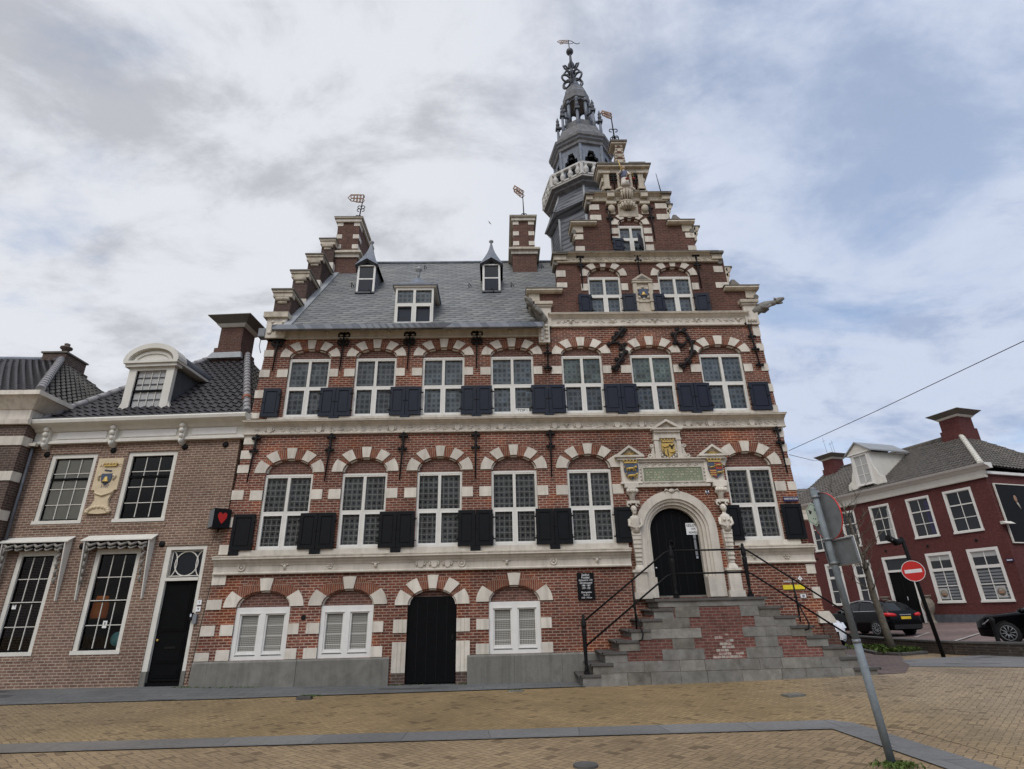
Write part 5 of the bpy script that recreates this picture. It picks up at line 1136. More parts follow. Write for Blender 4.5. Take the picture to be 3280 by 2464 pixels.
# ================================================================== FRONT STAIRCASE
SS = thing('front_staircase', 'double front staircase of grey stone and brick below the arched main door', 'staircase', (5.3, -.5, .05))
ofs = Vector((-5.3, .5, -.05))
def sb(mb, name, parent=SS): 
    for i, v in enumerate(mb.v): mb.v[i] = (v[0]+ofs.x, v[1]+ofs.y, v[2]+ofs.z)
    return mb.build(name, parent)
ln = [1.82, 2.07, 2.37, 2.72, 3.03, 3.33, 3.62]; lz = [.235, .465, .70, .935, 1.165, 1.39, 1.61]
rn = [8.80, 8.42, 8.14, 7.79, 7.45, 7.12, 6.77]; LZt = 1.83; yf, yb = -1.0, -.02
for xs, sg in ((ln, 1), (rn, -1)):
    for k in range(7):
        m = MB(); x = xs[k]; nx = (xs[k+1] if k < 6 else (3.92 if sg > 0 else 6.43)); z0 = lz[k-1]-.07 if k else -.2; z0 = max(z0, lz[k]-.23)
        xe = x+sg*(abs(nx-x)+.22)
        m.box(x+sg*.05, xe, yf, yb, z0 if k else -.2, lz[k]-.055, ('granite_brown', 'granite_grey')[(k+(sg > 0)) % 2])
        m.box(x-sg*.02, xe, yf-.03, yb, lz[k]-.055, lz[k], 'granite_dark'); m.tube([(x-sg*.02, yf-.03, lz[k]-.0275), (x-sg*.02, yb, lz[k]-.0275)], .0275, 'granite_dark', 8)
        sb(m, 'step')
m = MB(); m.box(3.72, 6.46, yf-.04, yb, LZt-.06, LZt, 'granite_dark'); m.box(3.8, 6.4, yf, yb, LZt-.19, LZt-.06, 'granite_grey'); sb(m, 'landing')
# side wall: two courses of ashlar, then brick with grey blocks
m = MB()
for x0, x1, z0, z1 in ((2.05, 8.6, -.2, .235), (2.45, 8.35, .24, .47)):
    pass
q_ = random.Random(9)
def course(x0, x1, z0, z1, mb, mn=.45, mx=.95):
    x = x0
    while x < x1-.05:
        x2 = min(x+q_.uniform(mn, mx), x1)
        if x1-x2 < .2: x2 = x1
        mb.box(x+.004, x2-.004, yf+.0+q_.uniform(0, .012), yf+.4, z0+.004, z1-.004, q_.choice(('granite_grey', 'granite_pale', 'granite_brown', 'granite_grey'))); x = x2
course(2.22, 8.62, -.2, .255, m); course(2.5, 8.36, .255, .49, m)
for x0, x1, z0, z1 in ((3.77, 4.76, .49, .72), (5.75, 6.62, .49, .72), (4.03, 4.56, .72, .95), (6.0, 6.55, .72, .95), (3.55, 4.75, .95, 1.17), (5.74, 6.3, .95, 1.17), (6.3, 7.05, .95, 1.17), (3.8, 4.51, 1.17, 1.40), (6.07, 6.75, 1.17, 1.40), (4.18, 4.78, 1.40, 1.64), (5.76, 6.38, 1.40, 1.64), (6.55, 7.35, .72, .95) if 0 else (7.0, 7.42, .93, 1.12)):
    m.box(x0+.004, x1-.004, yf+q_.uniform(0, .008), yf+.3, z0+.004, z1-.004, q_.choice(('granite_grey', 'granite_pale', 'granite_brown')))
sb(m, 'stone_courses')
m = MB(); m.prism([(2.7, .2), (8.2, .2), (8.0, .49), (7.7, .72), (7.4, .95), (7.05, 1.17), (6.7, 1.4), (6.4, 1.64), (3.85, 1.64), (3.6, 1.4), (3.3, 1.17), (3.0, .95), (2.75, .72), (2.65, .49)], yf+.02, yb, 'brick_steps'); sb(m, 'brick_wall')
m = MB(); q2 = random.Random(3)
for k in range(38):   # salt-bleached bricks low in the middle panel
    row = int(abs(q2.gauss(0, 3.4))); z = .50+.069*row
    if z > 1.0: continue
    x = 5.3+q2.gauss(0, .2)*(1.15-row*.12); x = round(x/.1)*.1+.05*(row % 2); m.box(x-.045, x+.045, yf+.0195-q2.uniform(.001, .003), yf+.03, z+.006, z+.06, q2.choice(('brick_efflor', 'mortar_pale', 'brick_efflor')))
o = sb(m, 'bleached_bricks'); o['kind'] = 'stuff'
def newel(x, y, zb, zt):
    m = MB(); h = zt-zb; m.box(x-.06, x+.06, y-.06, y+.06, zb, zb+.07, 'black_iron')
    m.lathe([(.045, .05), (.05, .12), (.03, .17), (.03, .22), (.04, .3), (.055, h*.66), (.062, h*.72), (.045, h*.74), (.045, h*.76), (.06, h*.78), (.06, h*.84), (.05, h*.86), (.055, h*.9), (.03, h*.93), (.038, h*.97), (.015, h)], 'black_iron', 12, (x, y, zb)); return m
N = [(1.98, .235, 1.53), (4.29, LZt, 3.08), (6.12, LZt, 3.1), (8.50, .235, 1.55)]
yr = yf+.09
for x, zb, zt in N: sb(newel(x, yr, zb, zt), 'newel_post')
def rail(pts): m = MB(); m.tube(pts, .022, 'black_iron', 8); sb(m, 'handrail')
for dz in (0, -.55):
    rail([(2.0, yr, 1.38+dz), (4.12, yr, 2.9+dz), (4.27, yr, 2.95+dz)]); rail([(4.3, yr, 2.95+dz), (6.1, yr, 2.95+dz)]); rail([(6.15, yr, 2.95+dz), (6.25, yr, 2.9+dz), (8.48, yr, 1.36+dz)])
for x, zt, zb in ((3.24, 2.25, .98), (7.22, 2.22, 1.12)):
    m = MB(); s_ = 1; m.tube([(x, yr, zt), (x+.01, yr, zt-.55), (x+.0, yr, zb+.12)], [.018, .026, .02], 'black_iron', 8); m.tube([(x, yr, zb+.62), (x+.04, yf-.06, zb+.3), (x+.1, yf-.1, zb+.08), (x+.06, yf-.09, zb-.04), (x+.0, yf-.04, zb-.06)], .018, 'black_iron', 6); m.ball((x, yr, zb+.68), .04, 'black_iron', 8, 6); sb(m, 'stanchion')

# ================================================================== SIGNS AND SMALL THINGS ON THE TOWN HALL
t = thing('notice_board', 'black notice board with white script lettering on the brick wall left of the stairs', 'sign', (2.22, 0, 1.87))
MB().box(-.22, .22, -.05, -.005, 0, .65, 'sign_black').build('panel', t)
for i, (tx, sz) in enumerate((('Stadhuis', .085), ('Franeker', .085), ('Gebouwd in 1591', .07), ('Gerestaureerd', .075), ('1886 - 1887', .065), ('1979 - 1981', .065), ('Openingstijden', .062), ('Ma t/m vr', .055), ('13.00 - 17.00 uur', .055))):
    text(tx, sz, 'sign_white', t, loc=(0, -.052, .6-.066*i-(.03 if i > 5 else 0)), sx=.72, shear=.25)
t = thing('closed_notice', 'white closing notice with black capitals hung on the black main door', 'sign', (5.33, .25, 3.44))
m = MB(); m.box(-.2, .2, -.012, 0, .03, .34, 'sign_white'); m.build('panel', t)
for i, (tx, sz) in enumerate((('GESLOTEN', .105), ('I.V.M.', .08), ('HUWELIJK', .085))): text(tx, sz, 'print_black', t, loc=(0, -.014, .275-.095*i), sx=.72)
m = MB(); m.box(-.035, .035, -.02, 0, -.08, .03, 'galvanised'); m.box(-.03, .03, -.015, 0, -.52, -.1, 'grey_plastic'); m.box(-.03, .03, -.018, 0, -.6, -.54, 'chrome'); m.build('letter_plate', t)
t = thing('street_name_sign', 'dark blue street name plate with white capitals beside the upper right corner shutter', 'sign', (8.1, -.03, 4.34))
MB().box(-.24, .17, -.02, 0, -.065, .065, 'sign_blue').build('panel', t); text('RAADHUIS PLEIN', .075, 'sign_white', t, loc=(-.035, -.023, 0), sx=.66)
t = thing('yellow_sign', 'small yellow and clear wall sign on the brick beside the right-hand stair', 'sign', (7.66, -.01, 2.0))
MB().box(-.28, .28, -.03, 0, 0, .11, 'sign_yellow').build('panel', t); text('Streekmuseum', .075, 'sign_white', t, loc=(-.05, -.012, .2), sx=.85)
m = MB()
for k in range(4): a = k*PI/2; m.ball((.22+.035*cos(a), -.01, .26+.035*sin(a)), (.028, .008, .028), 'sign_white', 8, 4)
m.build('emblem', t)
m = MB(); m.box(7.80, 7.94, -.03, 0, 1.79, 1.88, 'sign_white'); m.box(7.84, 7.9, -.033, -.03, 1.805, 1.865, 'grey_plastic'); tag(m.build('house_number_plate'), 'small white number plate below the yellow sign by the stair', 'sign')
t = thing('heritage_shield', 'tiny white and blue enamel monument shield beside the portal arch', 'sign', (5.77, -.03, 4.57))
m = MB(); m.prism([(-.05, .06), (.05, .06), (.05, -.01), (0, -.07), (-.05, -.01)], -.012, .02, 'sign_white'); m.build('plate', t); m = MB(); m.prism([(-.045, .055), (0, .0), (.045, .055)], -.016, -.012, 'sign_blue'); m.prism([(-.045, -.01), (0, .0), (.045, -.01), (0, -.063)], -.016, -.012, 'sign_blue'); m.build('blue_fields', t)
t = thing('window_poster', 'white paper strip with dark letters standing in an upper window of the town hall', 'poster', (.72, .09, 7.06)); MB().box(-.2, .2, .0, .006, -.04, .1, 'paper').build('sheet', t); text('TOP !', .12, 'print_black', t, loc=(0, -.003, .03))
t = thing('floodlight', 'grey floodlight box with a hanging cable at the upper left corner of the town hall', 'floodlight', (lx(9.6)-.05, -.05, 9.62)); m = MB(); m.box(-.2, 0, -.15, .1, -.14, .14, 'galvanised'); m.box(-.19, -.01, -.16, -.15, -.12, .12, 'grey_plastic'); m.build('housing', t); m = MB(); m.tube([(-.16, 0, -.14), (-.17, 0, -.4), (-.1, .0, -.62)], .012, 'grey_plastic', 5); m.build('cable', t)

# ================================================================== LEFT HOUSE
def house_frame(P0, ang): return P0, ang
LHT = thing('brick_house', 'tan brick shop house with a white cornice, black roof tiles and an arched dormer', 'house', (-7.5, .1, 0), R(-3.5))
X0, X1 = -5.86, .14
w = MB(); win = lambda a, b, c, d: [(a, c), (b, c), (b, d), (a, d)]
LU = [(-5.28, -3.93), (-3.03, -1.6)]; LUZ = (4.11, 6.08); LL = [(-5.42, -4.3), (-3.28, -2.04)]; LLZ = (.86, 3.4); LD = (-1.38, -.26, .1, 3.44)
hs = [win(a, b, *LUZ) for a, b in LU]+[win(a, b, *LLZ) for a, b in LL]+[win(LD[0], LD[1], -.2, LD[3])]
holed([(X0, -.3), (X1, -.3), (X1, 6.4), (X0, 6.4)], hs, 0, 'brick_tan', w, .16)
w.poly([(X0, 0, -.3), (X0, 0, 6.9), (X0, 8, 6.9), (X0, 8, -.3)], 'brick_tan'); w.poly([(X1, 0, -.3), (X1, 0, 6.9), (X1, 8, 6.9), (X1, 8, -.3)], 'brick_tan'); w.poly([(X0, 8, -.3), (X1, 8, -.3), (X1, 8, 6.9), (X0, 8, 6.9)], 'brick_tan')
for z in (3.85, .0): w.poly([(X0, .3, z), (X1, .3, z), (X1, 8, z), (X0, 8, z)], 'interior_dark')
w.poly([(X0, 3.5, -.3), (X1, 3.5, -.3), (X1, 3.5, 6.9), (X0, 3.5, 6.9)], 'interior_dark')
w.build('wall', LHT, clean=False)
for a, b, z0, z1 in ((-5.28, -3.93, 6.08, 6.33), (-3.03, -1.6, 6.08, 6.33), (-1.45, -.2, 3.46, 3.85), (-5.3, -3.9, 3.98, 4.1), (-3.1, -1.6, 3.95, 4.08), (-5.5, -4.3, .74, .85), (-3.3, -2.0, .74, .85)):
    MB().prism([(a-.05, z0), (b+.05, z0), (b+.1, z1), (a-.1, z1)], -.012, .02, 'brick_tan').build('brick_course', LHT)
c = MB(); wp = 'old_white_paint'
c.box(X0-.02, X1+.16, -.08, .1, 6.42, 6.9, wp); c.sweepx([(.05, 6.36), (-.14, 6.36), (-.14, 6.42), (-.09, 6.46), (.05, 6.46)], X0-.03, X1+.18, wp)
c.sweepx([(.1, 6.72), (-.12, 6.72), (-.2, 6.8), (-.36, 6.86), (-.42, 6.9), (-.44, 6.98), (-.4, 7.04), (.3, 7.04)], X0-.1, X1+.26, wp); c.box(X0-.1, X1+.26, -.42, .25, 7.04, 7.06, 'lead_dark')
for x0, x1 in ((-5.2, -3.75), (-3.3, -1.7), (-1.25, .05)): c.box(x0, x1, -.10, -.08, 6.5, 6.7, 'white_paint')
co = c.build('cornice', LHT)
for x in (-5.46, -3.5, -1.48):
    m = MB(); m.prism([(x-.09, 6.84), (x+.09, 6.84), (x+.08, 6.5), (x+.05, 6.3), (x, 6.2), (x-.05, 6.3), (x-.08, 6.5)], -.2, 0, wp)
    for k in range(4): m.ball((x, -.2-.03*(k < 2), 6.76-.15*k), (.09-.012*k, .07, .08), wp, 8, 5)
    m.build('console', co)
for x, z in ((-5.43, 6.08), (-3.5, 6.14), (-1.42, 6.17), (-.25, 6.2), (-3.68, 3.5), (-1.5, 3.5)): MB().lathe([(.085, 0), (.085, .03), (.03, .05)], 'black_iron', 8, (0, 0, 0)).xf(Matrix.Translation((x, 0, z)) @ Matrix.Rotation(PI/2, 4, 'X')).build('anchor_plate', LHT)
def sash(a, b, z0, z1, parent, rows, cols, fw=.12, meet=None, glass='clear_glass', y=.03, fm='old_white_paint', bar='old_white_paint', sm='black_door', bw=.018, name='window'):
    f = MB(); f.box(a, a+fw, y, y+.14, z0, z1, fm); f.box(b-fw, b, y, y+.14, z0, z1, fm); f.box(a+fw, b-fw, y, y+.14, z1-fw, z1, fm); f.box(a-.02, b+.02, y-.05, y+.14, z0, z0+.09, fm)
    s = .03; a2, b2, p, q = a+fw, b-fw, z0+.09, z1-fw
    f.box(a2, a2+s, y+.05, y+.1, p, q, sm); f.box(b2-s, b2, y+.05, y+.1, p, q, sm); f.box(a2+s, b2-s, y+.05, y+.1, p, p+s*1.6, sm); f.box(a2+s, b2-s, y+.05, y+.1, q-s, q, sm)
    if meet is not None: zm = p+(q-p)*meet; f.box(a2, b2, y+.035, y+.1, zm-.03, zm+.03, sm)
    for i in range(1, cols): x = a2+(b2-a2)*i/cols; f.box(x-bw/2, x+bw/2, y+.052, y+.08, p, q, bar)
    for j in range(1, rows):
        z = p+(q-p)*j/rows
        if meet is None or abs(z-zm) > .06: f.box(a2, b2, y+.051, y+.081, z-bw/2, z+bw/2, bar)
        else: f.box(a2, b2, y+.03, y+.05, z+.0, z+.02, bar)
    o = f.build(name, parent)
    g_ = MB(); g_.poly([(a2, y+.07, p), (b2, y+.07, p), (b2, y+.07, q), (a2, y+.07, q)], glass); g_.build('glass', o, clean=False)
    return o
o1 = sash(*LU[0], *LUZ, LHT, 4, 3, meet=.66); sash(*LU[1], *LUZ, LHT, 4, 3, meet=.66)
m = MB(); m.box(LU[0][0]+.1, LU[0][1]-.1, .115, .13, 4.15, 6.05, 'curtain_beige'); m.build('blind', o1)
for a, b in LL: sash(a, b, *LLZ, LHT, 4, 3, meet=.5)
# front door with its light
f = MB(); a, b, z0, z1 = LD; fm = 'old_white_paint'
f.box(a, a+.14, .02, .16, .45, z1, fm); f.box(b-.1, b, .02, .16, .45, z1, fm); f.box(a-.02, a+.14, .0, .16, -.1, .45, 'plinth_stone'); f.box(b-.1, b+.02, .0, .16, -.1, .45, 'plinth_stone'); f.box(a+.14, b-.1, .02, .16, z1-.1, z1, fm); f.box(a+.14, b-.1, .0, .16, 2.56, 2.64, fm)
fo = f.build('door_frame', LHT)
d = MB(); a2, b2 = a+.14, b-.1; d.box(a2, b2, .1, .15, .22, 2.56, 'black_door'); d.box(a2, b2, .0, .15, -.1, .2, 'plinth_stone') if 0 else d.box(a2, b2, .04, .15, .0, .2, 'black_door')
for p, q in ((.3, .52), (.62, 1.25), (1.35, 2.45)): d.box(a2+.12, b2-.12, .085, .1, p, q, 'black_door'); d.box(a2+.17, b2-.17, .075, .085, p+.05, q-.05, 'black_door')
do = d.build('door', LHT); m = MB(); m.ball((a2+.08, .07, 1.15), .03, 'gold', 8, 5); m.box(a2+.3, b2-.3, .065, .075, .95, 1.0, 'black_iron'); m.build('handle', do)
g_ = MB(); g_.poly([(a2, .12, 2.64), (b2, .12, 2.64), (b2, .12, z1-.1), (a2, .12, z1-.1)], 'dark_glass'); lt = g_.build('door_light', LHT, clean=False)
m = MB(); cx, cz, rr = (a2+b2)/2, 2.99, .31; m.tube([(cx+rr*cos(t), .1, cz+rr*sin(t)) for t in [k*2*PI/20 for k in range(20)]], .016, fm, 6, True)
for sg in (-1, 1): m.tube([(cx+sg*(.42-.16*cos(t)), .1, cz+.33*sin(t)) for t in [-PI/2+k*PI/10 for k in range(11)]], .014, fm, 6)
for z in (2.68, 3.31): m.tube([(a2+.02, .1, z), (b2-.02, .1, z)], .014, fm, 6)
for x in (a2+.03, b2-.03): m.tube([(x, .1, 2.68), (x, .1, 3.31)], .012, fm, 6)
m.build('tracery', lt)
# hoods with scalloped trim over the shop windows
for i, (a, b) in enumerate(((-5.75, -4.0), (-3.5, -1.72))):
    m = MB(); zt = 3.72
    m.hexa([(a-.08, -.25, zt-.12), (b+.08, -.25, zt-.12), (b+.06, .0, zt+.02), (a-.06, .0, zt+.02), (a-.08, -.25, zt-.09), (b+.08, -.25, zt-.09), (b+.06, .0, zt+.05), (a-.06, .0, zt+.05)], wp)
    for x in (a, b-.03): m.hexa([(x, -.06, 2.14), (x+.03, -.06, 2.14), (x+.03, 0, 2.14), (x, 0, 2.14), (x, -.23, zt-.12), (x+.03, -.23, zt-.12), (x+.03, 0, zt), (x, 0, zt)], wp)
    ho = m.build('window_hood', LHT); s = MB(); n = 6; q2 = random.Random(i)
    for k in range(n):
        x0, x1 = a+.06+(b-a-.12)*k/n, a+.06+(b-a-.12)*(k+1)/n; z = zt-.14
        s.tube([(x0+.01, -.19, z-.02), ((x0+x1)/2, -.24, z-.10), (x1-.01, -.19, z-.04)], [.03, .042, .03], 'trim_paint', 8); s.tube([(x0+.03, -.16, z-.14), ((x0+x1)/2, -.22, z-.19+q2.uniform(-.03, .03)), (x1-.02, -.17, z-.13)], [.022, .03, .022], 'trim_paint', 8)
        s.box(x0, x1, -.15, -.08, z-.16, z, 'dark_hole')
    for sg, x in ((1, a+.07), (-1, b-.1)):
        for k in range(5): z = zt-.32-.19*k; y_ = -.18+.022*k; s.tube([(x, y_, z+.1), (x+sg*.06*(1-k*.08), y_-.04, z), (x+sg*.02, y_, z-.1)], [.02, .036, .02], 'trim_paint', 8)
    s.build('scalloped_trim', ho)
# plaque with crown, bell and lettering
m = MB(); m.box(-3.82, -3.1, -.05, .02, 5.0, 5.9, 'stone_ochre'); pq = m.build('gable_stone', LHT)
m = MB(); m.prism([(-3.72, 5.0), (-3.16, 5.0), (-3.2, 4.9), (-3.26, 4.72), (-3.22, 4.55), (-3.12, 4.42), (-3.2, 4.36), (-3.45, 4.34), (-3.75, 4.36), (-3.86, 4.44), (-3.72, 4.55), (-3.64, 4.72), (-3.68, 4.9)], -.07, .02, 'stone_ochre')
for k in range(9): a = PI*k/8; m.ball((-3.47+.3*cos(a), -.07, 4.40+.13*sin(a)), (.06, .05, .05), 'stone_ochre', 8, 5)
m.tube([(-3.68, -.08, 4.92), (-3.45, -.09, 4.84), (-3.2, -.08, 4.92)], .03, 'stone_ochre', 6); m.build('shell_bracket', pq)
m = MB(); crown(m, -3.42, 5.66, .17, -.06); m.prism(shield_pts(-3.46, 5.32, .15, 1.2), -.07, -.05, 'heraldic_blue'); bell(m, -3.46, -.08, 5.22, .1); m.tube([(-3.56, -.06, 5.56), (-3.36, -.06, 5.53)], .02, 'heraldic_blue', 6)
for sg in (-1, 1): m.tube([(-3.46+sg*.17, -.06, 5.42), (-3.46+sg*.25, -.07, 5.38), (-3.46+sg*.2, -.06, 5.28)], .03, 'stone_ochre', 6)
m.build('coat_of_arms', pq)
for tx, x, z in (('AN', -3.66, 5.68), ('NO', -3.2, 5.68), ('1707', -3.46, 5.1)): text(tx, .12, 'heraldic_blue' if tx == '1707' else 'gilt_red', pq, loc=(x, -.052, z))

def pantiles(mb, B0, B1, T1, T0, m, pitch=.24, course=.3, h=.035):
    """tiles on the quad B0 B1 (eave) to T0 T1 (top): S-shaped waves across, a step at every course"""
    B0, B1, T1, T0 = [Vector(p) for p in (B0, B1, T1, T0)]; ux = (B1-B0).normalized(); n_ = (B1-B0).cross(T0-B0).normalized()
    if n_.z < 0: n_ = -n_
    H = ((T0-B0)-ux*(T0-B0).dot(ux)).length; rows = max(1, int(H/course)); L = (B1-B0).length; ns = max(4, int(L/pitch*5))
    for r__ in range(rows):
        base = len(mb.v)
        for e in (0, 1):
            t = (r__+e)/rows; P, Q = B0+(T0-B0)*t, B1+(T1-B1)*t
            for k in range(ns+1):
                p = P+(Q-P)*k/ns; u = (p-B0).dot(ux); ph = u/pitch*2*PI
                mb.v.append(tuple(p+n_*(h*(sin(ph)+.35*sin(2*ph))+(.035 if e == 0 else 0))))
        for k in range(ns): mb.face((base+k, base+k+1, base+ns+2+k, base+ns+1+k), m, True)
    mb.poly([B0-n_*.06, B1-n_*.06, T1-n_*.06, T0-n_*.06], m)
def ridge(mb, A, B, m, r=.11, step=.33):
    A, B = Vector(A), Vector(B); n = max(1, int((B-A).length/step)); d = (B-A)/n
    for k in range(n): p = A+d*k; mb.tube([p, p+d*1.12], [r*1.12, r*.92], m if not (k == 1 and m == 'tile_ridge!') else m, 8)
RF = MB(); ez = 7.06; T0, T1 = (-3.5, 4.1, 11.0), (-2.4, 4.1, 11.0); E = [(X0-.1, -.1, ez), (X1+.12, -.1, ez), (X1+.12, 8.2, ez), (X0-.1, 8.2, ez)]
pantiles(RF, E[0], E[1], T1, T0, 'roof_tile_glazed'); rfo = RF.build('roof', LHT)
RS = MB(); pantiles(RS, E[1], E[2], T1, T1, 'roof_tile_matt'); pantiles(RS, E[3], E[0], T0, T0, 'roof_tile_matt'); pantiles(RS, E[2], E[3], T0, T1, 'roof_tile_matt'); RS.build('hip_tiles', rfo)
up_ = Vector((0, 0, .06)); rg = MB(); ridge(rg, Vector(E[0])+up_, Vector(T0)+up_, 'tile_ridge'); rg.build('ridge_tiles', rfo); rg = MB(); ridge(rg, Vector(E[1])+up_, Vector(T1)+up_, 'tile_ridge'); p_ = Vector(E[1]).lerp(Vector(T1), .17)+up_; ridge(rg, p_, p_+(Vector(T1)-Vector(E[1])).normalized()*.3, 'tile_cap_red', .125); rg.build('ridge_tiles', rfo)
def stack(x0, x1, y0, y1, zb, zt, parent, bm_='brick_tan', capm='stone_lead_capped', ov=.38):
    m = MB(); m.box(x0-.08, x1+.08, y0-.08, y1+.08, zb-1.2, zb+.25, bm_); m.box(x0, x1, y0, y1, zb+.25, zt, bm_); o = m.build('chimney', parent)
    m = MB(); m.hexa([(x0-.03, y0-.03, zt-.05), (x1+.03, y0-.03, zt-.05), (x1+.03, y1+.03, zt-.05), (x0-.03, y1+.03, zt-.05), (x0-.14, y0-.14, zt+.06), (x1+.14, y0-.14, zt+.06), (x1+.14, y1+.14, zt+.06), (x0-.14, y1+.14, zt+.06)], 'old_white_paint')
    m.hexa([(x0-.12, y0-.12, zt+.06), (x1+.12, y0-.12, zt+.06), (x1+.12, y1+.12, zt+.06), (x0-.12, y1+.12, zt+.06), (x0-ov, y0-ov, zt+.3), (x1+ov, y0-ov, zt+.3), (x1+ov, y1+ov, zt+.3), (x0-ov, y1+ov, zt+.3)], capm); m.box(x0-ov-.01, x1+ov+.01, y0-ov-.01, y1+ov+.01, zt+.3, zt+.33, capm); m.build('chimney_cap', o)
    return o
stack(-3.38, -2.5, 3.7, 4.6, 10.9, 12.1, LHT, 'brick_chimney')
m = MB(); m.hexa([(-3.6, 3.45, 10.65), (-2.28, 3.45, 10.65), (-2.28, 3.6, 10.65), (-3.6, 3.6, 10.65), (-3.5, 3.6, 10.95), (-2.4, 3.6, 10.95), (-2.4, 3.7, 10.95), (-3.5, 3.7, 10.95)], 'lead_pale'); m.build('flashing', rfo)
# arched dormer
dx0, dx1, dy, dzb, dzt = -3.98, -2.55, .42, 7.3, 8.92
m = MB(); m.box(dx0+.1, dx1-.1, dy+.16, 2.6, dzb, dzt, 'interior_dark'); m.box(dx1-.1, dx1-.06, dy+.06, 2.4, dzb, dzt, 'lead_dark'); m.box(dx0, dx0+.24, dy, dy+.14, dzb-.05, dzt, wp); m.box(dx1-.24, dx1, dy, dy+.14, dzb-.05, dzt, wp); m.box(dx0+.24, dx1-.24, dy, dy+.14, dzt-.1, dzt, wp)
for sg, x in ((-1, dx0), (1, dx1)): m.prism([(x, dzb-.05), (x+sg*.22, dzb-.05), (x+sg*.2, dzb+.15), (x+sg*.08, dzb+.3), (x, dzb+.5)], dy+.02, dy+.12, wp)
m.box(dx0-.1, dx1+.1, dy-.1, dy+.2, dzt, dzt+.1, wp); m.box(dx0-.14, dx1+.14, dy-.16, 2.4, dzt+.1, dzt+.18, wp)
cxd = (dx0+dx1)/2; hwd = (dx1-dx0)/2+.16
m.wedge(cxd, dzt+.18, hwd-.16, .42, hwd, .58, 0, PI, dy-.16, dy+.3, wp, 16); m.wedge(cxd, dzt+.18, hwd-.34, .27, hwd-.26, .35, 0, PI, dy-.06, dy+.2, wp, 16); m.prism([(cxd+(hwd-.16)*cos(PI*k/14), dzt+.18+.42*sin(PI*k/14)) for k in range(15)], dy-.02, dy+.2, wp)
m.wedge(cxd, dzt+.16, hwd-.1, .5, hwd-.02, .56, 0, PI, dy+.3, 2.4, 'lead_dark', 16)
dmo = m.build('dormer', LHT)
f = MB(); a, b, p, q = dx0+.24, dx1-.24, dzb, dzt-.1; y = dy+.05
for x in (a, b-.03): f.box(x, x+.03, y, y+.05, p, q, 'black_door')
f.box(a, b, y-.015, y+.05, p+(q-p)*.56-.03, p+(q-p)*.56+.03, 'black_door')
for k in range(1, 4): x = a+(b-a)*k/4; f.box(x-.009, x+.009, y+.01, y+.03, p, q, wp)
for k in (1, 2, 4, 5): z = p+(q-p)*(.56*k/3 if k < 3 else .56+.44*(k-3)/3*1.0); f.box(a, b, y+.011, y+.031, z-.012, z+.012, 'lead_dark')
f.build('window', dmo); g_ = MB(); g_.box(a, b, y+.04, y+.045, p, q, 'blind_grey'); g_.build('blind', dmo)
# things at the left house
t = thing('light_box_sign', 'black hanging light box with a glowing red heart above the shop door', 'sign', tuple(LHT.matrix_basis @ Vector((-.16, -.02, 3.84))) if 0 else (-7.66, .09, 3.84), R(42))
m = MB(); m.box(-.17, .25, -.42, -.02, .0, .5, 'sign_black'); m.box(-.18, -.17, -.4, -.04, .02, .48, 'galvanised'); m.tube([(.1, -.1, .0), (.08, .0, -.12)], .02, 'black_iron', 6); m.build('case', t)
H_ = [(0, -.17), (.07, -.09), (.13, 0), (.14, .08), (.1, .14), (.05, .14), (0, .09), (-.05, .14), (-.1, .14), (-.14, .08), (-.13, 0), (-.07, -.09)]
m = MB(); m.prism([(.04+.82*p[0], .26+.95*p[1]) for p in H_], -.432, -.42, 'heart_lit'); m.build('heart', t)
t = thing('table_lamp', 'glowing orange lamp shade behind the right-hand shop window', 'lamp', (-10.6, .75, 1.2)); MB().lathe([(.14, 0), (.13, .05), (.03, .1), (.025, .5)], 'black_iron', 12).build('base', t); MB().lathe([(.17, .5), (.19, .6), (.18, .85), (.13, 1.05)], 'lamp_glow', 16).build('shade', t)
lg = bpy.data.lights.new('lamp_bulb', 'POINT'); lg.energy = 2.5; lg.color = (1, .5, .2); lg.shadow_soft_size = .1; lo = bpy.data.objects.new('lamp_bulb', lg); COL.objects.link(lo); lo.parent = t; lo.location = (0, 0, 1.35)
def lhp(x, y, z): a = R(-3.5); return (-7.5+x*cos(a)-y*sin(a), .1+x*sin(a)+y*cos(a), z)
m = MB(); m.lathe([(1e-4, -.01), (.17, -.01), (.17, .01), (1e-4, .01)], 'disc_blue', 24).xf(Matrix.Rotation(PI/2, 4, 'X')); o = m.build('round_dish'); o.location = lhp(-2.3, .2, 1.2); tag(o, 'round turquoise dish standing in the lower corner of the shop window', 'dish')
for x, z, lb in ((-2.64, 1.55, 'white card on the pane of the right-hand shop window'), (-5.18, 2.05, 'white card on the pane of the left-hand shop window')):
    m = MB(); m.box(-.055, .055, 0, .005, -.085, .085, 'paper'); m.box(-.02, .02, -.002, 0, -.01, .05, 'grey_plastic'); o = m.build('window_card'); o.location = lhp(x, .088, z); o.rotation_euler = (0, 0, R(-3.5)); tag(o, lb, 'card')
m = MB(); m.lathe([(.12, 0), (.13, .25), (.07, .36), (.06, .4), (.09, .48), (.07, .58), (.02, .62)], 'grey_plastic', 12); o = m.build('bust_ornament'); o.location = lhp(-4.55, .35, .98); tag(o, 'grey bust-like ornament on the sill of the left-hand shop window', 'ornament')
t = thing('intercom', 'grey intercom and key box on the right jamb of the shop door', 'intercom', lhp(-.28, -.01, 1.62), R(-3.5)); m = MB(); m.box(0, .1, -.06, .02, -.1, .12, 'grey_plastic'); m.box(-.1, -.02, -.05, .02, -.02, .16, 'sign_black'); m.build('case', t); m = MB(); m.box(-.08, -.04, -.055, -.05, .06, .13, 'lamp_clear'); m.build('display', t)
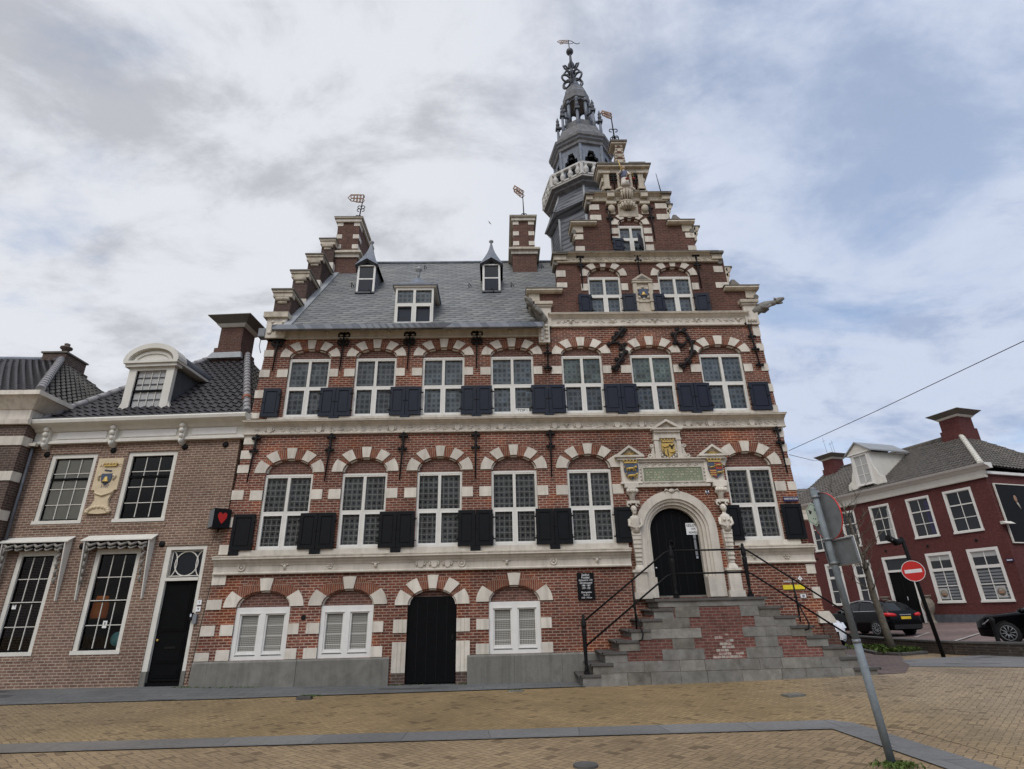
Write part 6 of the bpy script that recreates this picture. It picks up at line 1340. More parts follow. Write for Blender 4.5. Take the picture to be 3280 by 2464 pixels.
for z, lb in ((2.02, 'upper white house number plate on the right jamb of the shop door'), (1.86, 'lower white house number plate on the right jamb of the shop door')):
    t = thing('house_number_plate', lb, 'sign', lhp(-.2, -.015, z), R(-3.5)); MB().box(-.06, .06, -.01, .01, -.06, .06, 'sign_white').build('plate', t); text('1' if z > 2 else '9', .08, 'print_black', t, loc=(0, -.012, 0))
m = MB(); m.tube([(-.02, -.02, 2.5), (-.1, -.02, 1.5), (-.15, -.02, .6), (-.2, -.02, .2)], .008, 'black_iron', 5); o = m.build('wall_cable'); o.location = (-7.42, .02, 0); tag(o, 'thin cable running down the joint between the shop house and the town hall', 'cable')

# ================================================================== FAR LEFT HOUSE
FL = thing('corner_house', 'dark brown brick house with a cream cornice and hipped tile roof at the left edge', 'house', (-13.38, 0, 0))
m = MB(); m.box(-8, 0, 0, 9, -.3, 7.1, 'brick_brown'); m.build('wall', FL)
c = MB(); wp2 = 'stone_cream'
c.box(-8, .04, -.05, 9, 6.95, 7.3, wp2); c.hexa([(-8, -.08, 7.3), (.08, -.08, 7.3), (.08, 9, 7.3), (-8, 9, 7.3), (-8, -.35, 7.62), (.36, -.35, 7.62), (.36, 9, 7.62), (-8, 9, 7.62)], wp2); c.box(-8, .42, -.42, 9.1, 7.62, 7.75, wp2); c.sweepx([(0, 6.85), (-.1, 6.85), (-.12, 6.98), (0, 7.0)], -8, .08, wp2); c.build('cornice', FL)
for z in (5.25, 6.25, 4.2, 3.1):
    m = MB(); m.box(-1.2, .03, -.03, .3, z, z+.26, wp2); m.build('stone_band', FL)
E = [(-8, -.3, 7.75), (.3, -.3, 7.75), (.3, 9.2, 7.75), (-8, 9.2, 7.75)]; T0, T1 = (-5.5, 4.2, 10.9), (-3.0, 4.0, 10.75)
m = MB(); pantiles(m, E[0], E[1], T1, T0, 'roof_tile_glazed'); ro = m.build('roof', FL); m = MB(); pantiles(m, E[1], E[2], T1, T1, 'roof_tile_matt'); m.poly([E[2], E[3], T0, T1], 'roof_tile_matt'); m.build('hip_tiles', ro); m = MB(); ridge(m, Vector(E[1])+up_, Vector(T1)+up_, 'tile_ridge'); m.tube([T0, T1], .12, 'lead', 8); m.build('ridge_tiles', ro)
m = MB(); m.box(-3.65, -2.8, 3.9, 5.0, 9.8, 11.0, 'brick_brown'); m.box(-3.75, -2.7, 3.8, 5.1, 10.45, 10.55, 'brick_brown'); m.box(-3.7, -2.75, 3.85, 5.05, 11.0, 11.06, 'stone_lead_capped'); cho = m.build('chimney', FL); MB().lathe([(.13, 0), (.12, .2), (.2, .26), (.2, .32), (.08, .36), (.1, .46), (.02, .5)], 'brick_brown', 12, (-3.1, 4.2, 11.05)).build('chimney_pot', cho)
m = MB(); m.box(-.02, .24, .18, .3, 6.28, 6.36, wp2); m.tube([(.1, .3, 6.3), (.12, .34, 3)], .04, 'lead_dark', 8); m.build('gutter_spout', FL)

# ================================================================== RED HOUSE (right)
RH = thing('red_house', 'dark red painted corner house with white sash windows, grey tile roof and a white dormer', 'house', (24.0, 15.0, .0), R(-73.5))
hx0, hx1, hz = -11.0, 2.82, 7.62
UWN = [(.45, 1.95), (-1.74, -.34), (-4.2, -2.83), (-6.4, -5.28), (-8.95, -7.75)]; LWN = [(.75, 2.28), (-1.5, -.05), (-6.35, -5.06), (-8.5, -7.2)]; RD = (-4.2, -2.4, .5, 4.15)
w = MB(); hs = [win(a, b, 4.92, 7.16) for a, b in UWN]+[win(a, b, 1.55, 4.11) for a, b in LWN]+[win(RD[0], RD[1], .2, RD[3])]
holed([(hx0, -1), (hx1, -1), (hx1, hz), (hx0, hz)], hs, 0, 'brick_maroon', w, .12)
for p in ([(hx1, 0, -1), (hx1, 9, -1), (hx1, 9, hz), (hx1, 0, hz)], [(hx0, 0, -1), (hx0, 9, -1), (hx0, 9, hz), (hx0, 0, hz)], [(hx0, 9, -1), (hx1, 9, -1), (hx1, 9, hz), (hx0, 9, hz)]): w.poly(p, 'brick_maroon')
w.build('wall', RH, clean=False)
m = MB(); m.box(hx0, RD[0], -.04, .02, -1, 1.0, 'lead_dark'); m.box(RD[1], hx1+.04, -.04, .02, -1, 1.0, 'lead_dark'); m.box(hx1, hx1+.04, .02, 9, -1, 1.0, 'lead_dark'); m.build('plinth', RH)
for i, (a, b) in enumerate(UWN):
    o = sash(a, b, 4.92, 7.16, RH, 3, 2, fw=.12, meet=.66, glass='dark_glass' if i != 2 else 'car_glass', y=-.02, fm='white_paint', bar='white_paint', sm='white_paint', bw=.035)
    if i in (1, 2): m = MB(); x = b-.2; m.hexa([(x-.22, .044, 5.1), (x+.06, .044, 5.1), (x+.06, .046, 5.1), (x-.22, .046, 5.1), (x-.05 if i == 2 else x-.22, .044, 6.9), (x+.06, .044, 6.9), (x+.06, .046, 6.9), (x-.05 if i == 2 else x-.22, .046, 6.9)], 'curtain_blue' if i == 1 else 'blind_grey'); m.build('curtain', o)
for i, (a, b) in enumerate(LWN):
    o = sash(a, b, 1.55, 4.11, RH, 1, 2, fw=.14, glass='dark_glass', y=-.02, fm='white_paint', bar='white_paint', sm='white_paint', bw=.04)
    m = MB(); m.box(a+.12, b-.12, .0, .09, 3.15, 3.3, 'white_paint'); m.build('transom', o); MB().box(a+.14, b-.14, .015, .07, 2.38, 2.42, 'white_paint').build('glazing_bar', o)
    if i < 2:
        m = MB()
        for k in range(9): z = 1.75+.15*k; m.box(a+.16, b-.16, .044, .046, z, z+.10, 'grey_plastic')
        m.build('blind', o)
        m = MB(); xs = (b-.5) if i == 0 else (a+.42); m.box(xs-.22, xs+.22, .035, .043, 1.75, 2.3, 'blind_grey'); m.lathe([(1e-4, 0), (.19, 0), (.19, .01), (1e-4, .01)], 'vase_stone', 14).xf(Matrix.Translation((xs, .034, 2.03)) @ Matrix.Rotation(PI/2, 4, 'X'), len(m.v)-56); m.box(xs-.12, xs+.12, .02, .026, 1.95, 2.04, 'gilt_red'); m.box(xs-.09, xs+.05, .02, .026, 2.08, 2.12, 'curtain_beige'); m.build('poster', o)
    m = MB(); m.box(a+.14, b-.14, .044, .046, 3.7 if i < 2 else 3.8, 3.95, 'blind_grey'); m.build('roller_blind', o)
f = MB(); a, b, z0, z1 = RD; f.box(a, a+.16, -.03, .12, z0, z1, 'white_paint'); f.box(b-.16, b, -.03, .12, z0, z1, 'white_paint'); f.box(a+.16, b-.16, -.03, .12, z1-.14, z1, 'white_paint'); f.box(a+.16, b-.16, -.03, .12, 3.28, 3.4, 'white_paint'); f.build('door_frame', RH)
m = MB(); m.box(a+.16, b-.16, .06, .1, z0, 3.28, 'black_door'); m.box((a+b)/2-.01, (a+b)/2+.01, .05, .06, z0, 3.28, 'dark_hole')
for sg in (-1, 1): m.box((a+b)/2+sg*.15-.08, (a+b)/2+sg*.15+.4*sg, .05, .06, 1.0, 1.7, 'black_door'); m.box((a+b)/2+sg*.15, (a+b)/2+sg*.6, .05, .06, 1.9, 3.0, 'black_door')
do = m.build('door', RH); m = MB(); m.box((a+b)/2+.05, (a+b)/2+.09, .02, .06, 1.75, 1.95, 'chrome'); m.build('handle', do)
m = MB(); m.poly([(a+.16, .07, 3.4), (b-.16, .07, 3.4), (b-.16, .07, z1-.14), (a+.16, .07, z1-.14)], 'dark_glass'); m.build('door_light', RH, clean=False)
c = MB(); c.box(hx0, hx1+.06, -.08, .1, 7.5, 7.86, 'old_white_paint'); c.sweepx([(.1, 7.86), (-.12, 7.86), (-.2, 7.95), (-.4, 8.02), (-.46, 8.12), (.1, 8.14)], hx0, hx1+.42, 'white_paint'); c.sweepx([(.05, 7.45), (-.12, 7.45), (-.14, 7.52), (.05, 7.54)], hx0, hx1+.08, 'old_white_paint'); c.box(hx1, hx1+.14, .02, 9, 7.62, 7.76, 'white_paint'); c.build('cornice', RH)
for k in range(5): MB().lathe([(.07, 0), (.07, .03)], 'black_iron', 8).xf(Matrix.Translation((-9+2.6*k, 0, 4.5)) @ Matrix.Rotation(PI/2, 4, 'X')).build('anchor_plate', RH)
E = [(hx0, -.15, 8.1), (hx1+.1, -.15, 8.1), (hx1+.3, 9.2, 7.7), (hx0, 9.2, 8.1)]; T0, T1 = (hx0+.6, 4.2, 11.0), (-.35, 4.2, 11.0)
m = MB(); pantiles(m, E[0], E[1], T1, T0, 'roof_tile_grey', h=.03); ro = m.build('roof', RH); m = MB(); pantiles(m, E[1], E[2], T1, T1, 'roof_tile_grey', h=.03); m.poly([E[2], E[3], T0, T1], 'roof_tile_grey'); m.poly([E[3], E[0], T0], 'roof_tile_grey'); m.build('hip_tiles', ro)
m = MB(); ridge(m, Vector(E[1])+up_, Vector(T1)+up_, 'old_white_paint', .13, .36); m.tube([T0, T1], .14, 'roof_tile_grey', 8); m.build('ridge_tiles', ro)
stack(-1.0, .12, 3.7, 4.9, 11.0, 12.0, RH, 'brick_maroon', ov=.42); co_ = stack(-10.1, -9.15, 3.6, 4.6, 10.8, 11.75, RH, 'brick_maroon', ov=.36)
m = MB()
for x, z, l in ((-9.9, 12.1, 1.5), (-9.4, 12.1, 1.0), (-9.2, 12.1, 1.1)): m.tube([(x, 4.1, z), (x-.1, 4.1, z+l)], .012, 'galvanised', 5); m.tube([(x-.22, 4.1, z+l*.8), (x+.1, 4.1, z+l*.82)], .008, 'galvanised', 4)
m.build('aerial', co_)
x0, x1 = -4.75, -3.4; m = MB(); wp = 'white_paint'; m.box(x0, x0+.2, .2, .34, 8.45, 10.5, wp); m.box(x1-.2, x1, .2, .34, 8.45, 10.5, wp); m.box(x0, x1, .22, 3.2, 10.45, 10.5, wp); m.box(x0+.02, x0+.08, .3, 3.3, 8.4, 10.5, 'old_white_paint'); m.box(x1-.08, x1-.02, .3, 3.3, 8.4, 10.5, 'old_white_paint'); m.box(x0-.12, x1+.12, .1, .34, 10.5, 10.58, wp)
m.prism([(x0-.22, 10.55), (x1+.22, 10.55), ((x0+x1)/2, 11.2)], .12, .3, 'old_white_paint'); m.hexa([(x0-.28, .02, 10.52), ((x0+x1)/2, .02, 11.2), ((x0+x1)/2, 3.3, 11.2), (x0-.28, 3.3, 10.52), (x0-.28, .02, 10.6), ((x0+x1)/2, .02, 11.29), ((x0+x1)/2, 3.3, 11.29), (x0-.28, 3.3, 10.6)], 'lead_pale'); m.hexa([((x0+x1)/2, .02, 11.2), (x1+.28, .02, 10.52), (x1+.28, 3.3, 10.52), ((x0+x1)/2, 3.3, 11.2), ((x0+x1)/2, .02, 11.29), (x1+.28, .02, 10.6), (x1+.28, 3.3, 10.6), ((x0+x1)/2, 3.3, 11.29)], 'lead_pale')
for sg, x in ((-1, x0), (1, x1)): m.prism([(x, 8.4), (x+sg*.65, 8.4), (x+sg*.62, 8.75), (x+sg*.3, 8.95), (x+sg*.2, 9.3), (x+sg*.08, 9.5), (x, 9.9)], .2, .32, 'old_white_paint')
dmo = m.build('dormer', RH); sash(x0+.12, x1-.12, 8.5, 10.48, dmo, 3, 2, fw=.1, glass='blind_grey', y=.16, fm=wp, bar=wp, sm=wp, bw=.035).children[0].parent = dmo
m = MB(); m.box(hx1+.05, hx1+.09, .3, 3.6, 4.25, 7.1, 'sign_black'); bb = m.build('wall_board', RH)
m = MB()
for p, q, r__, s_ in ((.24, .3, 4.2, 7.15), (3.6, 3.66, 4.2, 7.15), (.3, 3.6, 4.2, 4.25), (.3, 3.6, 7.1, 7.15)): m.box(hx1+.04, hx1+.11, p, q, r__, s_, 'old_white_paint')
m.build('board_frame', bb)
m = MB(); m.ball((hx1+.09, 1.5, 6.4), (.01, .12, .18), 'gilt_red', 8, 6); m.tube([(hx1+.095, 1.5, 6.2), (hx1+.095, 1.62, 5.9)], .04, 'curtain_beige', 6); m.build('painted_figure', bb)
o = thing('house_lamp', 'white wedge wall lamp beside the black board on the red house end wall', 'lamp', (0, 0, 0)); o.matrix_world = RH.matrix_basis @ Matrix.Translation((hx1+.05, -.1+.25, 5.1)); m = MB(); m.hexa([(0, -.3, .0), (.3, -.3, .0), (.3, .3, .0), (0, .3, .0), (0, -.32, .14), (.1, -.32, .14), (.1, .32, .14), (0, .32, .14)], 'old_white_paint'); m.build('shade', o)
m = MB(); m.box(2.5, 2.8, -.05, 0, 3.36, 3.5, 'sign_blue'); m.box(2.53, 2.77, -.055, -.05, 3.41, 3.45, 'sign_white'); o = m.build('street_name_sign'); o.matrix_world = RH.matrix_basis; tag(o, 'small blue street sign near the corner of the red house', 'sign')
for x, lb in ((-4.24, 'stone garden vase left of the red house door'), (-1.75, 'stone garden vase right of the red house door on a pedestal')):
    m = MB(); m.lathe([(.3, -.6), (.3, .0), (.26, .05), (.2, .12), (.16, .5), (.3, .7), (.4, 1.0), (.42, 1.25), (.34, 1.5), (.22, 1.62), (.24, 1.7), (.36, 1.78), (.34, 1.84)], 'vase_stone', 16); o = m.build('stone_vase'); o.matrix_world = RH.matrix_basis @ Matrix.Translation((x, -.5, .62)) @ Matrix.Scale(.74, 4); tag(o, lb, 'vase')
# house roof far behind
DH = thing('distant_house', 'brown tiled house roof in the gap between the town hall and the red house', 'house', (23.5, 34, 0), R(-10)); m = MB(); m.box(-5, 5, 0, 8, -1, 8.2, 'brick_brown'); m.build('wall', DH); m = MB(); pantiles(m, (-5.2, -.3, 8.1), (5.2, -.3, 8.1), (5.2, 4, 11.9), (-5.2, 4, 11.9), 'roof_tile_grey', .4, .5); m.prism([(-5.2, 8.1), (5.2, 8.1), (5.2, 11.9), (-5.2, 11.9)], 4, 4.1, 'roof_tile_grey'); m.build('roof', DH)
m = MB(); pass

# ================================================================== SIGN POSTS
def disc(mb, c, nrm, rad, th, m, n=28):
    nrm = Vector(nrm).normalized(); q = Vector((0, 0, 1)).rotation_difference(nrm).to_matrix().to_4x4(); s0 = len(mb.v)
    mb.lathe([(1e-4, -th/2), (rad, -th/2), (rad, th/2), (1e-4, th/2)], m, n, (0, 0, 0), 0, False); mb.xf(Matrix.Translation(c) @ q, s0)
    return mb
px, py = 4.17, -8.40; pz = gz(px)-.02
SP = thing('sign_post', 'grey leaning-looking steel sign post in the foreground with a round sign seen from behind', 'sign post', (px, py, pz)); SP.rotation_euler = (0, R(-3.6), 0)
m = MB(); m.tube([(0, 0, 0), (0, 0, 1.22)], .043, 'pole_paint', 16); m.tube([(0, 0, 1.20), (0, 0, 1.24)], .046, 'galvanised', 16); m.tube([(0, 0, 1.24), (0, 0, 2.98)], .038, 'pole_paint', 16); m.lathe([(.04, 2.97), (.02, 3.0)], 'grey_plastic', 12); m.build('pole', SP)
dn = Vector((.994, .105, -.02)).normalized(); side = Vector((-dn.y, dn.x, 0)).normalized()
off = dn*.075
m = MB(); cz = 2.64; disc(m, off+Vector((0, 0, cz)), dn, .283, .006, 'galvanised', 36); q = Vector((0, 0, 1)).rotation_difference(dn).to_matrix()
ring = [off+Vector((0, 0, cz))+(q @ Vector((.30*cos(a), .30*sin(a), -.004))) for a in [k*2*PI/36 for k in range(36)]]
rs = m.build('round_sign', SP)
m = MB(); s0_ = len(m.v); m.lathe([(.284, -.008), (.287, -.008), (.287, .006), (.284, .006), (.284, -.008)], 'sign_red', 40, (0, 0, 0), 0, False, 1, 1, False); m.xf(Matrix.Translation(off+Vector((0, 0, cz))) @ q.to_4x4(), s0_); disc(m, off+dn*.0065+Vector((0, 0, cz)), dn, .285, .004, 'sign_red', 36); disc(m, off+dn*.01+Vector((0, 0, cz)), dn, .23, .003, 'sign_white', 36); m.build('sign_face', rs)
m = MB(); hp = [Vector((0, 0, 0))+(q @ Vector((.135*cos(a), .135*sin(a), 0))) for a in [PI/6*0+k*PI/3 for k in range(6)]]; c0 = off-dn*.032+side*.17+Vector((0, 0, cz+.05))
hq = []; e1 = side; e2 = Vector((0, 0, 1))
for k in range(6): a = k*PI/3+PI/6; hq.append((.14*cos(a), .14*sin(a)))
def hexpoly(mb, rad, dep, mat):
    P = [c0-dn*dep+e1*(rad*cos(k*PI/3+PI/6))+e2*(rad*sin(k*PI/3+PI/6)) for k in range(6)]; mb.poly(P, mat)
    Q = [c0+e1*(rad*cos(k*PI/3+PI/6))+e2*(rad*sin(k*PI/3+PI/6)) for k in range(6)]
    for k in range(6): mb.poly([P[k], P[(k+1) % 6], Q[(k+1) % 6], Q[k]], mat)
hexpoly(m, .15, .008, 'sticker_pale'); hexpoly(m, .135, .0095, 'sticker_green'); hexpoly(m, .127, .011, 'sticker_pale')
for a, b, r_ in ((.05, .03, .02), (.06, .055, .012), (.03, .04, .012), (-.06, .05, .022), (-.075, .0, .016), (.02, -.05, .008), (-.02, -.06, .009)):
    disc(m, c0-dn*.012+e1*a+e2*b, dn, r_, .002, 'print_black' if a > .02 and b > 0 else 'sticker_green', 10)
m.build('hexagon_sticker', rs)
m = MB(); sz = 2.2; w2, h2 = .27, .15; po_ = -side*.09
def plate(mb, hw, hh, d0, d1, mat, z):
    P = [off+po_+Vector((0, 0, z))+side*a+Vector((0, 0, b)) for a, b in ((-hw, -hh), (hw, -hh), (hw, hh), (-hw, hh))]; mb.hexa([p+dn*d0 for p in P]+[p+dn*d1 for p in P], mat)
plate(m, w2, h2, -.004, .0, 'galvanised', sz); 
for a0, a1, b0, b1 in ((-w2, w2, h2-.015, h2), (-w2, w2, -h2, -h2+.015), (-w2, -w2+.012, -h2, h2), (w2-.012, w2, -h2, h2)):
    P = [off+po_+Vector((0, 0, sz))+side*a+Vector((0, 0, b)) for a, b in ((a0, b0), (a1, b0), (a1, b1), (a0, b1))]; m.hexa([p-dn*.022 for p in P]+[p-dn*.004 for p in P], 'galvanised')
us = m.build('under_plate', SP); m = MB(); plate(m, w2+.008, h2+.008, .001, .006, 'sign_white', sz); m.build('plate_face', us)
m = MB()
for z in (2.36, 2.08, 2.88):
    m.tube([(0, 0, z-.015), (0, 0, z+.015)], .047, 'galvanised', 16); m.tube([Vector((0, 0, z)), off+Vector((0, 0, z))-dn*.01], .02, 'galvanised', 6)
m.tube([Vector((0, 0, 2.9))-dn*.02+side*.05, Vector((0, 0, 2.93))+side*.03, off+Vector((0, 0, 2.94))], .022, 'galvanised', 6); m.build('brackets', SP)
NX, NY = 12.66, 2.12; nz = gz(NX)
NE = thing('no_entry_sign', 'red no-entry sign with white bar on a dark post with a lamp on top', 'road sign', (NX, NY, nz-.02)); NE.rotation_euler = (0, R(-4.5), 0)
m = MB(); m.tube([(0, 0, 0), (0, 0, 3.25), (0, 0, 3.3), (-.06, -.03, 3.32)], .055, 'black_iron', 12); m.build('pole', NE)
nn = Vector((-.62, -.78, 0)).normalized(); m = MB(); c = nn*.075+Vector((0, 0, 2.36)); disc(m, c, nn, .30, .008, 'sign_red', 36); disc(m, c-nn*.005, nn, .305, .004, 'galvanised', 36); do = m.build('disc', NE)
q = Vector((-nn.y, nn.x, 0)); m = MB(); P = [c+q*a+Vector((0, 0, b)) for a, b in ((-.22, -.05), (.22, -.05), (.22, .05), (-.22, .05))]; m.hexa([p+nn*.0045 for p in P]+[p+nn*.007 for p in P], 'sign_white'); m.tube([c+nn*.005+(q*cos(a)+Vector((0, 0, 1))*sin(a))*.292 for a in [k*2*PI/32 for k in range(32)]], .008, 'sign_white', 5, True); m.build('white_bar', do)
m = MB(); m.tube([(-.02, 0, 3.3), (-.16, -.02, 3.22), (-.3, -.05, 3.2)], [.07, .085, .08], 'black_iron', 10); m.ball((-.42, -.07, 3.32), (.1, .1, .07), 'galvanised', 10, 6); m.tube([(-.2, -.03, 3.22), (-.5, -.09, 3.38)], [.08, .1], 'black_iron', 10); m.build('spotlight', NE)

# ================================================================== TREE, WALL, WEEDS, BOLLARD
tx, ty = 12.5, 4.1; tz_ = gz(tx)
TR = thing('street_tree', 'slim young bare street tree with thin twigs in front of the red house', 'tree', (tx, ty, tz_-.03)); TR.rotation_euler = (0, R(-3.5), 0)
m = MB(); trunk = [(0, 0, 0), (-.02, 0, .8), (-.05, .02, 1.7), (-.03, 0, 2.6), (-.1, .02, 3.4), (-.12, 0, 4.2), (-.2, .02, 4.9)]; m.tube(trunk, [.135, .11, .10, .085, .06, .04, .014], 'bark', 10); m.build('trunk', TR)
q_ = random.Random(11); m = MB()
def twig(p, d, L, r, dep):
    p = Vector(p); d = Vector(d).normalized(); pts = [p]
    for k in range(4):
        d = (d+Vector((q_.uniform(-.22, .22), q_.uniform(-.22, .22), q_.uniform(-.05, .2)))).normalized(); pts.append(pts[-1]+d*L/4)
    m.tube(pts, [r*(1-.2*k) for k in range(5)], 'bark', 5)
    if dep:
        for k in range(3 if dep > 1 else 2): s = pts[q_.randint(1, 4)]; twig(s, d+Vector((q_.uniform(-.9, .9), q_.uniform(-.9, .9), q_.uniform(-.2, .6))), L*q_.uniform(.45, .7), r*.55, dep-1)
for z, n in ((1.9, 2), (2.5, 3), (3.0, 3), (3.5, 3), (3.9, 3), (4.3, 2), (4.6, 2)):
    for k in range(n): a = q_.uniform(0, 6.28); twig((-.03-.035*z/1.6, 0, z), (cos(a), sin(a), q_.uniform(.35, .9)), q_.uniform(.7, 1.25), .02, 2)
m.build('branches', TR)
def ribbon(pts, h, wd, m, cap_m):
    mb = MB()
    for i in range(len(pts)-1):
        a, b = Vector(pts[i]+(0,)), Vector(pts[i+1]+(0,)); d = (b-a).normalized(); n_ = Vector((-d.y, d.x, 0))*wd/2
        P = [a-n_, b-n_, b+n_, a+n_]; mb.hexa([(p.x, p.y, gz(p.x)-.3) for p in P]+[(p.x, p.y, gz(p.x)+h) for p in P], m); Q = [a-n_*1.15, b-n_*1.15, b+n_*1.15, a+n_*1.15]; mb.hexa([(p.x, p.y, gz(p.x)+h) for p in Q]+[(p.x, p.y, gz(p.x)+h+.05) for p in Q], cap_m)
    return mb
QW = thing('quay_wall', 'low dark brick quay wall running behind the tree and signs', 'wall', (0, 0, 0))
ribbon([(13.2, 14), (13.3, 7.0), (13.25, 4.2), (13.5, 2.7), (14.4, 1.1), (18, -1.2)], .30, .25, 'quay_brick', 'granite_dark').build('wall_body', QW)
QW.location = (0, 0, 0)
m = ribbon([(12.1, 5.2), (11.7, 3.6), (12.0, 3.0), (13.0, 3.3)], .02, .14, 'granite_dark', 'granite_dark'); tag(m.build('planter_kerb'), 'low grey kerb round the planting strip at the foot of the tree', 'kerb')
sheet('soil', [(11.75, 3.6), (12.0, 3.05), (13.2, 3.4), (13.15, 6.8), (12.4, 6.2)], 'quay_brick', .012)
def weeds(name, pts, n, h, label, seed):
    q = random.Random(seed); mb = MB()
    for k in range(n):
        i = q.randrange(len(pts)-1); t = q.random(); x = pts[i][0]+(pts[i+1][0]-pts[i][0])*t+q.gauss(0, pts[i][2]); y = pts[i][1]+(pts[i+1][1]-pts[i][1])*t+q.gauss(0, pts[i][2]); z = gz(x)-.01
        a = q.uniform(0, 6.28); L = h*q.uniform(.4, 1.1); wd = L*q.uniform(.12, .3); bend = q.uniform(.2, .9)*L
        ca, sa = cos(a), sin(a); P = [(x-sa*wd*.4, y+ca*wd*.4, z), (x+sa*wd*.4, y-ca*wd*.4, z), (x+sa*wd+ca*bend*.5, y-ca*wd+sa*bend*.5, z+L*.6), (x+ca*bend, y+sa*bend, z+L*.8), (x-sa*wd+ca*bend*.5, y+ca*wd+sa*bend*.5, z+L*.62)]
        mb.poly(P, 'weed_green')
    o = mb.build(name, clean=False); o['kind'] = 'stuff'; o['label'] = label; o['category'] = 'weeds'
weeds('weeds', [(12.0, 3.6, .18), (12.5, 3.7, .2), (13.0, 4.0, .15), (12.7, 5.2, .25), (12.6, 6, .2)], 900, .22, 'green weeds in the planting strip at the foot of the tree', 2)
weeds('weeds', [(px-.1, py-.05, .09), (px+.02, py-.09, .06), (px+.1, py-.1, .05)], 330, .055, 'patch of grass round the foot of the grey sign post', 3)
weeds('weeds', [(-4.3, -1.75, .05), (-4.1, -1.72, .06), (-3.9, -1.7, .04)], 160, .045, 'tuft of weeds at the drain along the pavement edge', 4)
weeds('weeds', [(-7.9, -.06, .05), (-7.3, -.1, .08), (-6.5, -.12, .03), (-5.8, -.12, .02)], 220, .05, 'weeds along the foot of the wall by the shop door', 5)
weeds('weeds', [(-2.75, -.06, .02), (-2.4, -.05, .03), (-1.0, -.05, .03), (-.85, -.08, .03)], 160, .05, 'weeds at the foot of the basement door', 6)
weeds('weeds', [(.2, -1.4, .05), (.45, -1.4, .06)], 90, .04, 'tuft of weeds at the pavement edge before the stairs', 7)
m = MB(); m.lathe([(.075, -.1), (.075, .1), (.06, .14), (.055, .8), (.07, .84), (.07, .9), (.03, .96)], 'black_iron', 14); m.tube([(-.06, 0, .25), (-.2, 0, .2), (-.22, 0, .08), (-.14, 0, .05)], .02, 'black_iron', 6); o = m.build('bollard'); o.location = (14.75, 2.55, gz(14.75)); tag(o, 'dark iron bollard in front of the right-hand black car', 'bollard')

# ================================================================== CARS
def car(name, label, paint, loc, rz, st, length=4.3, wb=2.65, plate_m='plate_yellow', group='parked cars'):
    """st: stations from nose to tail: (x, half width, bottom, shoulder height, roof height, roof half width)"""
    t = thing(name, label, 'car', loc, rz, group); body, gl = MB(), MB(); rows = []
    for x, w_, zb, zs, zr, wr in st:
        rows.append([(x, w_*.90, zb), (x, w_*.985, zb+.12), (x, w_, zb+(zs-zb)*.45), (x, w_*.985, zs-.07), (x, w_*.94, zs), (x, wr+(w_*.94-wr)*.12, zs+(zr-zs)*.86), (x, wr*.8, zr-.012), (x, 0, zr)])
    n = len(rows[0])
    for i in range(len(rows)-1):
        cab = [st[k][4]-st[k][3] for k in (i, i+1)]
        for sg in (1, -1):
            for j in range(n-1):
                P = [rows[i][j], rows[i+1][j], rows[i+1][j+1], rows[i][j+1]]; P = [(p[0], sg*p[1], p[2]) for p in P]
                if min(cab) > .22 and j == 4 and i not in PILLARS[name_k]: gl.poly(P, 'car_glass', True)
                elif i in SCREENS[name_k] and j in (4, 5, 6): gl.poly(P, 'car_glass', True)
                else: body.poly(P, paint, True)
    for e, rev in ((0, 1), (-1, 0)):
        P = [(p[0], p[1], p[2]) for p in rows[e]]+[(p[0], -p[1], p[2]) for p in reversed(rows[e][:-1])]; body.poly(P, paint)
    body.poly([(st[0][0], -.7, st[0][2]+.02), (st[0][0], .7, st[0][2]+.02), (st[-1][0], .7, st[-1][2]+.02), (st[-1][0], -.7, st[-1][2]+.02)], 'tyre')
    me = bpy.data.meshes.new('body'); o = body.build('body', t); gl.build('windows', t)
    for ob_ in (o,):
        bm = bmesh.new(); bm.from_mesh(ob_.data); bmesh.ops.remove_doubles(bm, verts=bm.verts, dist=.002); bmesh.ops.recalc_face_normals(bm, faces=bm.faces); bm.to_mesh(ob_.data); bm.free()
    wmax = max(s[1] for s in st)
    for x in (wb/2, -wb/2):
        for sg in (1, -1):
            m = MB(); m.lathe([(.18, -.1), (.31, -.1), (.335, -.07), (.335, .07), (.31, .1), (.2, .1)], 'tyre', 24); m.lathe([(1e-4, .05), (.21, .06), (.235, .095), (.2, .1)], 'tyre', 24)
            for k in range(10): a = k*PI/5; m.tube([(.04*cos(a), .04*sin(a), .085), (.21*cos(a+.12), .21*sin(a+.12), .095)], [.025, .016], 'galvanised', 5)
            m.tube([(.225*cos(a), .225*sin(a), .095) for a in [k*2*PI/20 for k in range(20)]], .014, 'galvanised', 5, True)
            m.xf(Matrix.Translation((x, sg*(wmax-.085), .335)) @ Matrix.Rotation(-sg*PI/2, 4, 'X')); m.build('wheel', t)
            m = MB(); m.wedge(0, 0, .35, .35, .385, .385, -.1, PI+.1, 0, .05, 'tyre', 14); m.xf(Matrix.Translation((x, sg*(wmax-.02), .335)) @ Matrix.Rotation(0 if sg < 0 else PI, 4, 'Z')); m.build('wheel_arch', t)
    return t, o
PILLARS = {}; SCREENS = {}
name_k = 'a'; PILLARS['a'] = (3, 6, 9); SCREENS['a'] = (3, 10)
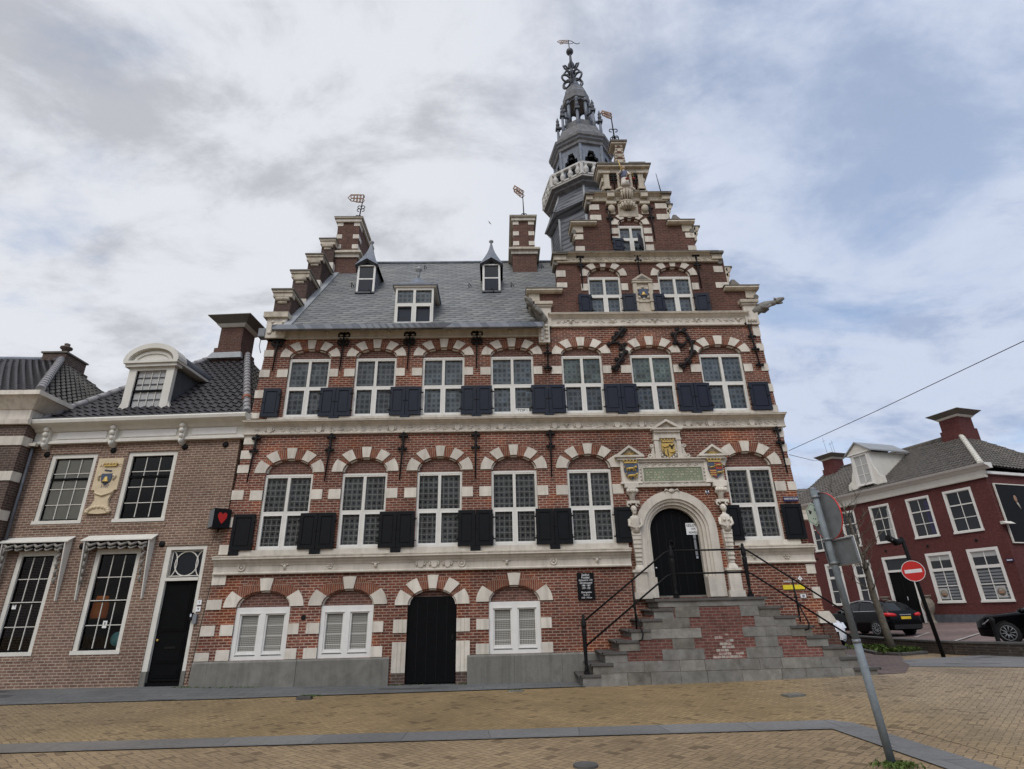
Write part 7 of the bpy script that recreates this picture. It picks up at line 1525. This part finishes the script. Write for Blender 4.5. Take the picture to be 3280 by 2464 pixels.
sa_ = [(2.12, .62, .3, .62, .64, .5), (2.02, .78, .22, .78, .80, .6), (1.6, .87, .2, .92, .96, .66), (.98, .89, .2, .98, 1.03, .66), (.30, .90, .2, .985, 1.44, .56), (-.1, .90, .2, .985, 1.53, .57), (-.35, .90, .2, .99, 1.55, .57), (-.45, .90, .2, .99, 1.55, .57), (-1.1, .90, .2, 1.0, 1.52, .55), (-1.45, .90, .22, 1.02, 1.46, .53), (-1.68, .895, .24, 1.05, 1.40, .52), (-2.02, .85, .28, 1.04, 1.08, .60), (-2.13, .80, .34, .82, .85, .6), (-2.14, .74, .36, .62, .66, .55)]
cx_, cy_ = 17.55, 13.2
C1, b1_ = car('parked_car', 'black hatchback parked beside the red house, seen from behind with red tail lamp', 'car_black', (cx_, cy_, gz(cx_)+.0), R(90+11), sa_)
for sg in (1, -1):
    m = MB(); m.tube([(-1.62, sg*.905, .93), (-1.85, sg*.90, .92), (-2.03, sg*.82, .91), (-2.12, sg*.66, .90), (-2.14, sg*.5, .89)], [.03, .075, .085, .08, .05], 'tail_red', 10); m.build('tail_light', C1)
    m = MB(); m.hexa([(2.06, sg*.5, .62), (1.8, sg*.86, .66), (1.7, sg*.865, .78), (1.98, sg*.5, .76), (2.1, sg*.5, .62), (1.85, sg*.885, .66), (1.74, sg*.885, .78), (2.03, sg*.5, .76)], 'lamp_clear'); m.build('headlight', C1)
    m = MB(); m.ball((.62, sg*1.0, 1.03), (.1, .09, .07), 'car_black', 10, 6); m.build('wing_mirror', C1)
    m = MB(); m.tube([(.85, sg*.86, 1.03), (.3, sg*.655, 1.42), (-.4, sg*.65, 1.515), (-1.05, sg*.64, 1.47), (-1.5, sg*.70, 1.28), (-1.58, sg*.84, 1.06), (.85, sg*.87, 1.02)], .016, 'chrome', 5); m.build('window_trim', C1)
m = MB(); m.box(-2.15, -2.135, -.26, .26, .72, .83, 'plate_yellow'); pl_ = m.build('number_plate', C1); m = MB(); m.box(-2.14, -2.1, -.3, .3, .88, .92, 'chrome'); m.build('boot_trim', C1); m = MB(); m.box(-2.17, -1.9, -.72, .72, .32, .5, 'tyre'); m.build('rear_bumper', C1)
name_k = 'b'; PILLARS['b'] = (4, 7, 10); SCREENS['b'] = (4,)
sb_ = [(2.3, .6, .3, .58, .60, .5), (2.22, .78, .22, .72, .75, .62), (1.9, .88, .2, .84, .89, .68), (1.2, .90, .2, .91, .97, .68), (.95, .905, .2, .93, 1.0, .68), (.15, .91, .2, .95, 1.36, .56), (-.2, .91, .2, .95, 1.42, .56), (-.35, .91, .2, .95, 1.43, .56), (-.45, .91, .2, .96, 1.43, .56), (-1.3, .91, .2, .98, 1.38, .55), (-1.5, .91, .2, .99, 1.35, .54), (-2.0, .87, .25, 1.0, 1.03, .6), (-2.35, .8, .32, .85, .88, .6), (-2.38, .75, .35, .6, .64, .55)]
c2x, c2y = 18.4, 4.0
C2, b2_ = car('parked_car', 'black car at the right edge, only its bonnet and front wheel in view', 'car_black', (c2x, c2y, gz(c2x)), R(90+30), sb_)
for sg in (1, -1):
    m = MB(); m.hexa([(2.2, sg*.5, .56), (1.95, sg*.86, .6), (1.75, sg*.88, .76), (2.16, sg*.5, .70), (2.26, sg*.5, .56), (2.0, sg*.9, .6), (1.78, sg*.9, .76), (2.2, sg*.5, .71)], 'lamp_clear'); m.build('headlight', C2)
    m = MB(); m.ball((.75, sg*1.02, 1.02), (.1, .1, .075), 'car_black', 10, 6); m.build('wing_mirror', C2)
m = MB(); m.box(2.27, 2.32, -.5, .5, .4, .58, 'tyre'); m.build('grille', C2); m = MB(); m.tube([(.95, -.87, .99), (.15, -.66, 1.345), (-.5, -.65, 1.42)], .018, 'galvanised', 5); m.tube([(.95, .87, .99), (.15, .66, 1.345), (-.5, .65, 1.42)], .018, 'galvanised', 5); m.build('window_trim', C2)
c3x, c3y = 11.8, 8.3
C3, b3_ = car('parked_car', 'white car half hidden behind the corner of the town hall', 'car_white', (c3x, c3y, gz(c3x)), R(-96), [(s[0], s[1]*.95, s[2], s[3]*.98, s[4], s[5]*.95) for s in sa_])
for sg in (1, -1):
    m = MB(); m.hexa([(2.04, sg*.45, .62), (1.75, sg*.84, .68), (1.6, sg*.845, .86), (1.95, sg*.45, .78), (2.11, sg*.45, .62), (1.86, sg*.87, .68), (1.68, sg*.87, .86), (2.03, sg*.45, .80)], 'lamp_clear'); m.build('headlight', C3)
    m = MB(); m.hexa([(2.0, sg*.5, .33), (1.85, sg*.78, .33), (1.85, sg*.78, .52), (2.0, sg*.5, .5), (2.13, sg*.5, .33), (1.99, sg*.8, .33), (1.97, sg*.81, .52), (2.1, sg*.5, .5)], 'tyre'); m.build('air_intake', C3)
m = MB(); m.box(2.08, 2.15, -.45, .45, .34, .56, 'tyre'); m.build('grille', C3)

# ================================================================== WIRES, COVERS, BIRD
WR = MB(); WR.tube([(8.32, -.01, 5.72), (8.85, -3.2, 5.78), (9.43, -6.6, 5.9), (10.0, -10, 6.08), (10.6, -13.5, 6.3)], .008, 'black_iron', 5); tag(WR.build('overhead_wire'), 'thick overhead wire rising to the right from the town hall corner', 'wire')
WR = MB(); WR.tube([(8.34, .05, 5.62), (12.5, 6.0, 6.9), (17.2, 13.2, 8.7)], .009, 'galvanised', 5); tag(WR.build('overhead_wire'), 'thin pale wire between the town hall corner and the red house', 'wire')
def cover(name, pts, m_, label, cat='cover'):
    mb = MB(); x = sum(p[0] for p in pts)/len(pts); z = gz(x)
    mb.flat([(p[0], p[1]) for p in pts], z-.05, z+.008, m_); tag(mb.build(name), label, cat)
cover('paving_plate', [(5.42, -3.52), (5.8, -3.4), (5.76, -3.15), (5.38, -3.27)], 'plinth_stone', 'pale square plate let into the yellow paving before the stairs')
cover('manhole_cover', [(.93+.14*cos(a), -8.0+.14*sin(a)) for a in [k*PI/8 for k in range(16)]], 'granite_dark', 'round dark manhole cover in the front paving')
cover('drain_cover', [(-4.35, -1.86), (-4.05, -1.86), (-4.05, -1.68), (-4.35, -1.68)], 'granite_dark', 'dark drain at the pavement edge below the basement windows')
cover('drain_cover', [(.15, -1.5), (.48, -1.5), (.48, -1.34), (.15, -1.34)], 'granite_grey', 'grey drain at the pavement edge left of the stairs')
m = MB(); m.tube([(0, -.14, 0), (0, 0, .02), (0, .16, 0)], [.02, .05, .015], 'bird_grey', 8)
for sg in (-1, 1): m.poly([(0, -.08, .02), (sg*.2, -.04, .1), (sg*.42, .06, .02), (sg*.2, .06, .09), (0, .08, .02)], 'bird_grey'); 
o = m.build('bird'); o.scale = (.55, .55, .55); o.location = (-.45, 20.0, 29.6); o.rotation_euler = (.2, .5, .8); tag(o, 'small bird flying in the cloudy sky between the chimneys', 'bird')
bpy.context.view_layer.update()
